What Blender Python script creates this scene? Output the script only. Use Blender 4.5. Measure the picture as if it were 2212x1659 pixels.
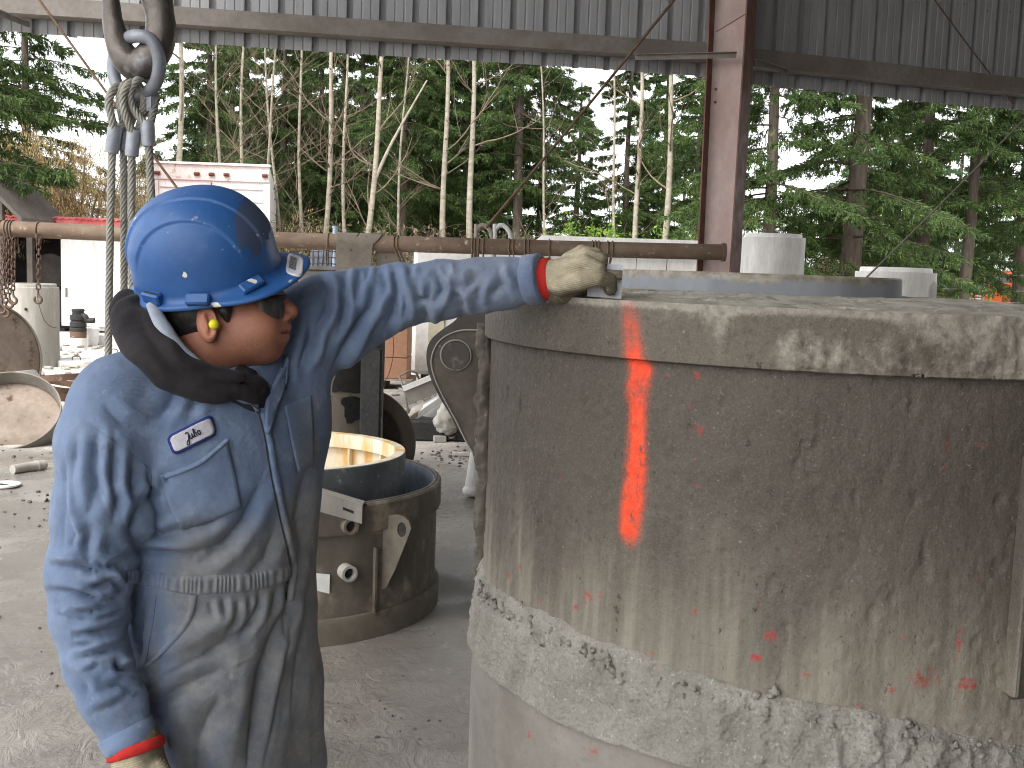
import bpy, bmesh, math, random
import numpy as np
from mathutils import Vector, Matrix
from mathutils.bvhtree import BVHTree

S = bpy.context.scene
COL = S.collection
for o in list(bpy.data.objects):
    bpy.data.objects.remove(o, do_unlink=True)

# ---------------------------------------------------------------- camera
CAM_Z = 1.65
FPX = 2300.0                       # focal length in units of a 2212 x 1659 frame
PITCH = math.radians(6.08)
ROLL = math.radians(2.0)
cam_data = bpy.data.cameras.new('camera')
cam_data.sensor_width = 36.0
cam_data.lens = 36.0 * FPX / 2212.0
cam_data.clip_start = 0.05
cam_data.clip_end = 2000.0
cam = bpy.data.objects.new('camera', cam_data)
COL.objects.link(cam)
_f = np.array([0, math.cos(PITCH), -math.sin(PITCH)])
_r0 = np.array([1.0, 0, 0]); _u0 = np.array([0, math.sin(PITCH), math.cos(PITCH)])
_r = _r0 * math.cos(ROLL) + _u0 * math.sin(ROLL)
_u = -_r0 * math.sin(ROLL) + _u0 * math.cos(ROLL)
cam.matrix_world = Matrix(((_r[0], _u[0], -_f[0], 0), (_r[1], _u[1], -_f[1], 0),
                           (_r[2], _u[2], -_f[2], CAM_Z), (0, 0, 0, 1)))
S.camera = cam

# ---------------------------------------------------------------- sky, sun, exposure
SUN_EL, SUN_AZ = math.radians(52), math.radians(215)   # azimuth from +Y, clockwise: behind and left
W = bpy.data.worlds.new('World'); S.world = W; W.use_nodes = True
nt = W.node_tree; nt.nodes.clear()
wo = nt.nodes.new('ShaderNodeOutputWorld'); wb = nt.nodes.new('ShaderNodeBackground')
sk = nt.nodes.new('ShaderNodeTexSky'); sk.sky_type = 'NISHITA'; sk.sun_disc = False
sk.sun_elevation = SUN_EL; sk.sun_rotation = SUN_AZ
sk.air_density = 1.0; sk.dust_density = 1.5; sk.ozone_density = 1.0
hs = nt.nodes.new('ShaderNodeHueSaturation'); hs.inputs['Saturation'].default_value = 0.13   # overcast: grey-white cloud
nt.links.new(sk.outputs[0], hs.inputs['Color']); nt.links.new(hs.outputs[0], wb.inputs[0])
wb.inputs[1].default_value = 0.15
nt.links.new(wb.outputs[0], wo.inputs[0])
sd = bpy.data.lights.new('sun', 'SUN'); sd.energy = 1.2; sd.angle = math.radians(25); sd.color = (1.0, 0.97, 0.92)
sun = bpy.data.objects.new('sun', sd); COL.objects.link(sun)
_sdir = Vector((math.sin(SUN_AZ) * math.cos(SUN_EL), math.cos(SUN_AZ) * math.cos(SUN_EL), math.sin(SUN_EL)))
sun.rotation_euler = _sdir.to_track_quat('Z', 'Y').to_euler(); sun.location = (-4, -4, 14)

S.view_settings.view_transform = 'Standard'
S.view_settings.look = 'None'
S.view_settings.exposure = 1.8
S.view_settings.gamma = 1.0
S.view_settings.use_curve_mapping = False
S.render.engine = 'CYCLES'
S.cycles.use_denoising = True
try: S.cycles.denoiser = 'OPENIMAGEDENOISE'
except Exception: pass
S.cycles.max_bounces = 8; S.cycles.diffuse_bounces = 5; S.cycles.glossy_bounces = 3
S.cycles.transparent_max_bounces = 8
S.cycles.sample_clamp_indirect = 6.0
S.cycles.pixel_filter_type = 'BLACKMAN_HARRIS'; S.cycles.filter_width = 1.1
S.cycles.use_adaptive_sampling = True
S.cycles.adaptive_threshold = 0.02

# ---------------------------------------------------------------- layout helper: a point seen in the photograph, at depth d
CAMP = np.array([0, 0, CAM_Z])
def P(x, y, d):
    v = _f + _r * ((x - 1106.0) / FPX) + _u * ((829.5 - y) / FPX)
    return CAMP + v * (d / v[1])
def PG(x, y, z=0.0):               # where that line of sight meets height z
    v = _f + _r * ((x - 1106.0) / FPX) + _u * ((829.5 - y) / FPX)
    return CAMP + v * ((z - CAM_Z) / v[2])
def proj(V):
    q = np.asarray(V, float) - CAMP
    w = q @ _f
    return 1106.0 + FPX * (q @ _r) / w, 829.5 - FPX * (q @ _u) / w
def nrm(v):
    v = np.asarray(v, float); return v / (np.linalg.norm(v) + 1e-12)

# ---------------------------------------------------------------- noise
def _hash(ix, iy, iz, seed):
    h = (ix.astype(np.int64) * 374761393 + iy.astype(np.int64) * 668265263 + iz.astype(np.int64) * 2147483647 + seed * 974711)
    h = (h ^ (h >> 13)) * 1274126177
    h = h ^ (h >> 16)
    return ((h & 0xffff).astype(np.float32) / 32767.5) - 1.0
def vnoise(p, seed=0):
    p = np.asarray(p, np.float64)
    i = np.floor(p).astype(np.int64); f = (p - i).astype(np.float32)
    f = f * f * f * (f * (f * 6 - 15) + 10)
    r = 0
    for dx in (0, 1):
        wx = f[:, 0] if dx else 1 - f[:, 0]
        for dy in (0, 1):
            wy = f[:, 1] if dy else 1 - f[:, 1]
            for dz in (0, 1):
                wz = f[:, 2] if dz else 1 - f[:, 2]
                r = r + wx * wy * wz * _hash(i[:, 0] + dx, i[:, 1] + dy, i[:, 2] + dz, seed)
    return r
def fbm(p, octv=4, seed=0, gain=0.5):
    p = np.asarray(p, np.float64); a = 1.0; r = 0; t = 0
    for k in range(octv):
        r = r + a * vnoise(p * (2.03 ** k) + 17.3 * k, seed + k); t += a; a *= gain
    return r / t
def sstep(a, b, x):
    t = np.clip((x - a) / (b - a), 0, 1); return t * t * (3 - 2 * t)

# ---------------------------------------------------------------- shapes: every builder returns (verts, faces)
def join(*gs):
    V, F, n = [], [], 0
    for v, f in gs:
        v = np.asarray(v, float); V.append(v)
        F.extend([tuple(i + n for i in q) for q in f]); n += len(v)
    return np.vstack(V), F
def frame(d, up=(0, 0, 1)):
    d = nrm(d); up = np.asarray(up, float)
    if abs(d @ up) > 0.97: up = np.array([0, 1.0, 0]) if abs(d[1]) < 0.9 else np.array([1.0, 0, 0])
    x = nrm(np.cross(up, d)); return x, np.cross(d, x), d
def box(c, size, ax=None, bev=0.0):
    c = np.asarray(c, float); s = np.asarray(size, float) / 2
    A = np.eye(3) if ax is None else np.asarray(ax, float)      # rows: local x, y, z
    b = min(bev, s.min() * 0.9)
    if b <= 0:
        L = np.array([[x, y, z] for x in (-1, 1) for y in (-1, 1) for z in (-1, 1)]) * s
        F = [(0, 1, 3, 2), (4, 6, 7, 5), (0, 4, 5, 1), (2, 3, 7, 6), (0, 2, 6, 4), (1, 5, 7, 3)]
        return c + L @ A, F
    L = []
    def ring(z, ins):
        x, y = s[0] - ins, s[1] - ins
        q = b if ins == 0 else b * 0.3
        return [(-x + q, -y, z), (x - q, -y, z), (x, -y + q, z), (x, y - q, z), (x - q, y, z), (-x + q, y, z), (-x, y - q, z), (-x, -y + q, z)]
    R = [ring(-s[2], b), ring(-s[2] + b, 0), ring(s[2] - b, 0), ring(s[2], b)]
    for r in R: L += r
    F = [tuple(range(7, -1, -1)), tuple(range(24, 32))]
    for k in range(3):
        for i in range(8):
            j = (i + 1) % 8; F.append((k * 8 + i, k * 8 + j, k * 8 + 8 + j, k * 8 + 8 + i))
    return c + np.array(L) @ A, F
def rotz(a):
    c, s = math.cos(a), math.sin(a); return np.array([[c, s, 0], [-s, c, 0], [0, 0, 1.0]])
def beam(p0, p1, w, h, up=(0, 0, 1), bev=0.0):      # box between two points
    p0, p1 = np.asarray(p0, float), np.asarray(p1, float)
    x, y, d = frame(p1 - p0, up)
    return box((p0 + p1) / 2, (w, h, np.linalg.norm(p1 - p0)), np.array([x, y, d]), bev)
def tube(path, r, n=8, closed=False, caps=True, flat=None, phase=0.0):
    path = np.asarray(path, float); m = len(path)
    r = np.full(m, r, float) if np.isscalar(r) else np.asarray(r, float)
    T = np.roll(path, -1, 0) - np.roll(path, 1, 0)
    if not closed:
        T[0] = path[1] - path[0]; T[-1] = path[-1] - path[-2]
    T /= np.linalg.norm(T, axis=1)[:, None] + 1e-12
    x, y, _ = frame(T[0]); X = [x]
    for i in range(1, m):
        v = X[-1] - T[i] * (X[-1] @ T[i]); X.append(nrm(v))
    X = np.array(X)
    if closed:     # untwist
        v = X[-1] - T[0] * (X[-1] @ T[0]); v = nrm(v)
        ang = math.atan2(np.cross(v, X[0]) @ T[0], v @ X[0])
        for i in range(m):
            a = ang * i / m; Yi = np.cross(T[i], X[i]); X[i] = X[i] * math.cos(a) + Yi * math.sin(a)
    Y = np.cross(T, X)
    a = np.arange(n) / n * 2 * math.pi + phase
    fx, fy = (1, 1) if flat is None else flat
    V = path[:, None, :] + r[:, None, None] * (fx * np.cos(a)[None, :, None] * X[:, None, :] + fy * np.sin(a)[None, :, None] * Y[:, None, :])
    F = []
    for i in range(m if closed else m - 1):
        k = (i + 1) % m
        for j in range(n):
            l = (j + 1) % n; F.append((i * n + j, i * n + l, k * n + l, k * n + j))
    V = V.reshape(-1, 3)
    if caps and not closed:
        F.append(tuple(range(n - 1, -1, -1))); F.append(tuple((m - 1) * n + j for j in range(n)))
    return V, F
def cyl(p0, p1, r0, r1=None, n=24, caps=True):
    return tube([p0, p1], [r0, r0 if r1 is None else r1], n, caps=caps)
def lathe(prof, c=(0, 0, 0), n=96, a0=0.0, a1=2 * math.pi, closed_prof=False):
    prof = np.asarray(prof, float); m = len(prof); full = abs(a1 - a0 - 2 * math.pi) < 1e-6
    k = n if full else n + 1
    a = a0 + (a1 - a0) * np.arange(k) / n
    V = np.zeros((k, m, 3)); V[:, :, 0] = prof[None, :, 0] * np.cos(a)[:, None]; V[:, :, 1] = prof[None, :, 0] * np.sin(a)[:, None]; V[:, :, 2] = prof[None, :, 1]
    F = []
    for i in range(n):
        p = (i + 1) % k
        for j in range(m if closed_prof else m - 1):
            q = (j + 1) % m; F.append((i * m + j, p * m + j, p * m + q, i * m + q))
    return V.reshape(-1, 3) + np.asarray(c, float), F
def prism(poly, ex):               # polygon of 3-D points pushed along ex
    p = np.asarray(poly, float); n = len(p); ex = np.asarray(ex, float)
    F = [tuple(range(n - 1, -1, -1)), tuple(range(n, 2 * n))] + [(i, (i + 1) % n, n + (i + 1) % n, n + i) for i in range(n)]
    return np.vstack([p, p + ex]), F
def ball(c, r, n=12, m=8, A=None):
    r = np.full(3, r, float) if np.isscalar(r) else np.asarray(r, float)
    V = [(0, 0, -1)]
    for i in range(1, m):
        t = -math.pi / 2 + math.pi * i / m
        V += [(math.cos(t) * math.cos(2 * math.pi * j / n), math.cos(t) * math.sin(2 * math.pi * j / n), math.sin(t)) for j in range(n)]
    V.append((0, 0, 1)); V = np.array(V) * r
    if A is not None: V = V @ np.asarray(A)
    F = [(0, 1 + (j + 1) % n, 1 + j) for j in range(n)]
    for i in range(m - 2):
        for j in range(n):
            a = 1 + i * n; F.append((a + j, a + (j + 1) % n, a + n + (j + 1) % n, a + n + j))
    e = len(V) - 1; a = 1 + (m - 2) * n
    F += [(a + j, a + (j + 1) % n, e) for j in range(n)]
    return V + np.asarray(c, float), F
def spline(pts, n=8, closed=False):   # Catmull-Rom
    p = np.asarray(pts, float); m = len(p); out = []
    for i in range(m if closed else m - 1):
        if closed: a, b, c, d = p[(i - 1) % m], p[i], p[(i + 1) % m], p[(i + 2) % m]
        else: a, b, c, d = p[max(i - 1, 0)], p[i], p[i + 1], p[min(i + 2, m - 1)]
        for k in range(n):
            t = k / n
            out.append(0.5 * (2 * b + (c - a) * t + (2 * a - 5 * b + 4 * c - d) * t * t + (3 * b - a - 3 * c + d) * t ** 3))
    if not closed: out.append(p[-1])
    return np.array(out)

# ---------------------------------------------------------------- objects
WL = {}
def _mesh(name, V, F, mat, smooth, uv=None):
    me = bpy.data.meshes.new(name)
    V = np.asarray(V, np.float32)
    if isinstance(F, np.ndarray):
        k = F.shape[1]; nf = len(F)
        me.vertices.add(len(V)); me.vertices.foreach_set('co', V.ravel())
        me.loops.add(nf * k); me.loops.foreach_set('vertex_index', F.astype(np.int32).ravel())
        me.polygons.add(nf); me.polygons.foreach_set('loop_start', np.arange(0, nf * k, k, dtype=np.int32))
        try: me.polygons.foreach_set('loop_total', np.full(nf, k, np.int32))
        except Exception: pass
        me.update(calc_edges=True); me.validate()
    else:
        me.from_pydata([tuple(v) for v in V.tolist()], [], F); me.update()
    if smooth is True: me.polygons.foreach_set('use_smooth', [True] * len(me.polygons))
    elif smooth:                                     # auto-smooth by angle
        me.polygons.foreach_set('use_smooth', [True] * len(me.polygons))
        try: me.set_sharp_from_angle(angle=math.radians(smooth))
        except Exception: pass
    if mat is not None: me.materials.append(mat)
    if uv is not None:
        l = me.uv_layers.new(name='UVMap'); idx = np.zeros(len(me.loops), np.int32); me.loops.foreach_get('vertex_index', idx)
        l.data.foreach_set('uv', np.asarray(uv, np.float32)[idx].ravel())
    return me
def tag(o, label=None, cat=None, group=None, kind=None):
    if label: o['label'] = label
    if cat: o['category'] = cat
    if group: o['group'] = group
    if kind: o['kind'] = kind
    return o
def thing(name, loc, label, cat, group=None):
    o = bpy.data.objects.new(name, None); COL.objects.link(o); o.empty_display_size = 0.1
    loc = np.asarray(loc, float); o.location = loc; WL[o] = loc
    return tag(o, label, cat, group)
def part(name, g, mat, parent, smooth=35, uv=None, label=None, kind=None):
    me = _mesh(name, np.asarray(g[0], float) - WL[parent], g[1], mat, smooth, uv)
    o = bpy.data.objects.new(name, me); COL.objects.link(o); o.parent = parent; WL[o] = WL[parent]
    if label: o['label'] = label
    if kind: o['kind'] = kind
    return o
def solo(name, g, mat, label, cat, group=None, smooth=35, kind=None, uv=None):
    V = np.asarray(g[0], float); loc = np.array([(V[:, 0].min() + V[:, 0].max()) / 2, (V[:, 1].min() + V[:, 1].max()) / 2, V[:, 2].min()])
    o = bpy.data.objects.new(name, _mesh(name, V - loc, g[1], mat, smooth, uv)); COL.objects.link(o); o.location = loc; WL[o] = loc
    return tag(o, label, cat, group, kind)
def struct(name, g, mat, smooth=35, uv=None):
    o = bpy.data.objects.new(name, _mesh(name, g[0], g[1], mat, smooth, uv)); COL.objects.link(o); WL[o] = np.zeros(3)
    o['kind'] = 'structure'; return o

# ---------------------------------------------------------------- materials
def C(r, g, b):
    f = lambda v: (v / 12.92 if v <= 0.04045 else ((v + 0.055) / 1.055) ** 2.4)
    return (f(r / 255), f(g / 255), f(b / 255), 1.0)
class NB:
    def __init__(s, name):
        s.m = bpy.data.materials.new(name); s.m.use_nodes = True; s.t = s.m.node_tree; s.t.nodes.clear()
        s.out = s.t.nodes.new('ShaderNodeOutputMaterial'); s.b = s.t.nodes.new('ShaderNodeBsdfPrincipled')
        s.t.links.new(s.b.outputs[0], s.out.inputs[0]); s._c = None
    def _in(s, node, key, v):
        i = node.inputs[key]
        if isinstance(v, bpy.types.NodeSocket): s.t.links.new(v, i)
        elif v is not None:
            if i.type == 'RGBA' and np.isscalar(v): v = (v, v, v, 1.0)
            i.default_value = v
    def set(s, **k):
        for a, v in k.items(): s._in(s.b, a.replace('_', ' '), v)
    def co(s, kind='Object'):
        if s._c is None: s._c = s.t.nodes.new('ShaderNodeTexCoord')
        return s._c.outputs[kind]
    def map(s, scale=(1, 1, 1), loc=(0, 0, 0), rot=(0, 0, 0), vec=None):
        n = s.t.nodes.new('ShaderNodeMapping'); s._in(n, 'Vector', vec or s.co()); n.inputs['Scale'].default_value = scale
        n.inputs['Location'].default_value = loc; n.inputs['Rotation'].default_value = rot; return n.outputs[0]
    def noise(s, scale=5, detail=5, rough=0.55, vec=None, dist=0.0):
        n = s.t.nodes.new('ShaderNodeTexNoise'); s._in(n, 'Vector', vec or s.co()); n.inputs['Scale'].default_value = scale
        n.inputs['Detail'].default_value = detail; n.inputs['Roughness'].default_value = rough; n.inputs['Distortion'].default_value = dist
        return n.outputs['Fac']
    def voro(s, scale=5, vec=None, feat='F1', rnd=1.0):
        n = s.t.nodes.new('ShaderNodeTexVoronoi'); n.feature = feat; s._in(n, 'Vector', vec or s.co()); n.inputs['Scale'].default_value = scale
        n.inputs['Randomness'].default_value = rnd; return n.outputs['Distance']
    def wave(s, scale, vec=None, dist=0.0, prof='SIN', dirn='X'):
        n = s.t.nodes.new('ShaderNodeTexWave'); s._in(n, 'Vector', vec or s.co()); n.inputs['Scale'].default_value = scale; n.bands_direction = dirn
        n.inputs['Distortion'].default_value = dist; n.wave_profile = prof; return n.outputs['Fac']
    def ramp(s, fac, *stops):
        n = s.t.nodes.new('ShaderNodeValToRGB'); s._in(n, 0, fac); e = n.color_ramp.elements
        while len(e) < len(stops): e.new(0.5)
        for q, (p, c) in zip(e, stops):
            q.position = p; q.color = c if not np.isscalar(c) else (c, c, c, 1)
        return n.outputs[0]
    def mr(s, v, a, b, c=0.0, d=1.0, smooth=True):
        n = s.t.nodes.new('ShaderNodeMapRange'); n.interpolation_type = 'SMOOTHSTEP' if smooth else 'LINEAR'
        s._in(n, 0, v); n.inputs[1].default_value = a; n.inputs[2].default_value = b; n.inputs[3].default_value = c; n.inputs[4].default_value = d
        return n.outputs[0]
    def mix(s, fac, a, b, mode='MIX'):
        n = s.t.nodes.new('ShaderNodeMixRGB'); n.blend_type = mode; s._in(n, 0, fac); s._in(n, 1, a); s._in(n, 2, b); return n.outputs[0]
    def ma(s, op, a, b=None, clamp=False):
        n = s.t.nodes.new('ShaderNodeMath'); n.operation = op; n.use_clamp = clamp; s._in(n, 0, a)
        if b is not None: s._in(n, 1, b)
        return n.outputs[0]
    def xyz(s, vec):
        n = s.t.nodes.new('ShaderNodeSeparateXYZ'); s._in(n, 0, vec); return n.outputs
    def bump(s, h, st=0.3, d=0.01, nrmv=None):
        n = s.t.nodes.new('ShaderNodeBump'); s._in(n, 'Height', h); n.inputs['Strength'].default_value = st; n.inputs['Distance'].default_value = d
        if nrmv is not None: s._in(n, 'Normal', nrmv)
        return n.outputs[0]
def G(name, c1, c2, scale=4, rough=(0.65, 0.95), bump=0.3, bscale=50, bd=0.004, metal=0.0, c3=None, s3=30, t3=(0.62, 0.68), streak=None, spec=0.3):
    n = NB(name)
    v = n.map((1, 1, 1) if streak is None else streak)
    f = n.noise(scale, 7, 0.62, v); col = n.mix(n.mr(f, 0.32, 0.68), c1, c2)
    f2 = n.noise(scale * 7, 5, 0.6, v); col = n.mix(n.mr(f2, 0.35, 0.75, 0, 0.45), col, tuple(0.62 * x for x in c1[:3]) + (1,))
    if c3 is not None: col = n.mix(n.mr(n.noise(s3, 4, 0.6), t3[0], t3[1]), col, c3)
    n.set(Base_Color=col, Roughness=n.mr(f2, 0.2, 0.8, rough[0], rough[1]), Metallic=metal, Specular_IOR_Level=spec)
    if bump: n.set(Normal=n.bump(n.noise(bscale, 6, 0.65), bump, bd))
    return n.m
# ================================================================ ground
def make_ground():
    xs = np.concatenate([np.linspace(-400, -9, 24), np.linspace(-8.9, 6.9, 260), np.linspace(7, 400, 24)])
    ys = np.concatenate([np.linspace(-80, 0, 12), np.linspace(0.2, 13.9, 260), np.linspace(14, 60, 30), np.linspace(64, 700, 16)])
    X, Y = np.meshgrid(xs, ys); n = X.size
    V = np.zeros((n, 3)); V[:, 0] = X.ravel(); V[:, 1] = Y.ravel()
    near = sstep(16, 9, V[:, 1]) * sstep(-9, -7, V[:, 0]) * sstep(7, 5, V[:, 0])
    q = V.copy(); q[:, 2] = 0.3
    mud = fbm(q * 1.1, 4, 3)
    trk = np.abs(vnoise(q * np.array([5.0, 11.0, 1.0]) + 0.7 * fbm(q * 3, 2, 9)[:, None], 5))
    wetmud = sstep(-0.05, 0.35, fbm(q * 0.7 + 5.1, 3, 41))
    V[:, 2] = near * (0.006 * mud + 0.006 * fbm(q * 9, 3, 8) + (.35 + .65 * wetmud) * 0.030 * (trk - 0.35) * sstep(5.2, 3.4, V[:, 1]) )
    R, Cn = X.shape
    i = np.arange(R * Cn).reshape(R, Cn)
    F = np.stack([i[:-1, :-1], i[:-1, 1:], i[1:, 1:], i[1:, :-1]], -1).reshape(-1, 4)
    n = NB('yard_ground')
    v = n.co()
    a = n.noise(0.9, 8, 0.6, v); b = n.noise(7, 8, 0.65, v); c = n.noise(60, 6, 0.7, v)
    y = n.xyz(v)[1]
    slurry = n.mix(n.mr(a, 0.3, 0.7), C(120, 115, 109), C(140, 135, 128))
    slurry = n.mix(n.mr(b, 0.5, 0.72, 0, 0.4), slurry, C(104, 99, 93))
    slurry = n.mix(n.mr(n.noise(26, 5, 0.7), 0.62, 0.7, 0, 0.5), slurry, C(158, 153, 146))
    grav = n.mix(n.mr(n.voro(38), 0.1, 0.6), C(128, 122, 113), C(186, 180, 170))
    grav = n.mix(n.mr(b, 0.4, 0.7, 0, 0.5), grav, C(205, 198, 187))
    edge = n.ma('ADD', y, n.ma('MULTIPLY', n.ma('SUBTRACT', a, 0.5), 5.0))
    far = n.mr(edge, 8.2, 10.2)
    fg = n.mr(y, 34, 60)
    col = n.mix(far, slurry, grav); col = n.mix(fg, col, C(96, 92, 66))
    wet = n.mr(n.noise(1.3, 5, 0.6, n.map(loc=(7, 3, 0))), 0.36, 0.56)
    rough = n.mix(far, n.mr(wet, 0, 1, 0.6, 0.18), 0.95)
    col = n.mix(n.ma('MULTIPLY', wet, n.mr(y, 9, 7.5, 0, 0.45)), col, C(96, 91, 85))
    rip = n.noise(11, 6, .6, n.map((1, .7, 1)), 1.6); nearm = n.mr(y, 5.5, 3.6)
    h = n.ma('ADD', n.ma('ADD', n.ma('MULTIPLY', b, 0.8), n.ma('MULTIPLY', c, 0.35)), n.ma('MULTIPLY', n.ma('MULTIPLY', rip, nearm), 2.2))
    n.set(Base_Color=col, Roughness=rough, Specular_IOR_Level=0.4, Normal=n.bump(h, 0.40, 0.02))
    struct('ground', (V, F), n.m, True)
make_ground()

# ================================================================ the open shed: siding, girts, column, braces, roof
def siding_mat(name, c1, c2):
    n = NB(name)
    f = n.noise(3, 6, 0.6, n.map((2.5, 2.5, 0.35))); g = n.noise(30, 5, 0.65)
    col = n.mix(n.mr(f, 0.3, 0.7), c1, c2); col = n.mix(n.mr(g, 0.62, 0.72, 0, 0.35), col, C(96, 86, 76))
    col = n.mix(n.mr(n.noise(9, 4, 0.5, n.map((6, 6, 0.3))), 0.6, 0.75, 0, 0.3), col, C(110, 100, 90))
    n.set(Base_Color=col, Roughness=n.mr(g, 0.2, 0.8, 0.42, 0.65), Specular_IOR_Level=0.4, Normal=n.bump(n.noise(14, 3), 0.12, 0.01))
    return n.m
M_SIDE = siding_mat('painted_siding', C(142, 142, 143), C(160, 160, 161))
M_GIRT = G('galvanised_girt', C(130, 124, 118), C(110, 101, 92), 3, (0.5, 0.8), 0.1, 40, c3=C(116, 78, 54), s3=7, t3=(0.66, 0.8))
M_COLM = G('red_oxide_primer', C(186, 168, 162), C(166, 138, 130), 2.2, (0.55, 0.8), 0.12, 60, c3=C(160, 146, 138), s3=24, t3=(0.62, 0.75), streak=(1, 1, 0.5))
M_COLSHADE = G('red_oxide_shade', C(124, 88, 74), C(98, 70, 58), 2.2, (0.5, 0.8), 0.15, 60, c3=C(128, 112, 102), s3=30, t3=(0.64, 0.74), streak=(1, 1, 0.5))  # darker copy of the primer: the flanges' shade is put into the colour
M_ROD = G('rusty_rod', C(110, 88, 72), C(86, 62, 48), 9, (0.6, 0.9), 0.2, 90)
M_RUSTPIPE = G('rusty_pipe', C(126, 108, 92), C(92, 74, 60), 2.6, (0.6, 0.9), 0.25, 55, c3=C(176, 164, 150), s3=13, t3=(0.6, 0.74), streak=(0.6, 1, 1))
M_DARKROOF = G('roof_underside', C(150, 148, 144), C(120, 116, 110), 1, (0.6, 0.9), 0)

PITCH_RIB = 0.305
def sheet_profile():
    # one 12 inch pitch, seen from the inside: a recessed rib, two low stiffeners
    p = PITCH_RIB; d = 0.058
    return [(0, 0), (0.010, d), (0.060, d), (0.070, 0), (0.138, 0), (0.143, 0.007), (0.152, 0.007), (0.157, 0), (0.222, 0), (0.227, 0.007), (0.236, 0.007), (0.241, 0)]
def corrugated_wall(A, B, z0, z1, label, girt_z, n_sheets, gh=0.15):
    A, B = np.array([*A, 0.0]), np.array([*B, 0.0]); d = nrm(B - A); nrmv = np.array([-d[1], d[0], 0])   # away from the camera
    T = thing('corrugated_wall', np.array([A[0], A[1], z0]), label, 'metal wall', 'siding walls of the open shed')
    prof = sheet_profile()
    w = 3 * PITCH_RIB
    rr = random.Random(4)
    for k in range(n_sheets):
        pts = [(k * w + i * PITCH_RIB + x, y) for i in range(3) for x, y in prof] + [((k + 1) * w, 0.0)]
        off = 0.0025 * (k % 2)
        zz = [z0 - rr.uniform(0, 0.012), z0 + 0.9, z1]
        V = []
        for z in zz:
            V += [A + d * (x + (0.008 if i == len(pts) - 1 else 0)) + nrmv * (y + off + rr.uniform(-0.001, 0.001)) + np.array([0, 0, z]) for i, (x, y) in enumerate(pts)]
        m = len(pts); F = [(r * m + i, r * m + i + 1, r * m + m + i + 1, r * m + m + i) for r in range(2) for i in range(m - 1)]
        part('siding_sheet', (np.array(V), F), M_SIDE, T, False)
        # screws along the girt
        g = [ball(A + d * (k * w + i * PITCH_RIB + 0.175) - nrmv * 0.001 + np.array([0, 0, z0 + 1.0 + 0.02 * i]), 0.008, 6, 4) for i in range(3)]
        for q in g: part('screw', q, M_ROD, T, True)
    L = n_sheets * w
    for gz in girt_z:       # C-shaped girts in front of the sheets
        c0 = A - nrmv * 0.012; c1 = A + d * L - nrmv * 0.012
        up = np.array([0, 0, 1.0])
        g = join(beam(c0 - nrmv * 0.19 + up * (gz + gh / 2), c1 - nrmv * 0.19 + up * (gz + gh / 2), gh, 0.006, up=nrmv),
                 beam(c0 - nrmv * 0.095 + up * (gz + 0.003), c1 - nrmv * 0.095 + up * (gz + 0.003), 0.006, 0.184, up=nrmv),
                 beam(c0 - nrmv * 0.095 + up * (gz + gh - 0.003), c1 - nrmv * 0.095 + up * (gz + gh - 0.003), 0.006, 0.184, up=nrmv),
                 beam(c0 - nrmv * 0.006 + up * (gz + 0.03), c1 - nrmv * 0.006 + up * (gz + 0.03), 0.05, 0.006, up=nrmv))
        part('girt', g, M_GIRT, T, False)
    return T
WA, WB = P(-420, 30, 9.4), P(1560, 165, 10.62)
wd = nrm((WB - WA)[:2]); ns = int(np.linalg.norm((WB - WA)[:2]) / (3 * PITCH_RIB)) + 1
WZ = P(700, 108, 10.0)[2]
corrugated_wall(WA[:2], WB[:2], WZ, 6.9, 'pale grey ribbed metal siding hanging above the opening, left of the steel column', [WZ + 0.115], ns)
RA, RB = P(1600, 182, 10.95), P(2500, 262, 12.6)
rn = int(np.linalg.norm((RB - RA)[:2]) / (3 * PITCH_RIB)) + 1
RZ = P(1900, 210, 11.5)[2]
corrugated_wall(RA[:2], RB[:2], RZ, 6.9, 'shaded ribbed metal siding above the opening, right of the steel column', [RZ + 0.13], rn, 0.17)

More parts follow.
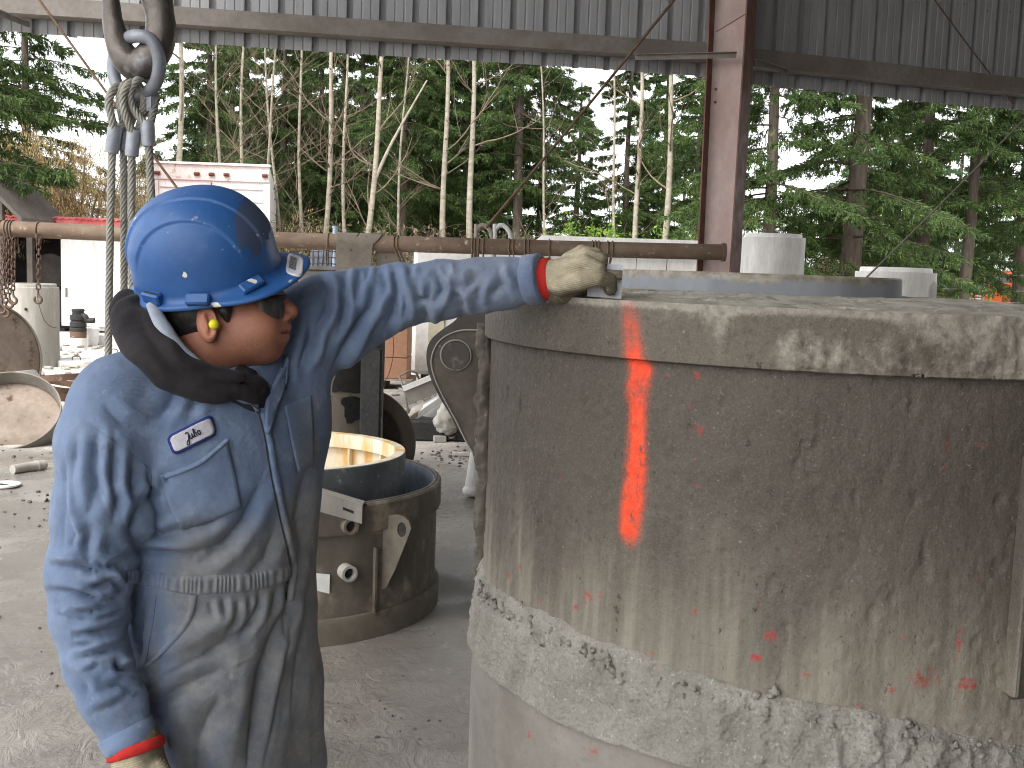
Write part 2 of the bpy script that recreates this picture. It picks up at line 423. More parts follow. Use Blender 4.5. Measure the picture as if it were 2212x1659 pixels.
def column():
    base = P(1553, 560, 10.25); base[2] = 0
    T = thing('steel_column', base, 'tall brown primed steel column of H section at the end of the rusty pipe', 'column')
    a = math.radians(33)
    w = np.array([math.cos(a), -math.sin(a), 0]); nv = np.array([math.sin(a), math.cos(a), 0]); up = np.array([0, 0, 1.0])
    # the column widens upwards
    H = 7.0; hw0, hw1 = 0.155, 0.20
    def plate(o0, o1, thick, width):       # slightly raked plate along z; o0/o1 offsets along w
        p0, p1 = base + w * o0, base + w * o1 + up * H
        pts = []
        for p in (p0, p1):
            pts += [p - w * thick / 2 - nv * width / 2, p + w * thick / 2 - nv * width / 2, p + w * thick / 2 + nv * width / 2, p - w * thick / 2 + nv * width / 2]
        return np.array(pts), [(3, 2, 1, 0), (4, 5, 6, 7), (0, 1, 5, 4), (1, 2, 6, 5), (2, 3, 7, 6), (3, 0, 4, 7)]
    V = []
    for h, z in ((hw0, 0), (hw1, H)):
        V += [base + w * (-h + .008) - nv * .006 + up * z, base + w * (h - .008) - nv * .006 + up * z, base + w * (h - .008) + nv * .006 + up * z, base + w * (-h + .008) + nv * .006 + up * z]
    part('web', (np.array(V), [(3, 2, 1, 0), (4, 5, 6, 7), (0, 1, 5, 4), (1, 2, 6, 5), (2, 3, 7, 6), (3, 0, 4, 7)]), M_COLM, T, False)
    part('flange', plate(-hw0, -hw1, 0.014, 0.24), M_COLSHADE, T, False)
    part('flange', plate(hw0, hw1, 0.014, 0.24), M_COLSHADE, T, False)
    part('base_plate', box(base + up * 0.012, (0.5, 0.4, 0.024), rotz(-a)), M_COLSHADE, T, False)
    for z, q in ((3.42, -0.12), (3.30, -0.12), (5.0, 0.1), (1.75, .14)):
        part('bolt', cyl(base + w * q - nv * 0.006 + up * z, base + w * q - nv * 0.022 + up * z, 0.013, n=6), M_ROD, T, False)
    # weld line across the web
    part('weld_seam', beam(base - w * 0.15 - nv * 0.008 + up * 3.95, base + w * 0.165 - nv * 0.008 + up * 4.1, 0.01, 0.006), M_COLSHADE, T, False)
    return T
column()
for x0, y0, d0, x1, y1, d1, lb in ((1372, 118, 10.25, 1592, 113, 10.02, 'grey angle brace running from the girt to the steel column'),
                                   (1634, 128, 10.25, 1702, 150, 10.75, 'short angle brace between steel column and the shaded siding girt'),
                                   (-60, 0, 9.1, 62, 47, 9.45, 'dark knee brace meeting the girt in the upper left corner')):
    p0, p1 = P(x0, y0, d0), P(x1, y1, d1)
    solo('angle_brace', join(beam(p0, p1, 0.05, 0.006), beam(p0 + np.array([0, 0.022, -0.022]), p1 + np.array([0, 0.022, -0.022]), 0.006, 0.05)), M_GIRT, lb, 'brace', 'angle braces of the shed', False)
for (x0, y0, d0, x1, y1, d1, r, lb) in ((1490, -42, 10.0, 1050, 492, 9.75, .013, 'rusty brace rod slanting down across the siding, left of the column'),
                                        (2290, 178, 9.2, 1780, 690, 8.6, .008, 'thin grey brace rod slanting in front of the firs at the right'),
                                        (40, -62, 9.0, 520, 590, 8.9, .011, 'thin brown brace rod running down behind the crane hook'),
                                        (1990, -40, 11.2, 2190, 225, 11.9, .007, 'faint dark rod across the shaded siding in the upper right')):
    p0, p1 = P(x0, y0, d0), P(x1, y1, d1)
    mid = (p0 + p1) / 2 - np.array([0, 0, 0.015])
    solo('brace_rod', tube(spline([p0, mid, p1], 6), r, 8), M_GIRT if 'grey' in lb else M_ROD, lb, 'rod', 'brace rods of the shed', True)
# roof over the bay (above the frame)
ROOF_X0, ROOF_X1, ROOF_Y0 = -4.2, 14.0, -5.0
RT = thing('shed_roof', (6, 4, 6.9), 'grey sheet metal roof of the open shed above the siding', 'roof')
def roof():
    y1 = 14.0
    x = ROOF_X0; k = 0
    while x < ROOF_X1:
        part('roof_sheet', box(((x + 0.49), (ROOF_Y0 + y1) / 2, 7.0 + 0.004 * (k % 2)), (1.0, y1 - ROOF_Y0, 0.03)), M_DARKROOF, RT, False); x += 0.985; k += 1
    for y in (0, 3, 6, 9):
        part('purlin', box(((ROOF_X0 + ROOF_X1) / 2, y, 6.86), (ROOF_X1 - ROOF_X0, 0.08, 0.2)), M_GIRT, RT, False)
roof()
BW = thing('blocker_end_wall', (8, ROOF_Y0, 0), 'unseen sheet metal end wall added behind the viewer to darken the shed', 'metal wall')  # added out of view to cut the light reaching the right-hand siding
for k in range(12): part('siding_sheet', box((1.2 + k * 1.1, ROOF_Y0 + .02 + .004 * (k % 2), 3.4), (1.09, .02, 6.8)), M_DARKROOF, BW, False)
SW = thing('blocker_side_wall', (13.6, 3, 0), 'unseen sheet metal side wall added beyond the right edge of the view to darken the shed', 'metal wall')  # another unseen wall, added to close the right side against daylight
for k in range(18): part('siding_sheet', box((13.6 + .004 * (k % 2), ROOF_Y0 + .6 + k * 1.1, 3.4), (.02, 1.09, 6.8)), M_DARKROOF, SW, False)

# ================================================================ pipe rail and what hangs on it
PIPE_D = 9.9
pa, pb = P(-260, 481, PIPE_D), P(1566, 545, PIPE_D)
T = thing('pipe_rail', [pa[0], pa[1], 0], 'long rusty horizontal pipe rail running across the yard to the steel column', 'pipe')
NP = 60
path = [pa + (pb - pa) * t + np.array([0, 0, -0.03 * math.sin(math.pi * t)]) for t in np.linspace(0, 1, NP)]
part('pipe', tube(path, 0.073, 24), M_RUSTPIPE, T)
for t in (0.03,):
    q = pa + (pb - pa) * t
    part('post', cyl([q[0], q[1], 0], [q[0], q[1], q[2] - 0.05], 0.06, n=16), M_RUSTPIPE, T)
part('weld_collar', tube([pb - (pb - pa) * 0.004, pb + (pb - pa) * 0.0005], 0.085, 24), M_RUSTPIPE, T)
def pipe_at(x):
    t = (P(x, 515, PIPE_D)[0] - pa[0]) / (pb[0] - pa[0]); return pa + (pb - pa) * t + np.array([0, 0, -0.03 * math.sin(math.pi * t)])
M_WIRE = G('brown_wire', C(120, 100, 80), C(92, 74, 58), 30, (0.6, 0.9), 0)
rr = random.Random(11)
def wire_loop(x, lb, drop, n=2, lean=0.0):
    c = pipe_at(x); turns = []
    for k in range(n):
        dx = (k - (n - 1) / 2) * 0.035 + rr.uniform(-.008, .008); dp = drop * rr.uniform(0.8, 1.1); R = 0.079
        pts = []
        for a in np.linspace(-20, 200, 12):
            pts.append(c + np.array([dx + lean * 0.01, R * math.cos(math.radians(a)), R * math.sin(math.radians(a))]))
        low = c + np.array([dx + lean * dp + rr.uniform(-.02, .02), 0, -dp])
        pts += [c + np.array([dx + lean * dp * .5, -R * .8, -dp * .5]), low + np.array([0, -.03, 0.01]), low + np.array([0, .03, 0.01]), c + np.array([dx + lean * dp * .5, R * .8, -dp * .5])]
        turns.append(tube(spline(pts, 3, True), 0.0065, 6, closed=True))
    solo('wire_loop', join(*turns), M_WIRE, lb, 'wire loop', 'wire loops hung over the pipe', True)
for x, lb, dr, n, ln in ((711, 'single thin wire loop on the pipe just right of the hard hat', .22, 1, -.15), (856, 'double wire loop on the pipe right of the draped belts', .20, 2, .35),
                     (1032, 'bunch of wire loops on the pipe beneath the bent hook', .30, 4, 0), (1106, 'pair of wire loops on the pipe left of mid pipe', .24, 2, 0.1),
                     (1138, 'close pair of wire loops above the forearm sleeve', .26, 2, 0.05), (1186, 'lone wire loop on the pipe above the glove cuff', .25, 1, 0.1),
                     (1286, 'three wire loops on the pipe above the glove', .22, 3, 0.1), (1318, 'rightmost pair of wire loops on the pipe, above the trowel', .22, 2, -.15),
                     (18, 'thick bundle of wire loops on the pipe at the left edge', .24, 4, .1), (84, 'single wire loop holding the lone chain', .16, 1, 0)):
    wire_loop(x, lb, dr, n, ln)
# draped belts
M_BELT = G('grey_belting', C(204, 192, 178), C(184, 172, 158), 5, (0.8, 0.95), 0.2, 80, c3=C(120, 104, 90), s3=18, t3=(0.62, 0.75))
def belt(x, wdt, l1, l2, skew, lb):
    c = pipe_at(x); R = 0.081; pts = [(-R - 0.015 * (l1 > .3), -l1), (-R - .004, -l1 * .5), (-R, -.04)]
    pts += [(R * math.cos(math.radians(a)), R * math.sin(math.radians(a))) for a in np.linspace(180, 0, 14)] + [(R, -.05), (R + .03, -l2 * .6), (R + .02, -l2)]
    pts = spline([np.array([0, p, q]) for p, q in pts], 3)
    V = []; n = len(pts)
    for th in (0, 0.008):
        for i, p in enumerate(pts):
            t = i / (n - 1); dn = nrm(np.array([0, p[1], max(p[2], 0)]))
            for s_ in (-1, 1):
                V.append(c + p + dn * th + np.array([s_ * wdt / 2 + skew * (t - .45) * 2 * abs(t - .45), 0, 0]))
    F = []
    for b_ in (0, 2 * n):
        for i in range(n - 1):
            q = (b_ + 2 * i, b_ + 2 * i + 1, b_ + 2 * i + 3, b_ + 2 * i + 2); F.append(q if b_ else q[::-1])
    for i in range(n - 1):
        for s_ in (0, 1): F.append((2 * i + s_, 2 * i + 2 + s_, 2 * n + 2 * i + 2 + s_, 2 * n + 2 * i + s_))
    solo('rubber_belt', (np.array(V), F), M_BELT, lb, 'belt', 'belts draped over the pipe', True)
belt(752, 0.185, 0.75, 0.4, 0.0, 'flat grey belt strip draped straight over the pipe, left of the curled one')
belt(802, 0.20, 0.70, 0.5, 0.32, 'grey belt strip draped askew over the pipe with its tail curling right')
# chains
M_CHAIN = G('rusty_chain', C(110, 92, 80), C(80, 62, 54), 20, (0.5, 0.8), 0.1, 120, metal=0.3)
def link_geo(c, L, w, r, turn):
    pts = []
    for a in np.linspace(0, 2 * math.pi, 14, endpoint=False):
        x = w / 2 * math.cos(a); z = (L / 2 - w / 2) * (1 if math.sin(a) > 0 else -1) + w / 2 * math.sin(a)
        pts.append(np.array([x * math.cos(turn), x * math.sin(turn), z]))
    return tube(np.array(pts) + c, r, 5, closed=True)
def hook_geo(c, s):
    pts = [(0, .9), (0, .5), (.05, .25), (.28, .0), (.25, -.3), (-.02, -.45), (-.3, -.3), (-.34, -.02), (-.3, .16)]
    pts = spline([np.array([p * s, 0, q * s]) for p, q in pts], 5)
    return tube(pts + c, np.interp(np.linspace(0, 1, len(pts)), [0, .2, .55, .9, 1], [.07 * s, .10 * s, .14 * s, .1 * s, .05 * s]), 8)
def chain(x, y0, y1, lb, dep=PIPE_D - 0.1):
    p0, p1 = P(x, y0, dep), P(x - (y1 - y0) * 0.012, y1, dep)
    T = thing('hanging_chain', [p1[0], p1[1], p1[2]], lb, 'chain', 'chains hung from the pipe')
    n = max(3, int((p0[2] - p1[2]) / 0.043)); r_ = rr.uniform(0, 1)
    for i in range(n):
        part('link', link_geo(p0 + (p1 - p0) * (i / n) + np.array([rr.uniform(-.003, .003), 0, 0]), 0.058, 0.036, 0.0062, 0.5 + r_ + (i % 2) * math.pi / 2), M_CHAIN, T, True)
    part('hook', hook_geo(p1 - np.array([0, 0, .06]), 0.10), M_CHAIN, T, True)
chain(84, 512, 630, 'single rusty chain with a grab hook hanging by itself from the pipe')
chain(6, 522, 652, 'rusty chain nearest the left edge in the bunch of chains')
chain(14, 520, 660, 'rusty chain second from the left edge in the bunch, longest of them')
chain(22, 524, 640, 'rusty chain in the bunch, third from the left edge')
chain(30, 520, 632, 'rusty chain at the right of the bunch, its hook turned outwards')
# bent lifting eyes behind the pipe
for x, y, cc, lb in ((1040, 500, C(150, 140, 130), 'bent grey hook loop standing up behind the pipe'), (1080, 500, C(210, 208, 204), 'white bent rod loop behind the pipe, right of the grey hook')):
    m = G('hook_paint_%d' % x, cc, tuple(.8 * q for q in cc[:3]) + (1,), 9, bump=0)
    c = P(x, y, 10.3)
    pts = spline([c + np.array(q) for q in ((-.05, 0, -1.9), (-.05, 0, -.1), (-.04, 0, .02), (.02, 0, .06), (.09, 0, .0), (.11, 0, -.1))], 6)
    solo('lifting_eye', tube(pts, 0.022, 8), m, lb, 'hook', None, True)
# ================================================================ the yard beyond the pipe
M_CONC = G('pale_concrete', C(228, 226, 222), C(206, 203, 197), 3, (0.8, 0.95), 0.35, 60, c3=C(160, 156, 148), s3=40, t3=(0.68, 0.74), streak=(1.5, 1.5, 0.35))
M_CONC2 = G('grey_concrete', C(172, 168, 160), C(140, 136, 128), 3, (0.8, 0.95), 0.4, 50, c3=C(108, 104, 96), s3=24, t3=(0.66, 0.74), streak=(1.5, 1.5, 0.3))
M_WHITE = G('white_paint', C(232, 231, 228), C(222, 220, 216), 2, (0.45, 0.7), 0.06, 20, c3=C(150, 132, 112), s3=9, t3=(0.7, 0.8))
M_WHITERUST = G('white_paint_rusting', C(214, 211, 205), C(196, 190, 182), 3, (0.5, 0.8), 0.1, 30, c3=C(150, 100, 66), s3=4, t3=(0.60, 0.74))
M_RED = G('red_sheet', C(176, 76, 78), C(196, 112, 112), 3, (0.5, 0.8), 0.05, 30)
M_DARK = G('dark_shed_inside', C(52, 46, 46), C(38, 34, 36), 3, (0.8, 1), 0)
M_BLACK = G('black_rubber', C(38, 37, 37), C(54, 53, 52), 5, (0.5, 0.8), 0.2, 40, c3=C(120, 116, 110), s3=30, t3=(0.68, 0.78))
M_STEEL = G('grey_steel', C(140, 134, 126), C(112, 106, 98), 3, (0.5, 0.85), 0.25, 50, c3=C(92, 66, 50), s3=9, t3=(0.64, 0.76))
M_STEELD = G('dark_steel', C(92, 86, 80), C(70, 64, 58), 3, (0.5, 0.85), 0.3, 50, c3=C(140, 134, 124), s3=16, t3=(0.66, 0.8))
M_RUST = G('rust_brown', C(108, 86, 72), C(86, 64, 52), 4, (0.7, 0.95), 0.3, 50, c3=C(150, 138, 124), s3=10, t3=(0.6, 0.74))
M_TIMBER = G('grey_timber', C(172, 160, 144), C(140, 126, 110), 3, (0.8, 0.95), 0.3, 40, streak=(0.5, 4, 4))
M_CARD = G('brown_cardboard', C(190, 146, 118), C(178, 134, 108), 2, (0.85, 0.95), 0.04, 20)
M_ORANGE = G('orange_paint', C(202, 92, 40), C(180, 76, 32), 2, (0.35, 0.6), 0)
M_GLASS = G('dark_window', C(60, 72, 82), C(80, 92, 100), 1, (0.08, 0.15), 0, spec=0.6)
M_BLUEGREY = G('blue_grey_panel', C(88, 98, 112), C(74, 84, 98), 2, (0.6, 0.8), 0)
M_PALEBLUE = G('pale_blue_post', C(190, 204, 222), C(170, 184, 204), 4, (0.5, 0.7), 0)
M_MUD = G('dirt_heap', C(104, 84, 68), C(82, 64, 52), 2, (0.9, 1), 0.5, 12)

M_BRGREY = G('brown_grey_steel', C(146, 132, 120), C(112, 98, 86), 3, (0.55, 0.9), 0.3, 40, c3=C(84, 62, 48), s3=7, t3=(0.58, 0.72))
def on_ground(x, d):
    q = P(x, 600, d); q[2] = 0; return q
# --- white shed with a red roof edge
def shed():
    d = 23.0
    x0, x1, x2 = P(-330, 600, d)[0], P(135, 600, d)[0], P(420, 600, d)[0]
    z1 = P(100, 473, d)[2]
    T = thing('storage_shed', [x1, d, 0], 'low white shed with a dark open bay and red roof edge at the left', 'shed')
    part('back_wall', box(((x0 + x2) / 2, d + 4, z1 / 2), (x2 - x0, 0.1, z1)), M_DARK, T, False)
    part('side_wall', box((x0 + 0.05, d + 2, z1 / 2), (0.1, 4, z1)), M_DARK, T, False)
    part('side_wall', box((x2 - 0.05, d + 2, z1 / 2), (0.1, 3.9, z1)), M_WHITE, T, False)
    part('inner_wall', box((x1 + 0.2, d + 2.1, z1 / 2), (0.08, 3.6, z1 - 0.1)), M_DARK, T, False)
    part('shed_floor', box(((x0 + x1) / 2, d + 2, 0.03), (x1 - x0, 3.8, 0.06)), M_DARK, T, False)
    part('front_wall', box(((x1 + x2) / 2 + 0.1, d + 0.1, z1 / 2), (x2 - x1 - 0.3, 0.1, z1 - 0.08)), M_WHITE, T, False)
    dr = part('sliding_door', box(((x1 + x2) / 2, d - 0.05, z1 / 2 + 0.03), (x2 - x1, 0.06, z1 - 0.2), bev=0.01), M_WHITE, T)
    part('handle', beam([x1 + 0.12, d - 0.1, 0.75], [x1 + 0.12, d - 0.1, 0.95], 0.03, 0.03), M_STEEL, dr)
    for k in range(3):
        part('door_seam', box((x1 + (x2 - x1) * (k + 1) / 4, d - 0.083, z1 / 2), (0.02, 0.012, z1 - 0.25)), M_CONC, dr, False)
    # red corrugated roof, each sheet its own piece
    n = 14; w = (x2 - x0 + 0.8) / n
    for k in range(n):
        xa = x0 - 0.4 + k * w; V = []
        m = 9
        for j in range(m):
            zz = 0.03 * (j % 2)
            V += [[xa + w * j / (m - 1), d - 0.45, z1 + 0.02 + zz], [xa + w * j / (m - 1), d + 4.4, z1 + 0.14 + zz]]
        V = np.array(V); V2 = V - np.array([0, 0, 0.035])
        F = [(2 * j, 2 * j + 2, 2 * j + 3, 2 * j + 1) for j in range(m - 1)]
        F += [(2 * m + 2 * j, 2 * m + 2 * j + 1, 2 * m + 2 * j + 3, 2 * m + 2 * j + 2) for j in range(m - 1)] + [(2 * j, 2 * m + 2 * j, 2 * m + 2 * j + 2, 2 * j + 2) for j in range(m - 1)]
        part('roof_sheet', (np.vstack([V, V2]), F), M_RED, T, False)
    part('fascia', box(((x0 + x2) / 2, d - 0.40, z1 - 0.06), (x2 - x0 + 0.7, 0.04, 0.1)), M_RED, T, False)
    # a round drum standing in the dark bay
    q = P(85, 610, d + 2)
    part('stored_drum', join(cyl([q[0] + .3, q[1] + .3, 1.25], [q[0] + .3, q[1] - .1, 1.25], 0.42, n=24), box((q[0] + .3, q[1] + .1, 0.44), (0.7, 0.5, 0.8))), M_STEELD, T)
shed()
p = P(-60, 360, 21); q = P(46, 470, 21)
solo('lean_to_roof', join(prism([p, q, q + np.array([0, 0, -.1]), p + np.array([0, 0, -.1])], (0, 2.2, 0)), beam(p + np.array([.3, .5, -.4]), np.array([p[0] + .3, p[1] + .5, 0.0]), .12, .12), beam(p + np.array([.3, 1.8, -.4]), np.array([p[0] + .3, p[1] + 1.8, 0.0]), .12, .12)), M_STEELD, 'dark sloping lean-to roof at the left edge above the red roof', 'roof', None, False)
# --- trailer
def trailer():
    d = 26.0; xl, xr = P(332, 400, d)[0], P(582, 400, d)[0]; zt = P(450, 357, d)[2]; zb = 1.05
    T = thing('box_trailer', [(xl + xr) / 2, d, 0], 'white box trailer with rust stains seen end-on above the hard hat', 'trailer')
    L = 9.0; sk = -1.85                 # the box runs away to the right
    pts = [np.array([xl, d, zb]), np.array([xr, d, zb]), np.array([xr + sk, d + L, zb]), np.array([xl + sk, d + L, zb])]
    part('body', prism(pts, (0, 0, zt - zb)), M_WHITE, T, False)
    part('top_rail', box(((xl + xr) / 2, d - 0.03, zt - 0.18), (xr - xl + 0.02, 0.06, 0.38), bev=0.01), M_WHITERUST, T)
    part('roof_edge', box(((xl + xr) / 2, d - 0.05, zt + 0.03), (xr - xl + 0.08, 0.14, 0.05)), M_WHITE, T, False)
    for s_ in (xl + 0.05, xr - 0.05):
        part('corner_post', box((s_, d - 0.035, (zt + zb) / 2 - 0.2), (0.16, 0.07, zt - zb - 0.4)), M_WHITERUST, T, False)
    for x in (342, 428, 460, 492, 575):
        c = P(x - 3, 373 + (x - 342) * 0.03, d - 0.1)
        o = part('marker_lamp', box(c, (0.14, 0.05, 0.085), bev=0.015), M_RUST, T)
        part('lens', box(c + np.array([0, -.03, 0]), (0.09, 0.03, 0.05), bev=0.012), G('marker_red_%d' % x, C(126, 52, 40), C(96, 48, 40), 20, bump=0), o)
    for k, z in enumerate((zt - 0.55, zt - 0.85, zt - 1.4)):
        part('door_rib', box(((xl + xr) / 2, d - 0.015, z), (xr - xl - 0.3, 0.02, 0.018)), M_CONC2, T, False)
    part('door_gap', box(((xl + xr) / 2, d - 0.012, (zt + zb) / 2 - 0.2), (0.025, 0.02, zt - zb - 0.42)), M_STEELD, T, False)
    for x in (xl + 0.3, xr - 0.3):
        for y in (d + 0.9, d + 2.1):
            w = part('wheel', tube([[x - .14, y, .5], [x - .12, y, .5], [x + .12, y, .5], [x + .14, y, .5]], [.44, .5, .5, .44], 24), M_BLACK, T)
            part('rim', cyl([x - .15, y, .5], [x + .15, y, .5], .26, n=16), M_WHITE, w)
    part('chassis', box(((xl + xr) / 2 - .9, d + 4.5, 0.95), (1.0, 8.6, 0.2)), M_STEELD, T, False)
    for y in (d + 7.4,):
        for x in (xl - 1.2, xr - 1.8): part('landing_leg', box((x, y, 0.44), (.12, .12, .88)), M_STEELD, T, False)
trailer()
# --- concrete rings standing about
def ring_well(x, d, R, zt, name, lb, mat=M_CONC, th=0.12, lip=0.07, hole=None, seam=None):
    c = on_ground(x, d)
    T = thing(name, c, lb, 'concrete ring', 'precast concrete rings in the yard')
    prof = [(R, 0), (R, zt - lip - 0.006), (R - .006, zt - lip), (R - th * .45, zt - lip), (R - th * .5, zt - .008), (R - th * .5 - .008, zt), (R - th, zt), (R - th, 0)]
    if seam: prof[1:1] = [(R, seam - .012), (R - .012, seam - .006), (R - .012, seam + .006), (R, seam + .012)]
    if hole is None:
        part('shell', lathe(prof, c, 72, closed_prof=True), mat, T, 40)
    else:
        ha, hz, hr = hole; hc = c + np.array([R * math.cos(ha), R * math.sin(ha), hz]); dirn = np.array([math.cos(ha), math.sin(ha), 0])
        pr = [(R, z) for z in np.linspace(0, zt - lip, 60)] + prof[2:]
        V, F = lathe(pr, c, 180, closed_prof=True)
        F2 = []
        for f in F:
            m = V[list(f)].mean(0) - c; rad = math.hypot(m[0], m[1]); e = m - dirn * (m @ dirn); e2 = e - np.array([0, 0, hz])
            if rad > R - .02 and m @ dirn > 0 and np.linalg.norm(e2) < hr: continue
            F2.append(f)
        o = part('shell', (V, F2), mat, T, 40)
        rng = []
        tv = np.array([-dirn[1], dirn[0], 0])
        for rad, k in ((hr + .012, .012), (hr, .012), (hr - .015, -.02), (hr - .02, -.14)):
            ring = []
            for a in np.linspace(0, 2 * math.pi, 40, endpoint=False):
                s_, z_ = rad * math.cos(a), rad * math.sin(a)
                ring.append(c + tv * s_ + np.array([0, 0, hz + z_]) + dirn * (math.sqrt(max(R * R - s_ * s_, 0)) + k))
            rng.append(ring)
        V = np.array(rng).reshape(-1, 3); F = [(i * 40 + j, i * 40 + (j + 1) % 40, i * 40 + 40 + (j + 1) % 40, i * 40 + 40 + j) for i in range(3) for j in range(40)]
        part('pipe_opening', (V, F), mat, T)
    part('floor_slab', cyl(c + np.array([0, 0, .005]), c + np.array([0, 0, .1]), R - th - .003, n=48), M_CONC2, T)
    return T, c
T, c = ring_well(68, 15.7, 0.375, P(70, 612, 15.7)[2], 'concrete_ring', 'weathered grey concrete ring with a scored arc behind the hanging chains', M_CONC2, .07, .05)
pts = [P(x, y, 15.7 - 0.377 * math.cos(math.asin(max(-1, min(1, (x - 68) / 56))))) for x, y in ((81, 620), (81, 640), (86, 665), (95, 690), (106, 703), (117, 708), (121, 707))]
part('scored_line', tube(spline(pts, 4), .006, 5), M_STEELD, T, True)
part('plug_hole', cyl(P(56, 668, 15.32), P(56, 668, 15.36), .022, n=12), M_BLACK, T)
ring_well(1666, 15.2, 0.44, P(1666, 503, 14.8)[2], 'concrete_ring', 'tall white concrete ring standing just right of the steel column', M_CONC, .1, .05, seam=1.2)
ring_well(1934, 16.6, 0.60, P(1934, 577, 16)[2], 'concrete_ring', 'squat white concrete ring with a round pipe opening at the right', M_CONC, .14, .07, hole=(math.radians(-38), P(1990, 632, 16)[2], .165))
# --- black ribbed pump head on a banded stand
q = on_ground(168, 19.2); z = lambda y: P(168, y, 19.2)[2]
T = thing('pump_head', q, 'black ribbed cylinder on a brown and white banded stand near the white shed', 'pump')
prof = [(0.0, z(667)), (.10, z(667)), (.115, z(670)), (.10, z(674)), (.10, z(679)), (.14, z(681)), (.145, z(690)), (.128, z(692)), (.128, z(695)), (.145, z(697)), (.145, z(705)), (.128, z(707)), (.145, z(709)), (.145, z(715)), (0, z(715))]
part('ribbed_casing', lathe(prof, [q[0], q[1], 0], 32), M_BLACK, T)
part('brown_band', lathe([(0, z(715.5)), (.142, z(715.5)), (.142, z(729)), (0, z(729))], [q[0], q[1], 0], 32), M_RUST, T)
part('white_foot', lathe([(0, z(729.3)), (.146, z(729.3)), (.146, 0.0), (0, 0.0)], [q[0], q[1], 0], 32), M_CONC, T)
part('elbow', tube(spline([P(176, 680, 19.2), P(184, 684, 19.15), P(190, 692, 19.15), P(204, 692, 19.15)], 5), .05, 12), M_BLACK, T)
q = on_ground(196, 19.6)
solo('plastic_bucket', join(lathe([(0, .02), (.12, 0), (.145, .3), (.155, .3), (.155, .33), (.14, .33), (.13, .05), (0, .05)], q, 28), tube(spline([q + np.array([-.15, 0, .3]), q + np.array([-.1, -.1, .12]), q + np.array([.1, -.1, .12]), q + np.array([.15, 0, .3])], 6), .005, 5)), M_WHITE, 'small off-white bucket beside the black ribbed pump head', 'bucket')
for x, y, r, lb in ((165, 789, .34, 'flat round concrete lid lying before the pump head'), (246, 772, .33, 'round concrete lid lying right of the pump head, half behind cables')):
    q = PG(x, y)
    T = thing('manhole_cover', q, lb, 'lid', 'round concrete lids on the gravel')
    part('disc', lathe([(0, .0), (r, 0), (r, .075), (r - .02, .09), (r - .07, .09), (r - .075, .08), (0, .08)], q, 48), M_CONC, T)
    part('lifting_loop', tube(spline([q + np.array(v) for v in ((-.06, 0, .07), (-.05, 0, .13), (.05, 0, .13), (.06, 0, .07))], 5), .008, 6), M_RUST, T, True)
# kerb slab lying on the gravel
a_, b_ = PG(20, 742), PG(210, 752)
solo('concrete_kerb', beam(a_ + [0, .6, .07], b_ + [.6, .6, .07], .14, .25, bev=.02), M_CONC, 'long low pale concrete kerb in front of the white shed', 'kerb')
for x, y, r, tl, lb in ((135, 868, .42, .05, 'lowest rusty steel hoop lying in the stack behind the worker'), (118, 856, .40, .16, 'middle steel hoop leaning on the hoop below it'), (150, 850, .38, -.1, 'topmost steel hoop of the stack on the gravel')):
    q = PG(x, y); q[2] = .02 + abs(tl) * .45 + (.1 if y == 850 else 0.0)
    V, F = lathe([(r, 0), (r, .07), (r - .012, .07), (r - .012, 0)], (0, 0, 0), 64, closed_prof=True)
    A = np.array(Matrix.Rotation(tl, 3, 'Y') @ Matrix.Rotation(-.06, 3, 'X'))
    solo('steel_hoop', (V @ A.T + q, F), M_RUST, lb, 'hoop', 'steel hoops on the gravel')
# round end plate and shallow dish at the left edge
def disc_plate(c, R, nv, th, name, lb, mat, rim=0.0):
    nv = nrm(nv); x, y, d = frame(nv); A = np.array([x, y, d])
    T = thing(name, c - np.array([0, 0, R * math.sqrt(max(0, 1 - nv[2] ** 2))]), lb, 'steel plate')
    V, F = lathe([(0, 0), (R - .01, 0), (R, .01), (R, th), (R - .01, th + .008), (0, th + .008)], (0, 0, 0), 64)
    part('plate', (V @ A + c, F), mat, T, 30)
    if rim:
        V, F = lathe([(R + .001, -.005), (R + .012, -.005), (R + .012, th + rim), (R + .001, th + rim)], (0, 0, 0), 64, closed_prof=True)
        part('rim', (V @ A + c, F), M_STEEL, T, 30)
    return T
disc_plate(P(-32, 776, 10.6), .56, (.80, -.58, .12), .03, 'end_plate', 'large round rusty end plate standing at the left edge of the yard', M_BRGREY, .03)
disc_plate(P(18, 912, 9.3) , .44, (.16, -.62, .72), .02, 'form_dish', 'shallow rusty dish with a raised steel rim lying near the left edge', M_BRGREY, .15)
c = P(60, 838, 10.2)
solo('stone_slab', box(c, (.12, .4, .36), np.array(Matrix.Rotation(.75, 3, 'Y') @ Matrix.Rotation(.3, 3, 'Z')), bev=.02), M_CONC2, 'tilted grey slab wedged between the round end plate and the dish', 'slab')
q0, q1 = PG(27, 1014, .04), PG(97, 1003, .04)
solo('pipe_offcut', join(tube([q0, q1], .036, 16), tube([q0 + (q1 - q0) * .72, q0 + (q1 - q0) * .78], .041, 16)), M_CONC2, 'short grey pipe offcut lying on the slurry at the left', 'pipe piece')
q = PG(8, 1052, .0)
solo('metal_washer', lathe([(.05, .012), (.11, .012), (.11, .0), (.05, .0)], q + [0, 0, .012], 32, closed_prof=True), M_CONC, 'pale flat round washer on the muddy floor at the left edge', 'washer')

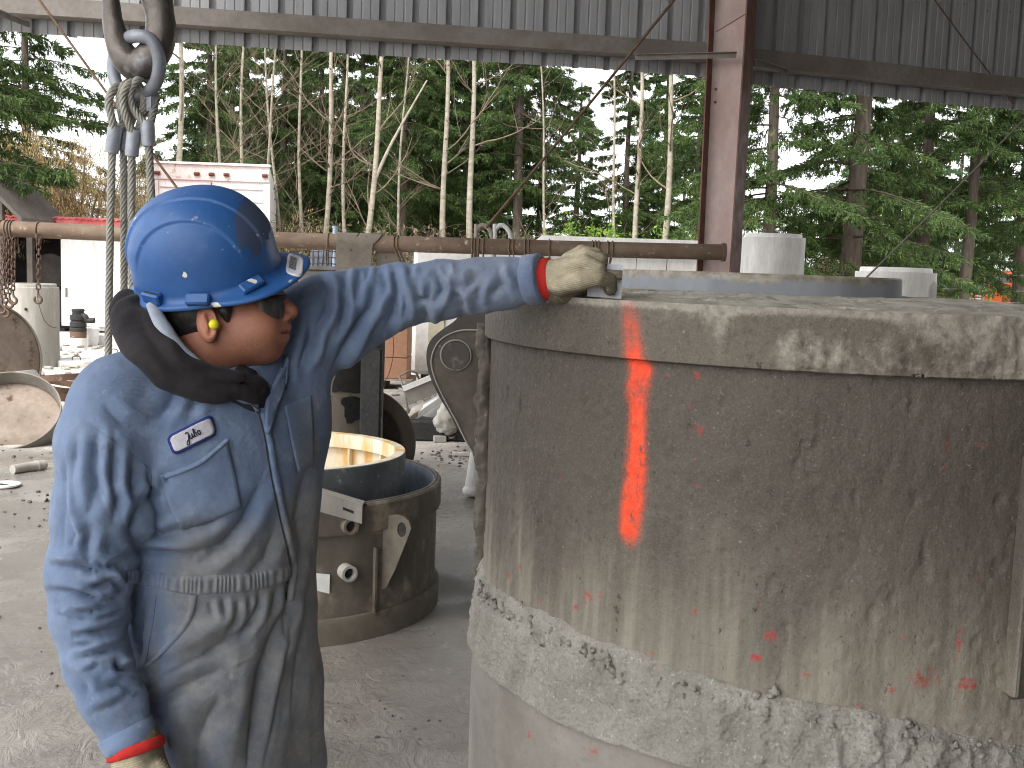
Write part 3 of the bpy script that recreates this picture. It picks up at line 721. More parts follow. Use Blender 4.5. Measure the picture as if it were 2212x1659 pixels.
# --- centre background
d = 15.2
xl, xr = P(892, 600, d)[0], P(1165, 600, d)[0]; zt = P(1000, 533, d)[2]
T = thing('white_tank', [(xl + xr) / 2, d, 0], 'low white box tank behind the outstretched arm, under the pipe', 'tank')
part('body', box(((xl + xr) / 2, d + .6, zt / 2 + .06), (xr - xl, 1.2, zt - .12), bev=.06), M_WHITE, T)
part('lid', box(((xl + xr) / 2 + .1, d + .6, zt + .012), (xr - xl - .4, 1.0, .03)), M_WHITE, T, False)
for x in (xl + .2, xr - .2): part('skid', box((x, d + .6, .06), (.12, 1.1, .12)), M_STEELD, T, False)
part('cream_panel', box((xl + .35, d - .012, .9), (.22, .03, .62)), G('cream_panel_paint', C(206, 200, 178), C(196, 188, 166), 3, bump=0), T, False)
part('seam', box(((xl + xr) / 2, d - .006, 1.12), (xr - xl - .12, .012, .02)), M_CONC2, T, False)
# cartons on a pallet
c = on_ground(858, 14.6)
T = thing('timber_pallet', c, 'dark timber pallet under the stacked cartons', 'pallet')
for k in range(5): part('deck_board', box(c + np.array([-.15, -.3 + k * .15, .13]), (.85, .11, .022)), M_TIMBER, T, False)
for k in (-.5, -.15, .22): part('runner', box(c + np.array([k, 0, .06]), (.09, .7, .118)), M_TIMBER, T, False)
zc = P(858, 773, 14.3)[2]; zl = .142
for z0, z1, lb, w in ((zl, zc - .004, 'lower brown cardboard carton on the pallet left of the white tank', .84), (zc + .002, zc + .42, 'upper brown cardboard carton on the pallet left of the white tank', .838)):
    cc = c + np.array([-.225 + .0, 0, (z0 + z1) / 2])
    T = thing('cardboard_carton', cc * [1, 1, 0] + [0, 0, z0], lb, 'carton', 'cartons stacked on the pallet')
    part('box_body', box(cc, (w, .6, z1 - z0), bev=.008), M_CARD, T)
    part('tape_strip', box(cc + np.array([0, -.3015, 0]), (.06, .004, z1 - z0 - .02)), M_CARD, T, False)
solo('bent_strap', tube(spline([P(838, 690, 14.0), P(849, 730, 14.0), P(849, 770, 14.0), P(838, 812, 14.0), P(820, 836, 14.0)], 5), .02, 6, flat=(1, .25)), M_STEELD, 'thin bent steel strap curving in front of the cartons', 'strap', None, True)
# long concrete vault
d = 17.0; xl, xr = P(1168, 600, d)[0], P(1512, 600, d)[0]; zt = P(1300, 513, d)[2]; zu = P(1300, 541, d)[2]
T = thing('concrete_vault', [(xl + xr) / 2, d, 0], 'long pale concrete vault with an overhanging lid behind the glove and pipe', 'concrete vault')
poly = [np.array([xl - .17, d - .12, zt - .13]), np.array([xl + .0, d - .12, zt]), np.array([xr, d - .12, zt]), np.array([xr, d - .12, zt - .13])]
part('lid', prism(poly, (0, 1.7, 0)), M_CONC, T, False)
k = 5; w = (xr - xl - .1) / k
for i in range(k): part('wall_panel', box((xl + .05 + w * (i + .5), d + .06 + .004 * (i % 2), (zt - .13) / 2), (w - .012, .12, zt - .14)), M_CONC, T, False)
part('core', box(((xl + xr) / 2, d + .8, (zt - .14) / 2), (xr - xl - .2, 1.3, zt - .15)), M_CONC2, T, False)
# gap items right of the hard hat
c = P(692, 560, 22.0)
solo('blue_container', join(box((c[0] + .1, 22.6, .98), (.62, 1.2, 1.9), bev=.03), *[box((c[0] - .15 + k * .1, 21.99, .98), (.03, .03, 1.7)) for k in range(6)]), M_BLUEGREY, 'dark blue-grey cabinet under the pipe between hard hat and belts', 'cabinet')
q = P(724, 492, 12.5)
solo('pale_post', join(cyl([q[0], q[1], 0], q, .028, n=12), box([q[0], q[1], .012], (.2, .2, .024)), cyl(q, q + [0, 0, .02], .034, n=12)), M_PALEBLUE, 'slim pale blue post standing beside the draped belts', 'post')
T0 = P(715, 590, 12.0)
zz = P(738, 584, 12.0)[2]
T = thing('form_box', [T0[0], 12.0, 0], 'low brown-grey steel form box behind the outstretched shoulder', 'form')
part('box_wall', box((T0[0], 12.5, zz / 2), (.74, 1.0, zz), bev=.02), M_STEEL, T)
part('top_flange', box((T0[0], 12.5, zz + .02), (.80, 1.08, .04)), M_STEEL, T, False)
cg = thing('rebar_cage', [P(705, 580, 12.2)[0], 12.2, zz + .04], 'small rusty rebar cage standing on the form box beside the hard hat', 'rebar')
xa, xb = P(672, 570, 12.2)[0], P(742, 570, 12.2)[0]
for k in range(3): part('hoop_bar', tube([[xa, 12.15 , zz + .06 + k * .07], [(xa + xb) / 2, 12.13, zz + .065 + k * .07 + .008], [xb, 12.15, zz + .06 + k * .07 ]], .0065, 6), M_RUST, cg, True)
for k in range(7): part('upright_bar', tube([[xa + (xb - xa) * (k + .5) / 7, 12.162, zz + .04], [xa + (xb - xa) * (k + .5) / 7 + .01 * (k % 3), 12.165, zz + .24]], .006, 6), M_RUST, cg, True)
solo('loose_rod', cyl(P(684, 524, 12.3), P(700, 536, 12.3) , .012, n=8), M_PALEBLUE, 'short pale rod sticking up at an angle right of the hard hat', 'rod', None, True)

# --- upright form with a black opening, and the flange ring beside it
M_FORMG = G('spattered_form', C(134, 124, 112), C(112, 102, 92), 2.5, (0.7, 0.95), 0.35, 45, c3=C(76, 66, 58), s3=22, t3=(0.64, 0.72), streak=(1, 1, .5))
c = on_ground(690, 6.95); R = .43
T = thing('upright_form', c, 'grey spattered upright form with a ragged black opening behind the worker', 'form')
part('shell', lathe([(R, 0), (R, 1.28), (R + .02, 1.285), (R + .02, 1.34), (R - .02, 1.34), (R - .02, 0)], c, 72, closed_prof=True), M_FORMG, T)
ang = lambda x: -math.pi / 2 + math.asin(max(-1, min(1, (x - 690) / 146)))
def ragged(x0, x1, y0, y1, off, seed):
    n, m = 26, 26; V = []
    for j in range(m + 1):
        for i in range(n + 1):
            a = ang(x0) + (ang(x1) - ang(x0)) * i / n
            z = P(790, y0 + (y1 - y0) * j / m, 6.6)[2]
            V.append([R + off, a, z])
    V = np.array(V); jag = fbm(np.column_stack([V[:, 1] * 4, V[:, 2] * 9, np.zeros(len(V))]), 3, seed)
    e = np.zeros(len(V)); i_ = np.tile(np.arange(n + 1), m + 1); j_ = np.repeat(np.arange(m + 1), n + 1)
    V[:, 1] -= 0.16 * jag * (1 - i_ / n); V[:, 2] += 0.035 * jag * (j_ > m - 3)
    W_ = np.column_stack([c[0] + V[:, 0] * np.cos(V[:, 1]), c[1] + V[:, 0] * np.sin(V[:, 1]), V[:, 2]])
    return W_, [(j * (n + 1) + i, j * (n + 1) + i + 1, (j + 1) * (n + 1) + i + 1, (j + 1) * (n + 1) + i) for j in range(m) for i in range(n)]
part('opening_patch', ragged(752, 836, 690, 852, .006, 3), M_BLACK, T)  # black patch on the shell, painted as the dark of an opening
part('opening_patch', ragged(768, 835, 858, 912, .006, 8), M_BLACK, T)
g = ragged(748, 800, 852, 858, .012, 5); part('ledge', g, M_FORMG, T)
q = on_ground(826, 6.62)
solo('rubber_skirt', box([q[0] - .05, 6.58, .67], (.13, .05, .95), bev=.012), M_BLACK, 'narrow black rubber strip standing against the right side of the upright form', 'rubber strip')
cR = P(772, 968, 7.35)
V, F = lathe([(.30, 0), (.405, 0), (.405, .05), (.395, .06), (.31, .06), (.30, .05)], (0, 0, 0), 72, closed_prof=True)
x, y, dd = frame(nrm(np.array([.30, -.95, .05]))); A = np.array([x, y, dd])
cR[2] = .405
T = thing('flange_ring', [cR[0], cR[1], 0], 'round grey flange ring standing on edge right of the upright form', 'ring')
part('ring_body', (V @ A + cR, F), M_FORMG, T)
V, F = lathe([(0, .02), (.302, .02), (.302, .035), (0, .035)], (0, 0, 0), 48); part('ring_web', (V @ A + cR, F), M_STEELD, T)
# --- scrap pile
M_SHEET = G('weathered_sheet', C(176, 172, 166), C(150, 146, 142), 3, (0.6, 0.9), 0.2, 30, c3=C(84, 104, 140), s3=10, t3=(0.68, 0.72))
SD = 10.2
def bar(*pts, r=.012): return tube([P(x, y, SD + dz) for x, y, dz in pts], r, 6)
T = thing('step_frame', [P(920, 850, SD)[0], SD, .3], 'bent metal step frame lying tipped on the scrap pile', 'metal frame')
part('side_rail', join(bar((862, 812, 0), (872, 838, 0), (885, 905, 0)), bar((862, 812, 0), (884, 801, .05), (899, 805, .1), (906, 820, .15))), M_STEEL, T, True)
part('side_rail', join(bar((935, 781, .1), (946, 812, .1), (962, 872, .1)), bar((921, 787, .12), (935, 781, .1), (950, 783, .15))), M_STEEL, T, True)
part('step_plate', prism([P(872, 846, SD - .02), P(942, 815, SD + .06), P(955, 845, SD + .08), P(884, 874, SD)], (0, .02, .015)), M_STEEL, T, False)
part('step_edge', beam(P(871, 840, SD - .03), P(942, 811, SD + .05), .02, .05), M_CONC, T, False)
for a_, b_, w_, lb in (((868, 918), (968, 848), .07, 'pale square timber lying across the scrap pile'), ((880, 905), (945, 862), .06, 'grey plank on the scrap pile under the step frame')):
    solo('timber_post', beam(P(*a_, SD - .12), P(*b_, SD + .2), w_, w_ * .9, bev=.006), M_TIMBER if w_ < .065 else M_CONC, lb, 'timber', 'timbers on the scrap pile')
solo('sheet_panel', prism([P(866, 932, SD + .0), P(960, 890, SD + .1), P(985, 838, SD + .5), P(890, 880, SD + .4)], (0, .02, -.015)), M_SHEET, 'pale weathered sheet panel with blue marks tipped on the scrap pile', 'panel', None, False)
V, F = ball((0, 0, 0), (.15, .13, .19), 44, 30); V = V * (1 + .30 * fbm(V * 9, 4, 3) - .25 * np.abs(fbm(V * 16, 3, 8)))[:, None]
A = np.array(Matrix.Rotation(.5, 3, 'Y'))
solo('crumpled_sack', (V @ A.T + P(972, 900, SD - .15), F), M_CONC2, 'rounded crumpled pale sack at the right of the scrap pile', 'sack', None, True)
a0, b0 = PG(868, 950), PG(1008, 944)
solo('shadow_block', box([(a0[0] + b0[0]) / 2 + .05, SD + .25, .1], (.75, .8, .2), rotz(.06), bev=.02), M_BLACK, 'low dark block standing in for the shadow under the scrap pile', 'skid')  # black box added where only shadow lies under the pile
for x, y, s_, rz, lb in ((950, 948, (.12, .07, .06), .2, 'small concrete block lying in front of the scrap pile'), (1004, 981, (.22, .05, .035), -.1, 'short pale batten on the slurry by the big form'),
                         (918, 944, (.10, .05, .03), .9, 'thin chip of timber beside the dark shadow block')):
    solo('offcut_block', box(PG(x, y, s_[2] / 2 + .002), s_, rotz(rz), bev=.006), M_CONC2, lb, 'offcut', 'offcuts on the floor')
pts = [PG(958, 938, .03), PG(975, 946, .05), PG(992, 940, .06), PG(1006, 945, .03)]
solo('bent_wire', tube(spline(pts, 6), .008, 6), M_WIRE, 'curled wire lying in front of the scrap pile', 'wire', None, True)
q = PG(1019, 1074)
solo('white_pipe', join(tube([q + [0, 0, .04], q + [-.0, 0, .06], q + [.035, .02, .42]], [.05, .055, .045], 16), ball(q + [0, 0, .05], (.07, .07, .05), 14, 8)), M_WHITE, 'white plastic pipe standing just behind the big form edge', 'pipe piece')
# --- far right: vehicles, dirt mound, fence
def truck():
    d = 44.0; k = d / FPX
    x0 = P(2102, 630, d)[0]; zt = P(2180, 603, d)[2]
    T = thing('orange_truck', [x0 + 2.2, d + 1, 0], 'orange truck with a pale grille parked beyond the fence at the far right', 'truck')
    part('hood', box((x0 + .75, d + 1.0, 1.05), (1.3, 1.7, .7), bev=.12), M_ORANGE, T)
    part('grille', box((x0 + .06, d + 1.0, 1.05), (.14, 1.3, .72), bev=.03), M_CONC, T)
    for j in range(5): part('grille_bar', box((x0 + .20, d + .1, .8 + j * .12), (.34, .06, .05)), M_CONC, T, False)
    cb = part('cab', join(box((x0 + 2.1, d + 1.0, 1.3), (1.5, 1.9, 1.1), bev=.1), box((x0 + 2.2, d + 1.0, 2.05), (1.2, 1.75, .6), bev=.12)), M_ORANGE, T)
    part('window', box((x0 + 2.2, d + .118, 2.03), (.85, .03, .38), bev=.01), M_GLASS, cb)
    part('windscreen', box((x0 + 1.585, d + 1.0, 2.0), (.04, 1.45, .42)), M_GLASS, cb, False)
    part('door_line', box((x0 + 2.15, d + .044, 1.3), (1.0, .02, .03)), M_STEELD, cb, False)
    part('flatbed', box((x0 + 4.6, d + 1.0, 1.15), (3.4, 2.1, .25), bev=.03), M_STEELD, T)
    part('bumper', box((x0 + .0, d + 1.0, .5), (.16, 1.9, .22), bev=.03), M_STEELD, T)
    for x in (x0 + .75, x0 + 4.6):
        for y in (d + .15, d + 1.85):
            w = part('wheel', tube([[x, y - .13, .46], [x, y - .1, .46], [x, y + .1, .46], [x, y + .13, .46]], [.38, .46, .46, .38], 22), M_BLACK, T)
            part('rim', cyl([x, y - .14, .46], [x, y + .14, .46], .22, n=14), M_CONC2, w)
truck()
def loader():
    d = 45.0; x0 = P(2012, 640, d)[0]
    T = thing('orange_loader', [x0 + .4, d, 0], 'small rounded orange machine beside the concrete ring at the far right', 'machine')
    part('hood', box((x0 + .3, d + .7, 1.05), (.75, 1.2, .75), bev=.2), M_ORANGE, T)
    part('engine_cover', box((x0 + .95, d + .7, 1.0), (.7, 1.1, .5), bev=.14), M_RUST, T)
    part('counterweight', box((x0 + 1.55, d + .7, .9), (.6, 1.2, .7), bev=.06), M_BLACK, T)
    for x in (x0 + .25, x0 + 1.4):
        w = part('wheel', tube([[x, d - .05, .4], [x, d, .4], [x, d + .25, .4], [x, d + .3, .4]], [.32, .4, .4, .32], 20), M_BLACK, T); part('rim', cyl([x, d - .06, .4], [x, d + .31, .4], .2, n=12), M_ORANGE, w)
        part('wheel', tube([[x, d + 1.1, .4], [x, d + 1.4, .4]], .4, 20), M_BLACK, T)
loader()
V, F = [], []
N_ = 48; xs = np.linspace(-1, 1, N_); X, Y = np.meshgrid(xs, xs)
h = np.maximum(0, 1 - np.sqrt(X ** 2 + Y ** 2)) ** .8; q = on_ground(1775, 38)
Z = h * 2.6 + .22 * fbm(np.column_stack([X.ravel() * 4, Y.ravel() * 4, 0 * X.ravel()]), 4, 2).reshape(X.shape) * (h > 0)
i = np.arange(N_ * N_).reshape(N_, N_)
solo('dirt_mound', (np.column_stack([q[0] + 2.4 * X.ravel(), q[1] + 3 * Y.ravel(), Z.ravel() - .02]), np.stack([i[:-1, :-1], i[:-1, 1:], i[1:, 1:], i[1:, :-1]], -1).reshape(-1, 4)), M_MUD, 'brown dirt mound between the two white concrete rings', 'mound', None, True)
def fence():
    d = 33.0; a, b = on_ground(1700, d), on_ground(2700, d + 8)
    T = thing('wire_fence', a, 'thin wire fence on steel posts running behind the concrete rings', 'fence')
    n = 9; L = np.linalg.norm(b - a)
    for k in range(n): part('post', cyl(a + (b - a) * k / (n - 1), a + (b - a) * k / (n - 1) + [0, 0, 2.3], .04, n=10), M_CONC2, T)
    for z in (1.2, 1.6, 2.0, 2.12, 2.25):
        pts = []
        for t in np.linspace(0, 1, 8 * (n - 1) + 1):
            s_ = (t * (n - 1)) % 1; pts.append(a + (b - a) * t + np.array([0, -.045, z - .05 * math.sin(math.pi * s_)]))
        part('strand', tube(pts, .009, 5), M_CONC2, T, True)
fence()
# --- clods and crumbs on the floor: uncountable
def clods():
    r_ = random.Random(5); gs = []
    for cx, cy, sx, sy, n in ((70, 1080, 75, 40, 50), (985, 982, 50, 12, 110), (880, 1560, 120, 60, 26), (60, 1300, 70, 200, 30), (100, 960, 90, 20, 40)):
        for _ in range(n):
            x, y = r_.gauss(cx, sx), r_.gauss(cy, sy)
            if y < 900: continue
            p_ = PG(x, y); s_ = (abs(r_.gauss(0, .007)) + .002) * (1.0 if y < 1200 else .55)
            V, F = ball((0, 0, 0), (s_ * r_.uniform(.7, 1.5), s_ * r_.uniform(.7, 1.5), s_ * .8), 6, 4)
            V = V * (1 + .3 * np.array([r_.uniform(-1, 1) for _ in range(len(V))]))[:, None]
            gs.append((V + p_ + [0, 0, s_ * .35], F))
    solo('mud_clods', join(*gs), M_STEELD, 'scattered small clods and crumbs on the slurry floor', 'clods', None, False, kind='stuff')
clods()
def rubble():
    r_ = random.Random(9); gs = []
    for cx, cy, sx, sy, n in ((190, 770, 70, 22, 90), (150, 835, 60, 18, 60), (930, 880, 40, 25, 60), (240, 740, 60, 10, 60)):
        for _ in range(n):
            x, y = r_.gauss(cx, sx), r_.gauss(cy, sy)
            if y < 735: continue
            p_ = PG(x, y); s_ = abs(r_.gauss(0, .05)) + .015
            V, F = box((0, 0, 0), (s_ * r_.uniform(.6, 2), s_ * r_.uniform(.6, 1.6), s_ * r_.uniform(.3, .8)), rotz(r_.uniform(0, 3)), bev=s_ * .2)
            V = V * (1 + .25 * vnoise(V * 23 + x, 4)[:, None]); gs.append((V + p_ + [0, 0, s_ * .2], F))
    solo('pale_rubble', join(*gs), M_CONC2, 'loose pale rubble strewn over the gravel beyond the shed', 'rubble', None, False, kind='stuff')
rubble()
# ================================================================ trees beyond the yard
def leaf_mat(name, c1, c2, c3, trans=0.25):
    n = NB(name); g = n.t.nodes.new('ShaderNodeNewGeometry')
    oi = n.t.nodes.new('ShaderNodeObjectInfo')
    col = n.ramp(g.outputs['Random Per Island'], (0.0, c1), (0.6, c2), (1.0, c3))
    cl = n.noise(0.9, 3, 0.5); col = n.mix(n.mr(cl, 0.35, 0.65, 0, 0.6), col, c1)
    col = n.mix(n.ma('MULTIPLY', oi.outputs['Random'], 0.35), col, c2)
    n.set(Base_Color=col, Roughness=0.75, Specular_IOR_Level=0.2)
    tr = n.t.nodes.new('ShaderNodeBsdfTranslucent'); n._in(tr, 0, col)
    mx = n.t.nodes.new('ShaderNodeMixShader'); mx.inputs[0].default_value = trans
    n.t.links.new(n.b.outputs[0], mx.inputs[1]); n.t.links.new(tr.outputs[0], mx.inputs[2]); n.t.links.new(mx.outputs[0], n.out.inputs[0])
    return n.m
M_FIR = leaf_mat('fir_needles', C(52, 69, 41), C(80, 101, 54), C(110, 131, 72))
M_FIR2 = leaf_mat('far_fir_needles', C(70, 90, 66), C(88, 108, 76), C(110, 130, 92))  # paler, bluer needles: distance haze put into the colour
M_BUSH = leaf_mat('bush_leaves', C(86, 120, 44), C(120, 152, 58), C(150, 178, 80), 0.4)
M_CATKIN = leaf_mat('hazel_catkins', C(150, 132, 88), C(184, 164, 112), C(206, 190, 140), 0.2)
M_BROWNLEAF = leaf_mat('withered_leaves', C(104, 92, 72), C(128, 114, 90), C(146, 132, 106), 0.2)
M_TWIG = G('bare_twigs', C(128, 114, 96), C(98, 86, 72), 8, (0.8, 0.95), 0)
M_FIRBARK = G('fir_bark', C(98, 88, 78), C(70, 62, 54), 3, (0.85, 1), 0.5, 14, c3=C(112, 118, 84), s3=3, t3=(0.6, 0.75), streak=(4, 4, .6))
M_ALDER = G('alder_bark', C(168, 160, 144), C(136, 127, 112), 4, (0.8, 0.95), 0.2, 30, c3=C(84, 74, 62), s3=7, t3=(0.63, 0.7), streak=(1, 1, 2.2))
M_DARKWOOD = G('bough_wood', C(86, 74, 60), C(66, 56, 46), 5, (0.9, 1), 0)

def leaves(base, dirv, L, Wd, rng):
    """diamond faces: base points, directions, lengths, widths -> verts, quads"""
    n = len(base); side = np.cross(dirv, rng.normal(size=(n, 3))); side /= np.linalg.norm(side, axis=1)[:, None] + 1e-9
    a = base; t = base + dirv * L[:, None]; m = base + dirv * (0.42 * L)[:, None]
    V = np.stack([a, m + side * Wd[:, None] / 2, t, m - side * Wd[:, None] / 2], 1).reshape(-1, 3)
    return V, np.arange(4 * n).reshape(n, 4)
def fir_crown(seed, h0, H, L0, nb, per, leaf=0.17, droop=0.45):
    rng = np.random.default_rng(seed); VV, wood = [], []
    for b in range(nb):
        u = rng.random() ** 1.15; h = h0 + (H - h0) * u; az = rng.random() * 2 * math.pi
        L = L0 * (1 - 0.78 * u) * rng.uniform(0.55, 1.15); L = max(L, .5)
        out = np.array([math.cos(az), math.sin(az), 0]); sd_ = np.array([-out[1], out[0], 0]); up = np.array([0, 0, 1.0])
        e0 = rng.uniform(-.10, .22); dr = droop * rng.uniform(.7, 1.3)
        def axis(t): return out * (L * t)[:, None] + up * (h + L * (e0 * t - dr * t * t + .18 * t ** 4))[:, None] + sd_ * (L * .08 * np.sin(3 * t + az))[:, None]
        n = int(per * (0.5 + L / L0)); t = .12 + .88 * rng.random(n) ** .75
        # side twigs gather the needles into sprays
        nt_ = max(8, int(11 * L)); tw_t = .15 + .85 * np.sort(rng.random(nt_)); tw_s = rng.choice([-1, 1], nt_); tw_l = (.34 * L * (1 - tw_t * .72) + .1) * rng.uniform(.5, 1.15, nt_)
        k = rng.integers(0, nt_, n); s_ = rng.random(n) ** .8
        base = axis(tw_t[k]); sdv = sd_[None] * tw_s[k][:, None] * .85 + out[None] * .55 - up[None] * .12
        pos = base + sdv * (tw_l[k] * s_)[:, None] - up[None] * (.32 * tw_l[k] * s_ ** 2)[:, None] + rng.normal(size=(n, 3)) * .018
        hang = rng.random(n) < .40
        dv = sdv * .6 + out[None] * .35 + rng.normal(size=(n, 3)) * .38 - up[None] * .28
        dv[hang] = -up * 1.0 + rng.normal(size=(hang.sum(), 3)) * .28 + out[None] * .2
        dv /= np.linalg.norm(dv, axis=1)[:, None]
        V, _ = leaves(pos, dv, leaf * rng.uniform(.5, 1.3, n), .17 * leaf * rng.uniform(.7, 1.4, n), rng); VV.append(V)
        tt = np.linspace(0, 1, 7); wood.append(tube(axis(tt), np.linspace(.022, .005, 7) * (L / 3 + .3), 4, caps=False))
    V = np.vstack(VV); F = np.arange(len(V)).reshape(-1, 4)
    wv, wf = join(*wood)
    nl = len(F); return (np.vstack([V, wv]), np.vstack([F, np.array(wf) + len(V)]), nl)
CROWNS = []
for sd_, h0, H, L0, nb, per in ((1, 2.0, 15, 3.6, 105, 760), (2, 3.0, 16, 2.9, 120, 640), (3, 4.2, 17, 2.7, 115, 640), (4, 1.4, 14, 3.9, 110, 780), (5, 2.6, 13, 2.5, 120, 620)):
    v_, f_, nl = fir_crown(sd_, h0, H, L0, nb, per); me = _mesh('fir_crown', v_, f_, M_FIR, False); me.materials.append(M_DARKWOOD)
    me.polygons.foreach_set('material_index', (np.arange(len(f_)) >= nl).astype(np.int32)); CROWNS.append((me, H))
FARC = []
for sd_, h0, H, L0 in ((21, .8, 15, 3.2), (22, 2.6, 17, 3.0), (23, .5, 12, 3.4)):
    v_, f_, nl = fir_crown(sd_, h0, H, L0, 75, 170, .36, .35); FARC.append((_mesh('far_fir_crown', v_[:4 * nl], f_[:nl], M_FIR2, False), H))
_tr = random.Random(8)
def fir_tree(x, d, r, var, lb, far=False, sc=1.0, top=None, rot=None, grp='fir trees beyond the yard'):
    b = on_ground(x, d); T = thing('fir_tree', b, lb, 'tree', grp)
    H = (FARC if far else CROWNS)[var][-1] * sc
    lean = (P(x + (top or 0), 200, d)[0] - P(x, 200, d)[0]) / 8.0
    zs = np.linspace(0, H, 14)
    path = [b + np.array([lean * z + .03 * math.sin(z * .7 + x), .03 * math.cos(z * .9 + x), z - .05]) for z in zs]
    part('trunk', tube(path, r * (1 - .82 * zs / H) * (1 + .25 * np.exp(-zs / .4)), 12 if not far else 7), M_FIRBARK, T, True)
    rz = _tr.uniform(0, 6.28) if rot is None else rot
    for k, me in enumerate((FARC if far else CROWNS)[var][:-1]):
        o = bpy.data.objects.new(('crown', 'boughs')[k], me); COL.objects.link(o); o.parent = T
        o.rotation_euler = (0, 0, rz); o.scale = (sc, sc, sc)
        o.matrix_parent_inverse = Matrix.Identity(4)
    return T
firs = [
 (1652, 27, .20, 0, 'fir with bright boughs just right of the steel column', .85),
 (1838, 29, .33, 3, 'thick-trunked dark fir, broadest of those right of the column', 1.0),
 (1985, 33, .24, 0, 'full green fir directly above the ring with the pipe opening', 1.05),
 (2085, 31, .19, 2, 'dense fir at the right whose boughs hang over the fence', .95),
 (2200, 38, .24, 1, 'fir at the right edge above the orange truck', 1.1),
 (1925, 44, .22, 3, 'fir standing behind the thick-trunked one', 1.1),
 (2290, 30, .25, 2, 'fir whose boughs reach in at the right edge of the view', 1.0),
 (1112, 36, .19, 2, 'fir with a straight bare grey trunk above the forearm', 1.0),
 (1075, 42, .13, 1, 'slender dark fir left of the straight grey trunk', 1.0),
 (1160, 45, .16, 2, 'slender mossy fir right of the straight grey trunk', 1.05),
 (1240, 50, .2, 4, 'fir low behind the brace rod, mid distance', .8),
 (1345, 41, .16, 4, 'small fir with drooping boughs left of the steel column', .95),
 (1425, 46, .18, 1, 'fir behind the two pale trunks left of the column', .85),
 (1497, 35, .13, 2, 'dark thin fir trunk immediately left of the column', .9),
 (452, 36, .14, 1, 'fir with a straight trunk right of the crane hook', 1.0),
 (530, 44, .17, 4, 'dense fir above the trailer roof', 1.2),
 (610, 40, .15, 1, 'fir just right of the trailer', 1.0),
 (690, 45, .18, 4, 'fir behind the leftmost pale forked trunks', 1.2),
 (775, 42, .16, 1, 'fir between the two tallest pale trunks', 1.0),
 (868, 36, .13, 2, 'narrow dark fir trunk above the draped belts', .95),
 (900, 40, .2, 1, 'stout dark fir right of the narrow trunk above the belts', 1.05),
 (945, 47, .18, 4, 'fir crown filling the gap above the white tank', 1.2),
 (1000, 40, .12, 2, 'thin fir behind the speckled birch-like trunk', 1.0),
 (500, 52, .2, 4, 'fir deep behind the trailer, left of its middle', 1.3),
 (650, 54, .2, 1, 'fir deep behind the first pale alders right of the trailer', 1.15),
 (830, 53, .2, 4, 'fir deep behind the tall side-limbed alder', 1.3),
 (1040, 55, .2, 1, 'fir deep behind the twin speckled trunks', 1.15),
 (735, 50, .18, 2, 'fir deep between the thin alders right of the hard hat', 1.1),
 (-45, 23, .24, 1, 'fir at the left edge whose long boughs droop over the shed', 1.0),
 (60, 35, .2, 3, 'dark fir behind the hazel at the far left', 1.0),
 (-140, 30, .22, 0, 'bushy fir partly cut off by the left edge', 1.0)]
for x, d, r, v, lb, sc in firs: fir_tree(x, d, r, v, lb, False, sc)
far_lb = 'pale distant fir in the back row, behind all the nearer firs'
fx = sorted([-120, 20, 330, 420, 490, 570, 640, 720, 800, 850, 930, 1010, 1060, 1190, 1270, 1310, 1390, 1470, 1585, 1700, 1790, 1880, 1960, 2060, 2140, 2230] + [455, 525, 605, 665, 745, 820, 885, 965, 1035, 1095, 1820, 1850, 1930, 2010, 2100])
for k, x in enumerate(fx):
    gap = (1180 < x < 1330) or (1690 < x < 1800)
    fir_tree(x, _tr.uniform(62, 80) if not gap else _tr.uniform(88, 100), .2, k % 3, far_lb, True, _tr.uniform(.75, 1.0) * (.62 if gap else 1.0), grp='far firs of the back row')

# ---- bare alders and birches
def bare_tree(b, H, r, seed, bend, br0, nbr, fork=None, twig=1.0):
    rng = random.Random(seed); gs = []
    def limb(p, dv, L, r0, depth):
        n = max(4, int(L / .3) + 3); pts = [p]; dv = nrm(dv)
        for i in range(n):
            dv = nrm(dv + np.array([rng.gauss(0, .13), rng.gauss(0, .13), rng.gauss(0, .09) + .05])); pts.append(pts[-1] + dv * L / n)
        rad = np.linspace(r0, r0 * .35, n + 1); gs.append(tube(pts, rad, 5 if r0 > .012 else 3, caps=False))
        if depth > 0:
            for _ in range(rng.randint(3, 5)):
                i = rng.randint(1, n); a = rng.uniform(0, 6.28)
                e = nrm(np.array([math.cos(a), math.sin(a), rng.uniform(-.1, .8)]) * .8 + dv * .8)
                limb(pts[i], e, L * rng.uniform(.3, .6), rad[i] * .6, depth - 1)
    n = 16; zs = np.linspace(0, H, n)
    ph = rng.uniform(0, 6)
    path = np.array([b + np.array([bend * z + .06 * math.sin(z * .8 + ph), .05 * math.cos(z * .7 + ph), z]) for z in zs])
    trunk = tube(path, r * (1 - .75 * zs / H) * (1 + .2 * np.exp(-zs / .3)), 10)
    for k in range(nbr):
        z = rng.uniform(br0, H * .95); i = np.interp(z, zs, np.arange(n)); p = path[int(i)] + (path[min(int(i) + 1, n - 1)] - path[int(i)]) * (i % 1)
        a = rng.uniform(0, 6.28); limb(p, np.array([math.cos(a), math.sin(a), rng.uniform(.1, 1.1)]), rng.uniform(.9, 2.6) * twig, max(.011, r * .26), 2)
    if fork:
        z, ex, L = fork; p = path[int(np.interp(z, zs, np.arange(n)))]
        pts = spline([p, p + np.array([ex * .35, 0, L * .4]), p + np.array([ex, 0, L])], 6); trunk = join(trunk, tube(pts, np.linspace(r * .6, r * .2, len(pts)), 8))
    return trunk, join(*gs)
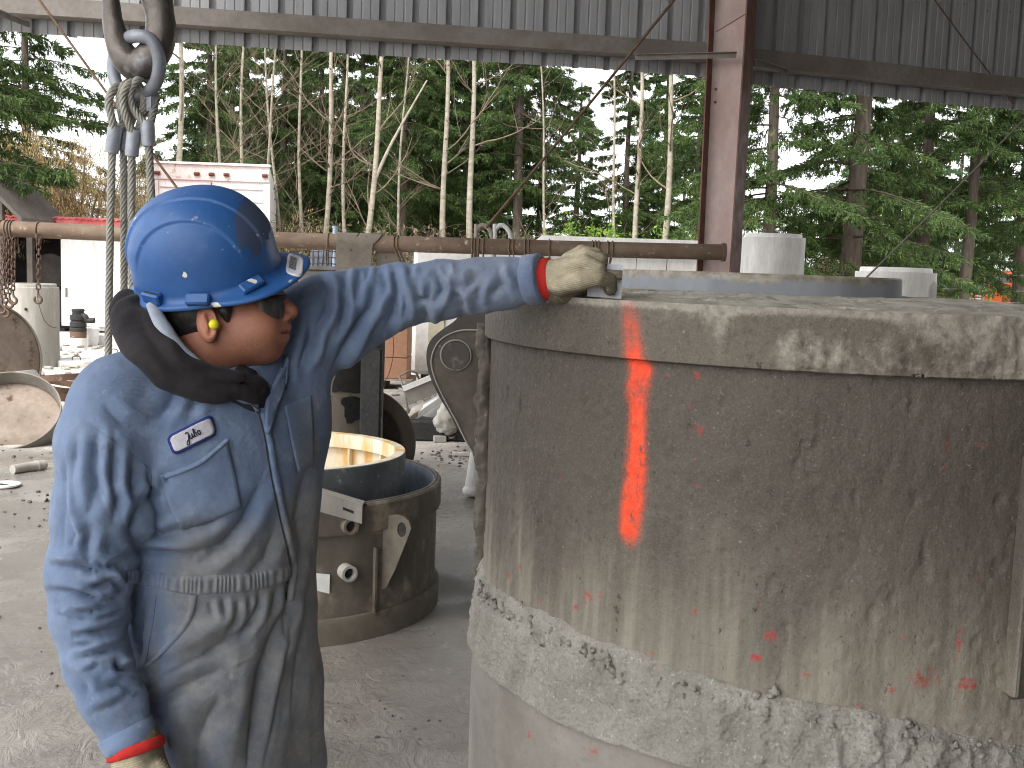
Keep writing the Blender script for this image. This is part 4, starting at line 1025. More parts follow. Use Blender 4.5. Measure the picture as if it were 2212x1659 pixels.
def alder(x0, xt, d, wpx, lb, br0=2.6, nbr=16, fork=None, seed=0, H=11.5, mat=None):
    b = on_ground(x0, d); b[0] = P(x0, 500, d)[0]
    b0 = b.copy(); z5, zt_ = P(x0, 500, d)[2], P(xt, 110, d)[2]; bend = (P(xt, 110, d)[0] - P(x0, 500, d)[0]) / (zt_ - z5); b0[0] -= bend * z5
    tr, tw = bare_tree(b0, H, wpx * d / FPX / 2 * 1.15, seed, bend, br0, nbr, fork)
    T = thing('alder_tree', b0, lb, 'tree', 'bare pale alders before the firs')
    part('trunk', tr, mat or M_ALDER, T, True)
    part('crown', (tw[0], np.array(tw[1])), M_TWIG, T, True)
for a in ((387, 387, 29, 15, 'pale bare trunk right of the crane hook, nearest the trailer', 5.0, 8, None),
          (702, 720, 29, 12, 'bare pale alder right of the hard hat, leaning slightly right', 2.6, 16, None),
          (745, 747, 31, 8, 'thin bare alder between the leaning one and the forked one', 2.6, 14, None),
          (793, 830, 28, 13, 'tall bare pale alder with a long side limb, above the belts', 2.4, 14, (4.6, 1.3, 2.6)),
          (960, 964, 30, 13, 'straight pale speckled trunk above the white tank, left of a twin', 3.6, 12, None),
          (1018, 1020, 30, 14, 'straight pale speckled trunk above the white tank, right of its twin', 3.6, 14, None),
          (1330, 1322, 33, 7, 'thin crooked bare alder left of two pale trunks near the column', 2.4, 14, None),
          (1376, 1385, 30, 12, 'pale bare trunk second to the left of the column', 3.0, 14, None),
          (1436, 1456, 29, 15, 'pale bare trunk nearest the column, leaning right', 3.2, 12, None),
          (520, 528, 31, 8, 'bare alder above the trailer roof', 2.8, 20, None),
          (560, 600, 32, 7, 'leaning bare alder above the right end of the trailer', 2.8, 20, None),
          (652, 648, 32, 8, 'bare twiggy alder right of the trailer', 2.6, 20, None),
          (600, 575, 33, 7, 'crooked twiggy alder behind the trailer corner', 2.6, 22, None),
          (478, 470, 30, 8, 'bare alder left of the trailer middle', 3.0, 20, None),
          (860, 880, 33, 6, 'wispy thin alder right of the tall side-limbed one', 2.4, 18, None),
          (1180, 1165, 34, 6, 'wispy alder left of the brace rod', 2.4, 16, None)):
    alder(*a[:5], br0=a[5], nbr=a[6], fork=a[7], seed=int(a[0]))
# ---- shrubs
def hazel(x, d, H, n, lb, seed, wide=1.6, cat=1400, green=0):
    rng = np.random.default_rng(seed); b = on_ground(x, d); T = thing('hazel_shrub', b, lb, 'shrub', 'hazel shrubs with catkins')
    stems, tips = [], []
    for k in range(n):
        a = rng.random() * 6.28; sp = rng.random() ** .6 * wide
        top = b + np.array([math.cos(a) * sp, math.sin(a) * sp, H * rng.uniform(.55, 1.05)])
        pts = spline([b + np.array([rng.normal() * .15, rng.normal() * .15, 0]), (b * .45 + top * .55) + np.array([0, 0, .4]), top], 6)
        stems.append(tube(pts, np.linspace(.022, .005, len(pts)), 4, caps=False))
        for j in range(9):
            i = rng.integers(4, len(pts)); a2 = rng.random() * 6.28; e = pts[i] + np.array([math.cos(a2), math.sin(a2), rng.uniform(-.1, .7)]) * rng.uniform(.25, .8)
            q = spline([pts[i], (pts[i] + e) / 2 + [0, 0, .08], e], 3); stems.append(tube(q, np.linspace(.008, .003, len(q)), 3, caps=False)); tips.append(q)
    g = join(*stems); part('branches', (g[0], np.array(g[1])), M_TWIG, T, True)
    tips = np.vstack(tips); k = rng.integers(0, len(tips), cat)
    base = tips[k] + rng.normal(size=(cat, 3)) * .04; dv = np.array([0, 0, -1.0]) + rng.normal(size=(cat, 3)) * .12
    V, F = leaves(base, dv, rng.uniform(.05, .12, cat), rng.uniform(.014, .022, cat), rng); part('catkins', (V, F), M_CATKIN, T, False)
    if green:
        k = rng.integers(0, len(tips), green); dv = rng.normal(size=(green, 3)); dv /= np.linalg.norm(dv, axis=1)[:, None]
        V, F = leaves(tips[k] + rng.normal(size=(green, 3)) * .12, dv, rng.uniform(.06, .14, green), rng.uniform(.04, .08, green), rng); part('leaves', (V, F), M_BUSH, T, False)
hazel(60, 27.5, 4.4, 60, 'large yellowish hazel hung with catkins at the far left', 1, 1.7, 10500)
hazel(165, 28.5, 4.6, 60, 'large yellowish hazel hung with catkins behind the cable slings', 2, 1.7, 10500)
hazel(-60, 29, 4.5, 50, 'yellowish hazel cut off by the left edge', 3, 1.6, 7000)
hazel(255, 31, 4.0, 40, 'hazel with catkins between the cable slings and the trailer', 5, 1.2, 5000)
hazel(622, 27, 2.6, 30, 'low hazel with catkins right of the trailer', 4, .9, 1400)
hazel(300, 34, 5.2, 40, 'tall thin hazel left of the trailer', 6, 1.1, 1500)
def bush(x, d, H, Wd, n, lb, seed, mat, brown=False):
    rng = np.random.default_rng(seed); b = on_ground(x, d); T = thing('shrub', b, lb, 'shrub', 'low shrubs along the yard edge')
    stems, tips = [], []
    for k in range(26 if not brown else 60):
        a = rng.random() * 6.28; s_ = rng.random() ** .5 * Wd; e = b + np.array([math.cos(a) * s_, math.sin(a) * s_, H * rng.uniform(.5, 1.0)])
        q = spline([b + np.array([rng.normal() * .1, rng.normal() * .1, 0]), b * .5 + e * .5 + [0, 0, .2], e], 5); stems.append(tube(q, np.linspace(.016, .004, len(q)), 3, caps=False)); tips.append(q[5:])
        if brown:
            for j in range(5):
                i = rng.integers(3, len(q)); e2 = q[i] + rng.normal(size=3) * .3 + [0, 0, .15]; stems.append(tube([q[i], (q[i] + e2) / 2 + [0, 0, .05], e2], [.006, .004, .003], 3, caps=False))
    g = join(*stems); part('branches', (g[0], np.array(g[1])), M_TWIG, T, True)
    tips = np.vstack(tips); k = rng.integers(0, len(tips), n); dv = rng.normal(size=(n, 3)) + [0, 0, .2]; dv /= np.linalg.norm(dv, axis=1)[:, None]
    V, F = leaves(tips[k] + rng.normal(size=(n, 3)) * .14, dv, rng.uniform(.08, .16, n), rng.uniform(.03, .06, n), rng); part('leaves', (V, F), mat, T, False)
bush(1262, 25, 2.9, 1.0, 2600, 'bright green bush above the concrete vault, right of the wire loops', 1, M_BUSH)
bush(1322, 27, 2.6, .9, 1600, 'green bush half hidden by the concrete vault', 2, M_BUSH)
bush(1480, 26, 2.8, .7, 1800, 'bright green bush immediately left of the steel column', 3, M_BUSH)
for k, (x, lb) in enumerate(((880, 'brown twiggy thicket above the belts'), (950, 'brown twiggy thicket between the pale twin trunks'), (1050, 'brown thicket above the bent hooks'), (760, 'brown thicket left of the belts'), (680, 'brown thicket right of the hard hat'), (1130, 'brown thicket above the forearm'), (1190, 'greenish thicket left of the bright green bush'))):
    bush(x, 27 + k % 3, 2.7, 1.2, 500, lb, 10 + k, M_BROWNLEAF if k < 5 else M_FIR2, True)
# dark forest floor bank behind the yard
def bank():
    xs, ys = np.linspace(-70, 90, 90), np.linspace(46, 130, 30); X, Y = np.meshgrid(xs, ys); q = np.column_stack([X.ravel(), Y.ravel(), 0 * X.ravel()])
    Z = .02 + .5 * sstep(46, 70, q[:, 1]) + .3 * fbm(q * .3, 3, 4) * sstep(46, 50, q[:, 1])
    i = np.arange(X.size).reshape(X.shape)
    struct('forest_floor', (np.column_stack([q[:, 0], q[:, 1], Z]), np.stack([i[:-1, :-1], i[:-1, 1:], i[1:, 1:], i[1:, :-1]], -1).reshape(-1, 4)), G('forest_floor_soil', C(86, 80, 56), C(70, 62, 44), 1, (0.9, 1), 0.5, 5), True)
bank()
# ================================================================ the big manhole form in front
def put_attr(o, **kw):
    for k, v in kw.items():
        a = o.data.attributes.new(k, 'FLOAT', 'POINT'); a.data.foreach_set('value', np.asarray(v, np.float32))
def attr(n, name):
    a = n.t.nodes.new('ShaderNodeAttribute'); a.attribute_name = name; return a.outputs['Fac']
FC = np.array([.651, 2.372, 0.0])
FR = 0.71
def cylhit(x, y, R, c=None):
    c = FC if c is None else c
    v = _f + _r * ((x - 1106.0) / FPX) + _u * ((829.5 - y) / FPX)
    a = v[0] ** 2 + v[1] ** 2; b = 2 * (v[0] * (0 - c[0]) + v[1] * (0 - c[1])); k = c[0] ** 2 + c[1] ** 2 - R * R
    D = b * b - 4 * a * k
    t = (-b - math.sqrt(max(D, 0))) / (2 * a); p = CAMP + v * t
    return math.atan2(p[1] - c[1], p[0] - c[0]), p[2]
Z_RIM, Z_COL, Z_CT, Z_CB = 1.606, 1.505, .965, .839
CTOP = sorted((cylhit(x, y, FR)[0] % (2 * math.pi), cylhit(x, y, FR)[1]) for x, y in ((1052, 1262), (1120, 1300), (1200, 1345), (1350, 1420), (1600, 1482), (1900, 1540), (2212, 1600)))
def crust_top(A):
    return np.interp(np.asarray(A) % (2 * math.pi), [q[0] for q in CTOP], [q[1] for q in CTOP])
def cyl_grid(R, z0, z1, dz, da_front, prof=None):
    """front-dense cylinder sheet; returns V, F, angle, z, n columns"""
    nf = int(math.radians(210) * R / da_front)
    af = np.linspace(math.radians(165), math.radians(375), nf, endpoint=False); ab = np.linspace(math.radians(15), math.radians(165), 60, endpoint=False)
    a = np.concatenate([ab, af]); zs = np.linspace(z0, z1, max(2, int((z1 - z0) / dz) + 1))
    A, Z = np.meshgrid(a, zs); n = len(a); m = len(zs)
    i = np.arange(n * m).reshape(m, n); j = np.roll(i, -1, 1)
    F = np.stack([i[:-1], j[:-1], j[1:], i[1:]], -1).reshape(-1, 4)
    return A.ravel(), Z.ravel(), F
def cyl_pts(A, Z, R): return np.column_stack([FC[0] + R * np.cos(A), FC[1] + R * np.sin(A), Z])
def surf_q(A, Z): return np.column_stack([FR * np.cos(A), FR * np.sin(A), Z])     # noise space that follows the surface

def form_mat(name, dry, base=(C(94, 88, 79), C(74, 68, 60)), low=True):
    n = NB(name); v = n.co()
    st = n.noise(11, 6, 0.62, n.map((1, 1, .10))); st2 = n.noise(34, 5, 0.6, n.map((1, 1, .06)))
    a = n.noise(2.4, 6, 0.6); g = n.noise(70, 6, 0.7); z = n.xyz(v)[2]
    col = n.mix(n.mr(a, .35, .65), base[0], base[1])
    col = n.mix(n.mr(g, .5, .75, 0, .6), col, C(62, 58, 52))
    if low:
        upperm = n.mr(n.ma('ADD', z, n.ma('MULTIPLY', n.ma('SUBTRACT', n.noise(3.2, 6, .65, n.map(loc=(2, 7, 4))), .5), .55)), Z_CT + .14, Z_CT + .36)
        col = n.mix(n.ma('MULTIPLY', upperm, .55), col, C(70, 64, 56))  # mixes the wall darker higher up, with a noisy edge
        lowf = n.mr(n.ma('ADD', z, n.ma('MULTIPLY', n.ma('SUBTRACT', st, .5), -.55)), Z_CT + .26, Z_CT - .02)
        col = n.mix(n.ma('MULTIPLY', lowf, n.mr(st2, .36, .64, .32, .80)), col, C(152, 145, 130))
    col = n.mix(n.mr(n.noise(130, 3, .6), .66, .72, 0, .6), col, C(140, 134, 122))
    col = n.mix(n.mr(n.noise(48, 4, .7, n.map((1, 1, .6), loc=(2, 2, 2))), .64, .70, 0, .8), col, C(40, 37, 33))
    col = n.mix(n.mr(n.noise(260, 3, .65), .42, .70, 0, .22), col, C(132, 124, 110))
    col = n.mix(n.mr(n.noise(190, 3, .65, n.map(loc=(7, 1, 3))), .60, .72, 0, .45), col, C(54, 49, 43))
    p = attr(n, 'pale'); fine = n.noise(90, 5, .7)
    pm = n.mr(n.ma('ADD', p, n.ma('MULTIPLY', n.ma('SUBTRACT', fine, .5), 1.3)), .12, .80)
    col = n.mix(pm, col, n.mix(n.mr(g, .3, .7), C(122, 116, 104), C(156, 150, 138)))
    r = attr(n, 'red'); rm = n.mr(n.ma('ADD', r, n.ma('MULTIPLY', n.ma('SUBTRACT', n.noise(95, 6, .8), .5), 2.0)), .50, .85)
    col = n.mix(n.ma('MULTIPLY', rm, .8), col, C(170, 50, 48))
    o = attr(n, 'orange'); vst = n.noise(55, 5, .7, n.map((1, 1, .35)))
    om = n.mr(n.ma('ADD', o, n.ma('MULTIPLY', n.ma('SUBTRACT', n.ma('ADD', n.ma('MULTIPLY', vst, .6), n.ma('MULTIPLY', n.noise(160, 4, .7), .4)), .5), 1.5)), .42, .98)
    ov = n.ma('MULTIPLY', n.mr(o, .05, .95, 0, .75), n.mr(n.noise(330, 3, .7), .42, .60)); om = n.ma('MAXIMUM', om, ov)
    scr = n.mr(n.noise(42, 5, .75, n.map((1, 1, .30), loc=(9, 4, 1))), .60, .68); om = n.ma('MULTIPLY', om, n.ma('SUBTRACT', 1.0, n.ma('MULTIPLY', scr, .85)))
    col = n.mix(om, col, n.mix(n.mr(g, .3, .7), C(232, 66, 34), C(246, 92, 56)))
    n.set(Base_Color=col, Roughness=n.mr(g, .2, .8, .5, .8), Specular_IOR_Level=.35)
    h = n.ma('ADD', n.ma('MULTIPLY', g, .6), n.ma('MULTIPLY', n.noise(22, 5, .65, n.map((1, 1, .5))), 1.0))
    n.set(Normal=n.bump(h, .75, .007))
    return n.m
M_FORM = form_mat('form_wall_steel', .3)
M_COLLAR = form_mat('form_collar_steel', .5, (C(98, 91, 80), C(78, 72, 63)), False)
def crust_mat():
    n = NB('dried_concrete_crust'); g = n.noise(60, 7, .72); a = n.noise(9, 5, .6)
    col = n.mix(n.mr(a, .3, .7), C(134, 130, 121), C(160, 156, 147)); col = n.mix(n.mr(g, .5, .8, 0, .5), col, C(122, 118, 109))
    col = n.mix(n.mr(n.noise(210, 4, .7), .5, .68, 0, .55), col, C(98, 94, 86)); col = n.mix(n.mr(n.noise(150, 3, .6, n.map(loc=(5, 5, 5))), .62, .7, 0, .6), col, C(190, 187, 178))
    n.set(Base_Color=col, Roughness=.95, Specular_IOR_Level=.15, Normal=n.bump(n.ma('ADD', g, n.ma('MULTIPLY', n.voro(120), .5)), .9, .006)); return n.m
M_CRUST = crust_mat()
def lower_mat():
    n = NB('lower_ring_steel'); g = n.noise(50, 7, .7); a = n.noise(4, 6, .65)
    col = n.mix(n.mr(a, .3, .7), C(122, 117, 109), C(148, 143, 135)); col = n.mix(n.mr(g, .5, .75, 0, .6), col, C(116, 110, 102))
    r = attr(n, 'red'); rm = n.mr(n.ma('ADD', r, n.ma('MULTIPLY', n.ma('SUBTRACT', n.noise(75, 5, .75), .5), 1.3)), .5, .64)
    col = n.mix(n.ma('MULTIPLY', rm, .75), col, C(178, 74, 76))
    n.set(Base_Color=col, Roughness=.8, Specular_IOR_Level=.25, Normal=n.bump(g, .4, .006)); return n.m
M_LOWER = lower_mat()

FORM = thing('manhole_form', FC, 'tall round steel manhole form caked with concrete and marked by an orange stripe', 'form')
def spots(A, Z, R, lst):
    out = np.zeros(len(A))
    for x, y, sx, sy, w in lst:
        a0, z0 = cylhit(x, y, R); a1, _ = cylhit(x + sx, y, R); _, z1 = cylhit(x, y + sy, R)
        da = abs((a1 - a0 + math.pi) % (2 * math.pi) - math.pi) + 1e-4; dz = abs(z1 - z0) + 1e-4
        dd = ((A - a0 + math.pi) % (2 * math.pi) - math.pi) / da
        out = np.maximum(out, w * np.exp(-.5 * (dd ** 2 + ((Z - z0) / dz) ** 2)))
    return out
RED = [(1505, 812, 10, 12, .75), (1440, 812, 28, 9, .56), (1495, 880, 12, 10, .55), (1505, 930, 22, 30, .5), (1500, 990, 8, 6, .6), (1505, 1050, 8, 6, .6), (1215, 1025, 5, 5, .55), (1100, 1245, 10, 14, .56), (1125, 1225, 6, 8, .6),
       (1230, 1225, 6, 8, .62), (1270, 1290, 12, 14, .66), (1295, 1285, 12, 10, .6), (1245, 1310, 10, 10, .6), (1280, 1385, 14, 10, .62), (1165, 1310, 14, 20, .5), (1500, 1325, 12, 10, .62), (1640, 1305, 6, 10, .6), (1665, 1372, 16, 18, .66),
       (1635, 1420, 16, 9, .78), (1600, 1345, 8, 6, .55), (1700, 1325, 7, 6, .55), (1870, 1060, 8, 4, .55), (2045, 960, 10, 16, .58), (2120, 960, 26, 12, .55), (2040, 1010, 12, 12, .52), (1880, 905, 10, 5, .55), (1950, 1375, 14, 12, .55),
       (2000, 1465, 50, 26, .6), (2085, 1480, 26, 18, .68), (1925, 1490, 16, 10, .62), (1855, 1530, 22, 10, .62), (2070, 1390, 8, 46, .6), (2050, 1245, 40, 6, .5), (2110, 1250, 20, 5, .55), (1745, 1455, 26, 8, .56), (1440, 1480, 10, 6, .5), (1720, 1185, 8, 5, .55), (2080, 1520, 16, 8, .55), (1120, 1040, 4, 4, .5), (1410, 1410, 8, 6, .6)]
def stripe(A, Z, R):
    A = A - .0
    lst = []
    for k in range(len(ST) - 1):
        for t in np.linspace(0, 1, 8, endpoint=False):
            q = [ST[k][i] + (ST[k + 1][i] - ST[k][i]) * t for i in range(4)]; lst.append(q)
    out = np.zeros(len(A))
    for x, y, hw, w in lst:
        a0, z0 = cylhit(x, y, R); a1, _ = cylhit(x + hw * .86, y, R); da = abs(a1 - a0) + 1e-4
        dd = np.abs((A - a0 + math.pi) % (2 * math.pi) - math.pi) / da
        out = np.maximum(out, w * np.clip(1.30 - .50 * dd ** 1.25, 0, 1.0) * np.exp(-.5 * ((Z - z0) / .011) ** 2))
    return out
ST = [(1360, 655, 14, .42), (1366, 690, 18, .6), (1370, 730, 20, .62), (1374, 765, 20, .85), (1384, 800, 22, .95), (1376, 850, 22, .75), (1378, 880, 18, .95), (1376, 940, 18, .9), (1374, 1000, 20, .9), (1370, 1060, 21, .95), (1364, 1110, 21, 1.0), (1361, 1150, 20, .95), (1362, 1172, 14, .6)]
# wall
A, Z, F = cyl_grid(FR, Z_CB, Z_COL + .012, .0045, .0045)
q = surf_q(A, Z)
ripple = fbm(q * np.array([16, 16, 9]), 4, 3); rip2 = fbm(q * np.array([60, 60, 42]), 3, 7)
flake = sstep(.25, .5, fbm(q * np.array([10, 10, 14]) + 3.3, 4, 15))
edge_build = np.exp(-np.clip(Z - Z_CT, 0, 9) / .06) * .006
# mortar ridges on the left limb seam
a_l = math.radians(180) - .03
seam = np.exp(-(((A - a_l - 2 * math.pi + math.pi) % (2 * math.pi) - math.pi) / .035) ** 2) * sstep(Z_CT - .05, Z_CT + .1, Z)
R_ = FR - .010 + .0028 * ripple + .0013 * rip2 + .0018 * flake - .0035 * sstep(.42, .62, fbm(q * np.array([42, 42, 26]) + 9, 3, 55)) + edge_build * (.6 + .4 * ripple) + seam * (.005 + .010 * np.abs(fbm(q * np.array([30, 30, 22]), 3, 21)))
o = part('wall', (cyl_pts(A, Z, R_), F), M_FORM, FORM, True)
pale = .30 * np.exp(-(Z - Z_CT) / .05) + .30 * sstep(.2, .6, fbm(q * np.array([7, 7, 5]), 4, 31)) * sstep(Z_CT + .25, Z_CT, Z)
put_attr(o, orange=stripe(A, Z, FR - .01), red=1.12 * spots(A, Z, FR - .01, RED), pale=pale)
# collar: rolled band with a rounded lower lip
A, Z, F = cyl_grid(FR, 0, 1, 1 / 46.0, .0045); t = Z.copy()
zc = Z_COL + (Z_RIM - Z_COL) * np.clip((t - .12) / .88, 0, 1); rc = np.full(len(t), FR + .006)
lip = t < .12; ph = t[lip] / .12
rc[lip] = FR - .012 + .018 * np.sin(ph * math.pi / 2); zc[lip] = Z_COL + .010 - .010 * np.sin(ph * math.pi)
q = surf_q(A, zc); ang_px = cylhit(1500, 720, FR)[0] % (2 * math.pi); am = A % (2 * math.pi)
plaster = sstep(ang_px - .06, ang_px + .10, am) * (am < 6.0) * sstep(-.25, .15, fbm(q * 6 + 2.0, 3, 44) + .25) + .55 * spots(A, zc, FR, [(1225, 745, 40, 25, .5), (1420, 690, 18, 16, .9)])
lump = fbm(q * np.array([26, 26, 20]), 4, 12); drip = np.clip(fbm(q * np.array([34, 34, 5]), 3, 19), 0, 1)
up_edge = np.exp(-((zc - Z_RIM) / .012) ** 2)
rc = rc + .0012 * fbm(q * np.array([20, 20, 12]), 3, 5) + plaster * (.002 + .0065 * lump + .003 * fbm(q * 60, 3, 77) + .014 * drip * sstep(Z_RIM, Z_RIM - .05, zc)) * sstep(.10, .26, t) + up_edge * .0025 * fbm(q * 40, 3, 6)
o = part('collar', (cyl_pts(A, zc, rc), F), M_COLLAR, FORM, True)
put_attr(o, orange=stripe(A, zc, FR), red=spots(A, zc, FR, [(1900, 815, 20, 4, .5)]), pale=plaster * (.35 + .45 * sstep(-.3, .3, fbm(q * np.array([22, 22, 9]), 4, 61))) + 1.1 * up_edge)
# hardened drips hanging on the collar
def drip_geo(x, y, s, L, seed):
    a, z = cylhit(x, y, FR + .008); gs = []
    rng = random.Random(seed)
    for k in range(3):
        b = np.array([FC[0] + (FR + .010) * math.cos(a + rng.uniform(-.012, .012)), FC[1] + (FR + .010) * math.sin(a), z + rng.uniform(-.01, .012)])
        pts = [b + [0, 0, L * (.5 - i / 4)] + np.array([rng.gauss(0, .002), -.003 * math.sin(i), 0]) for i in range(5)]
        gs.append(tube(pts, np.array([.4, 1, .9, 1.1, .4]) * s * rng.uniform(.6, 1.1), 7))
    V, F = join(*gs); V = V + .3 * s * fbm(V * 90, 2, seed)[:, None]; return V, F
# crust ledge
A, Z, F = cyl_grid(FR, 0, 1, 1 / 64.0, .005); t = Z.copy()
q0 = surf_q(A, Z_CB + t * (Z_CT - Z_CB))
ztop = crust_top(A) + .030 * fbm(np.column_stack([q0[:, 0] * 7, q0[:, 1] * 7, 0 * t]), 4, 71) - .0
aL = cylhit(1045, 1250, FR)[0] % (2 * math.pi); am = A % (2 * math.pi)
ztop = ztop + .03 * np.exp(-((am - math.pi) / .10) ** 2)
zc = Z_CB - .010 + t * (ztop - Z_CB + .010); q = surf_q(A, zc)
bulge = np.sin(np.clip(t, 0, 1) * math.pi) ** .55 * .014 + .030 * (1 - t) ** 3
big = np.abs(fbm(q * np.array([20, 20, 14]), 4, 81)); worm = fbm(q * np.array([46, 46, 20]), 4, 91)
rc = FR - .008 + bulge * (1 + .35 * fbm(q * 8, 2, 5)) + (.018 * big + .010 * worm + .006 * np.abs(fbm(q * np.array([80, 80, 60]), 3, 33)) + .007 * sstep(.5, .95, t) * fbm(q * np.array([70, 70, 70]), 2, 37) - .005) * np.sin(np.clip(t * .97 + .03, 0, 1) * math.pi) ** .4
rc = np.where(t > .985, FR - .016, rc)
part('concrete_crust', (cyl_pts(A, zc, rc), F), M_CRUST, FORM, True)
# crumbly lumps along the crust's upper edge
gs = []; rng = random.Random(3)
for k in range(380):
    a = rng.uniform(math.radians(172), math.radians(358)); z = float(crust_top(a)) + rng.gauss(-.032, .013) + (.03 * math.exp(-((a - math.pi) / .10) ** 2)); s = abs(rng.gauss(0, .0028)) + .0016
    rr_ = FR + rng.uniform(-.002, .006)
    V, Fq = ball((0, 0, 0), s, 7, 5); V = V * (1 + .75 * vnoise(V * 420 + k, k)[:, None])
    gs.append((V + [FC[0] + rr_ * math.cos(a), FC[1] + rr_ * math.sin(a), z], Fq))
part('crust_crumbs', join(*gs), M_CRUST, FORM, True, kind='stuff')
# lower ring
A, Z, F = cyl_grid(FR, 0, Z_CB, .011, .008); q = surf_q(A, Z)
rl = FR + .012 + .0016 * fbm(q * 14, 4, 9) + .005 * np.exp(-((Z - Z_CB) / .012) ** 2) - .004 * sstep(Z_CB - .004, Z_CB, Z)
o = part('lower_ring', (cyl_pts(A, Z, rl), F), M_LOWER, FORM, True)
put_attr(o, red=spots(A, Z, FR, [(1155, 1585, 7, 12, .75), (1185, 1605, 8, 16, .55), (1290, 1625, 26, 22, .56), (1340, 1640, 14, 12, .5)]), orange=0 * A, pale=0 * A)
# fresh concrete and inner core
CC = P(1627, 620, 2.40); CC[2] = 0; CRR = .314
Z_CB2 = P(1630, 634, 2.085)[2]; Z_CT2 = P(1630, 590, 2.085)[2]
na = 360; aa = np.linspace(0, 2 * math.pi, na, endpoint=False); ts = np.linspace(0, 1, 60)
Aq, Tq = np.meshgrid(aa, ts); Aq, Tq = Aq.ravel(), Tq.ravel()
po = np.column_stack([FC[0] + (FR + .003) * np.cos(Aq), FC[1] + (FR + .003) * np.sin(Aq)]); pi_ = np.column_stack([CC[0] + CRR * np.cos(Aq), CC[1] + CRR * np.sin(Aq)])
xy = po * (1 - Tq)[:, None] + pi_ * Tq[:, None]
zz = (Z_RIM - .001) + (Z_CB2 - Z_RIM) * sstep(0, .9, Tq)
q = np.column_stack([xy, zz * 0]); crk = np.abs(fbm(q * np.array([14, 40, 1]) + .4 * fbm(q * 9, 2, 3)[:, None], 4, 17))
zz = zz + (.0045 * fbm(q * 34, 5, 8, .62) - .009 * np.exp(-(crk / .045) ** 2)) * sstep(0, .12, Tq) * sstep(1, .93, Tq)
i = np.arange(na * 60).reshape(60, na); j = np.roll(i, -1, 1)
n = NB('fresh_concrete'); g = n.noise(90, 7, .72)
n.set(Base_Color=n.mix(n.mr(n.noise(8, 5, .6), .3, .7), C(150, 144, 130), C(184, 179, 166)), Roughness=n.mr(g, .2, .8, .5, .9), Normal=n.bump(n.ma('ADD', g, n.noise(26, 4, .6)), .7, .006))
solo('fresh_concrete', (np.column_stack([xy, zz]), np.stack([i[:-1], j[:-1], j[1:], i[1:]], -1).reshape(-1, 4)), n.m, 'cracked fresh concrete filling the top of the manhole form', 'concrete', None, True)
n = NB('core_steel'); g = n.noise(40, 6, .65); z = n.xyz(n.co())[2]
topd = n.mr(n.ma('ADD', z, n.ma('MULTIPLY', n.ma('SUBTRACT', n.noise(14, 6, .7), .5), .05)), (Z_CT2 - Z_CB2) * .52 + .25, (Z_CT2 - Z_CB2) * .8 + .25)
col = n.mix(n.mr(n.noise(6, 5, .6, n.map((1, 1, .3))), .3, .7), C(112, 114, 117), C(138, 141, 146)); col = n.mix(topd, col, n.mix(n.mr(g, .4, .6), C(122, 114, 100), C(150, 143, 130)))
n.set(Base_Color=col, Roughness=n.mr(g, .2, .8, .4, .65), Metallic=.1, Normal=n.bump(g, .25, .004))
prof = [(CRR, Z_CB2 - .25), (CRR, Z_CT2 - .004), (CRR - .003, Z_CT2), (CRR - .010, Z_CT2), (CRR - .012, Z_CT2 - .004), (CRR - .012, Z_CB2 - .25)]
core = thing('inner_core', [CC[0], CC[1], Z_CB2 - .25], 'bare steel band of the round inner core rising above the fresh concrete', 'form core')
part('band', lathe(prof, CC, 180, closed_prof=True), n.m, core)
for a in (40, 160, 280):
    a = math.radians(a); part('inner_rib', box(CC + np.array([(CRR - .03) * math.cos(a), (CRR - .03) * math.sin(a), Z_CB2 - .1]), (.03, .01, .25), rotz(a)), M_STEELD, core, False)
# lug plates at the left of the form, and the seam plate at the right
M_LUG = G('lug_steel', C(104, 97, 87), C(80, 74, 66), 8, (0.6, 0.9), 0.4, 60, c3=C(150, 144, 132), s3=60, t3=(0.66, 0.74))
ol = [(1066, 714), (1005, 713), (975, 720), (950, 736), (936, 760), (932, 785), (940, 818), (960, 862), (985, 908), (1008, 955), (1030, 992), (1060, 996)]
pl = [P(x, y, 2.40) for x, y in ol]
def smooth_poly(pts, n=5): 
    s = spline(pts, n); return s
lug = part('lug_plate', prism(smooth_poly(pl), (0, .018, 0)), M_LUG, FORM, 30)
part('lug_edge', tube(smooth_poly(pl[:-1]) + np.array([0, -.001, 0]), .0022, 6), M_CONC2, lug, True)
cc_ = P(985, 767, 2.40)
part('pin_boss', join(cyl(cc_, cc_ + [0, -.006, 0], .031, n=36)), M_STEELD, lug)
part('pin_ring', tube([cc_ + np.array([.034 * math.cos(a), -.002, .034 * math.sin(a)]) for a in np.linspace(0, 2 * math.pi, 36, endpoint=False)], .0022, 6, closed=True), M_CONC2, lug, True)
ol2 = [(1070, 640), (1015, 650), (985, 690), (955, 712), (930, 735), (921, 765), (926, 805), (945, 850), (970, 892), (1000, 940), (1070, 960)]
part('lug_plate', prism(smooth_poly([P(x, y, 2.52) for x, y in ol2]), (0, .018, 0)), M_STEELD, FORM, 30)
# caked mortar along the left seam
pts = [P(1050 + 3 * math.sin(y * .05) - (y - 708) * .018, y, 2.365) for y in np.linspace(700, 1250, 160)]
V, F_ = tube(pts, .018, 20); V = V + (.016 * fbm(V * np.array([80, 80, 42]), 5, 4, .6))[:, None] * np.array([-.7, -.7, 0])

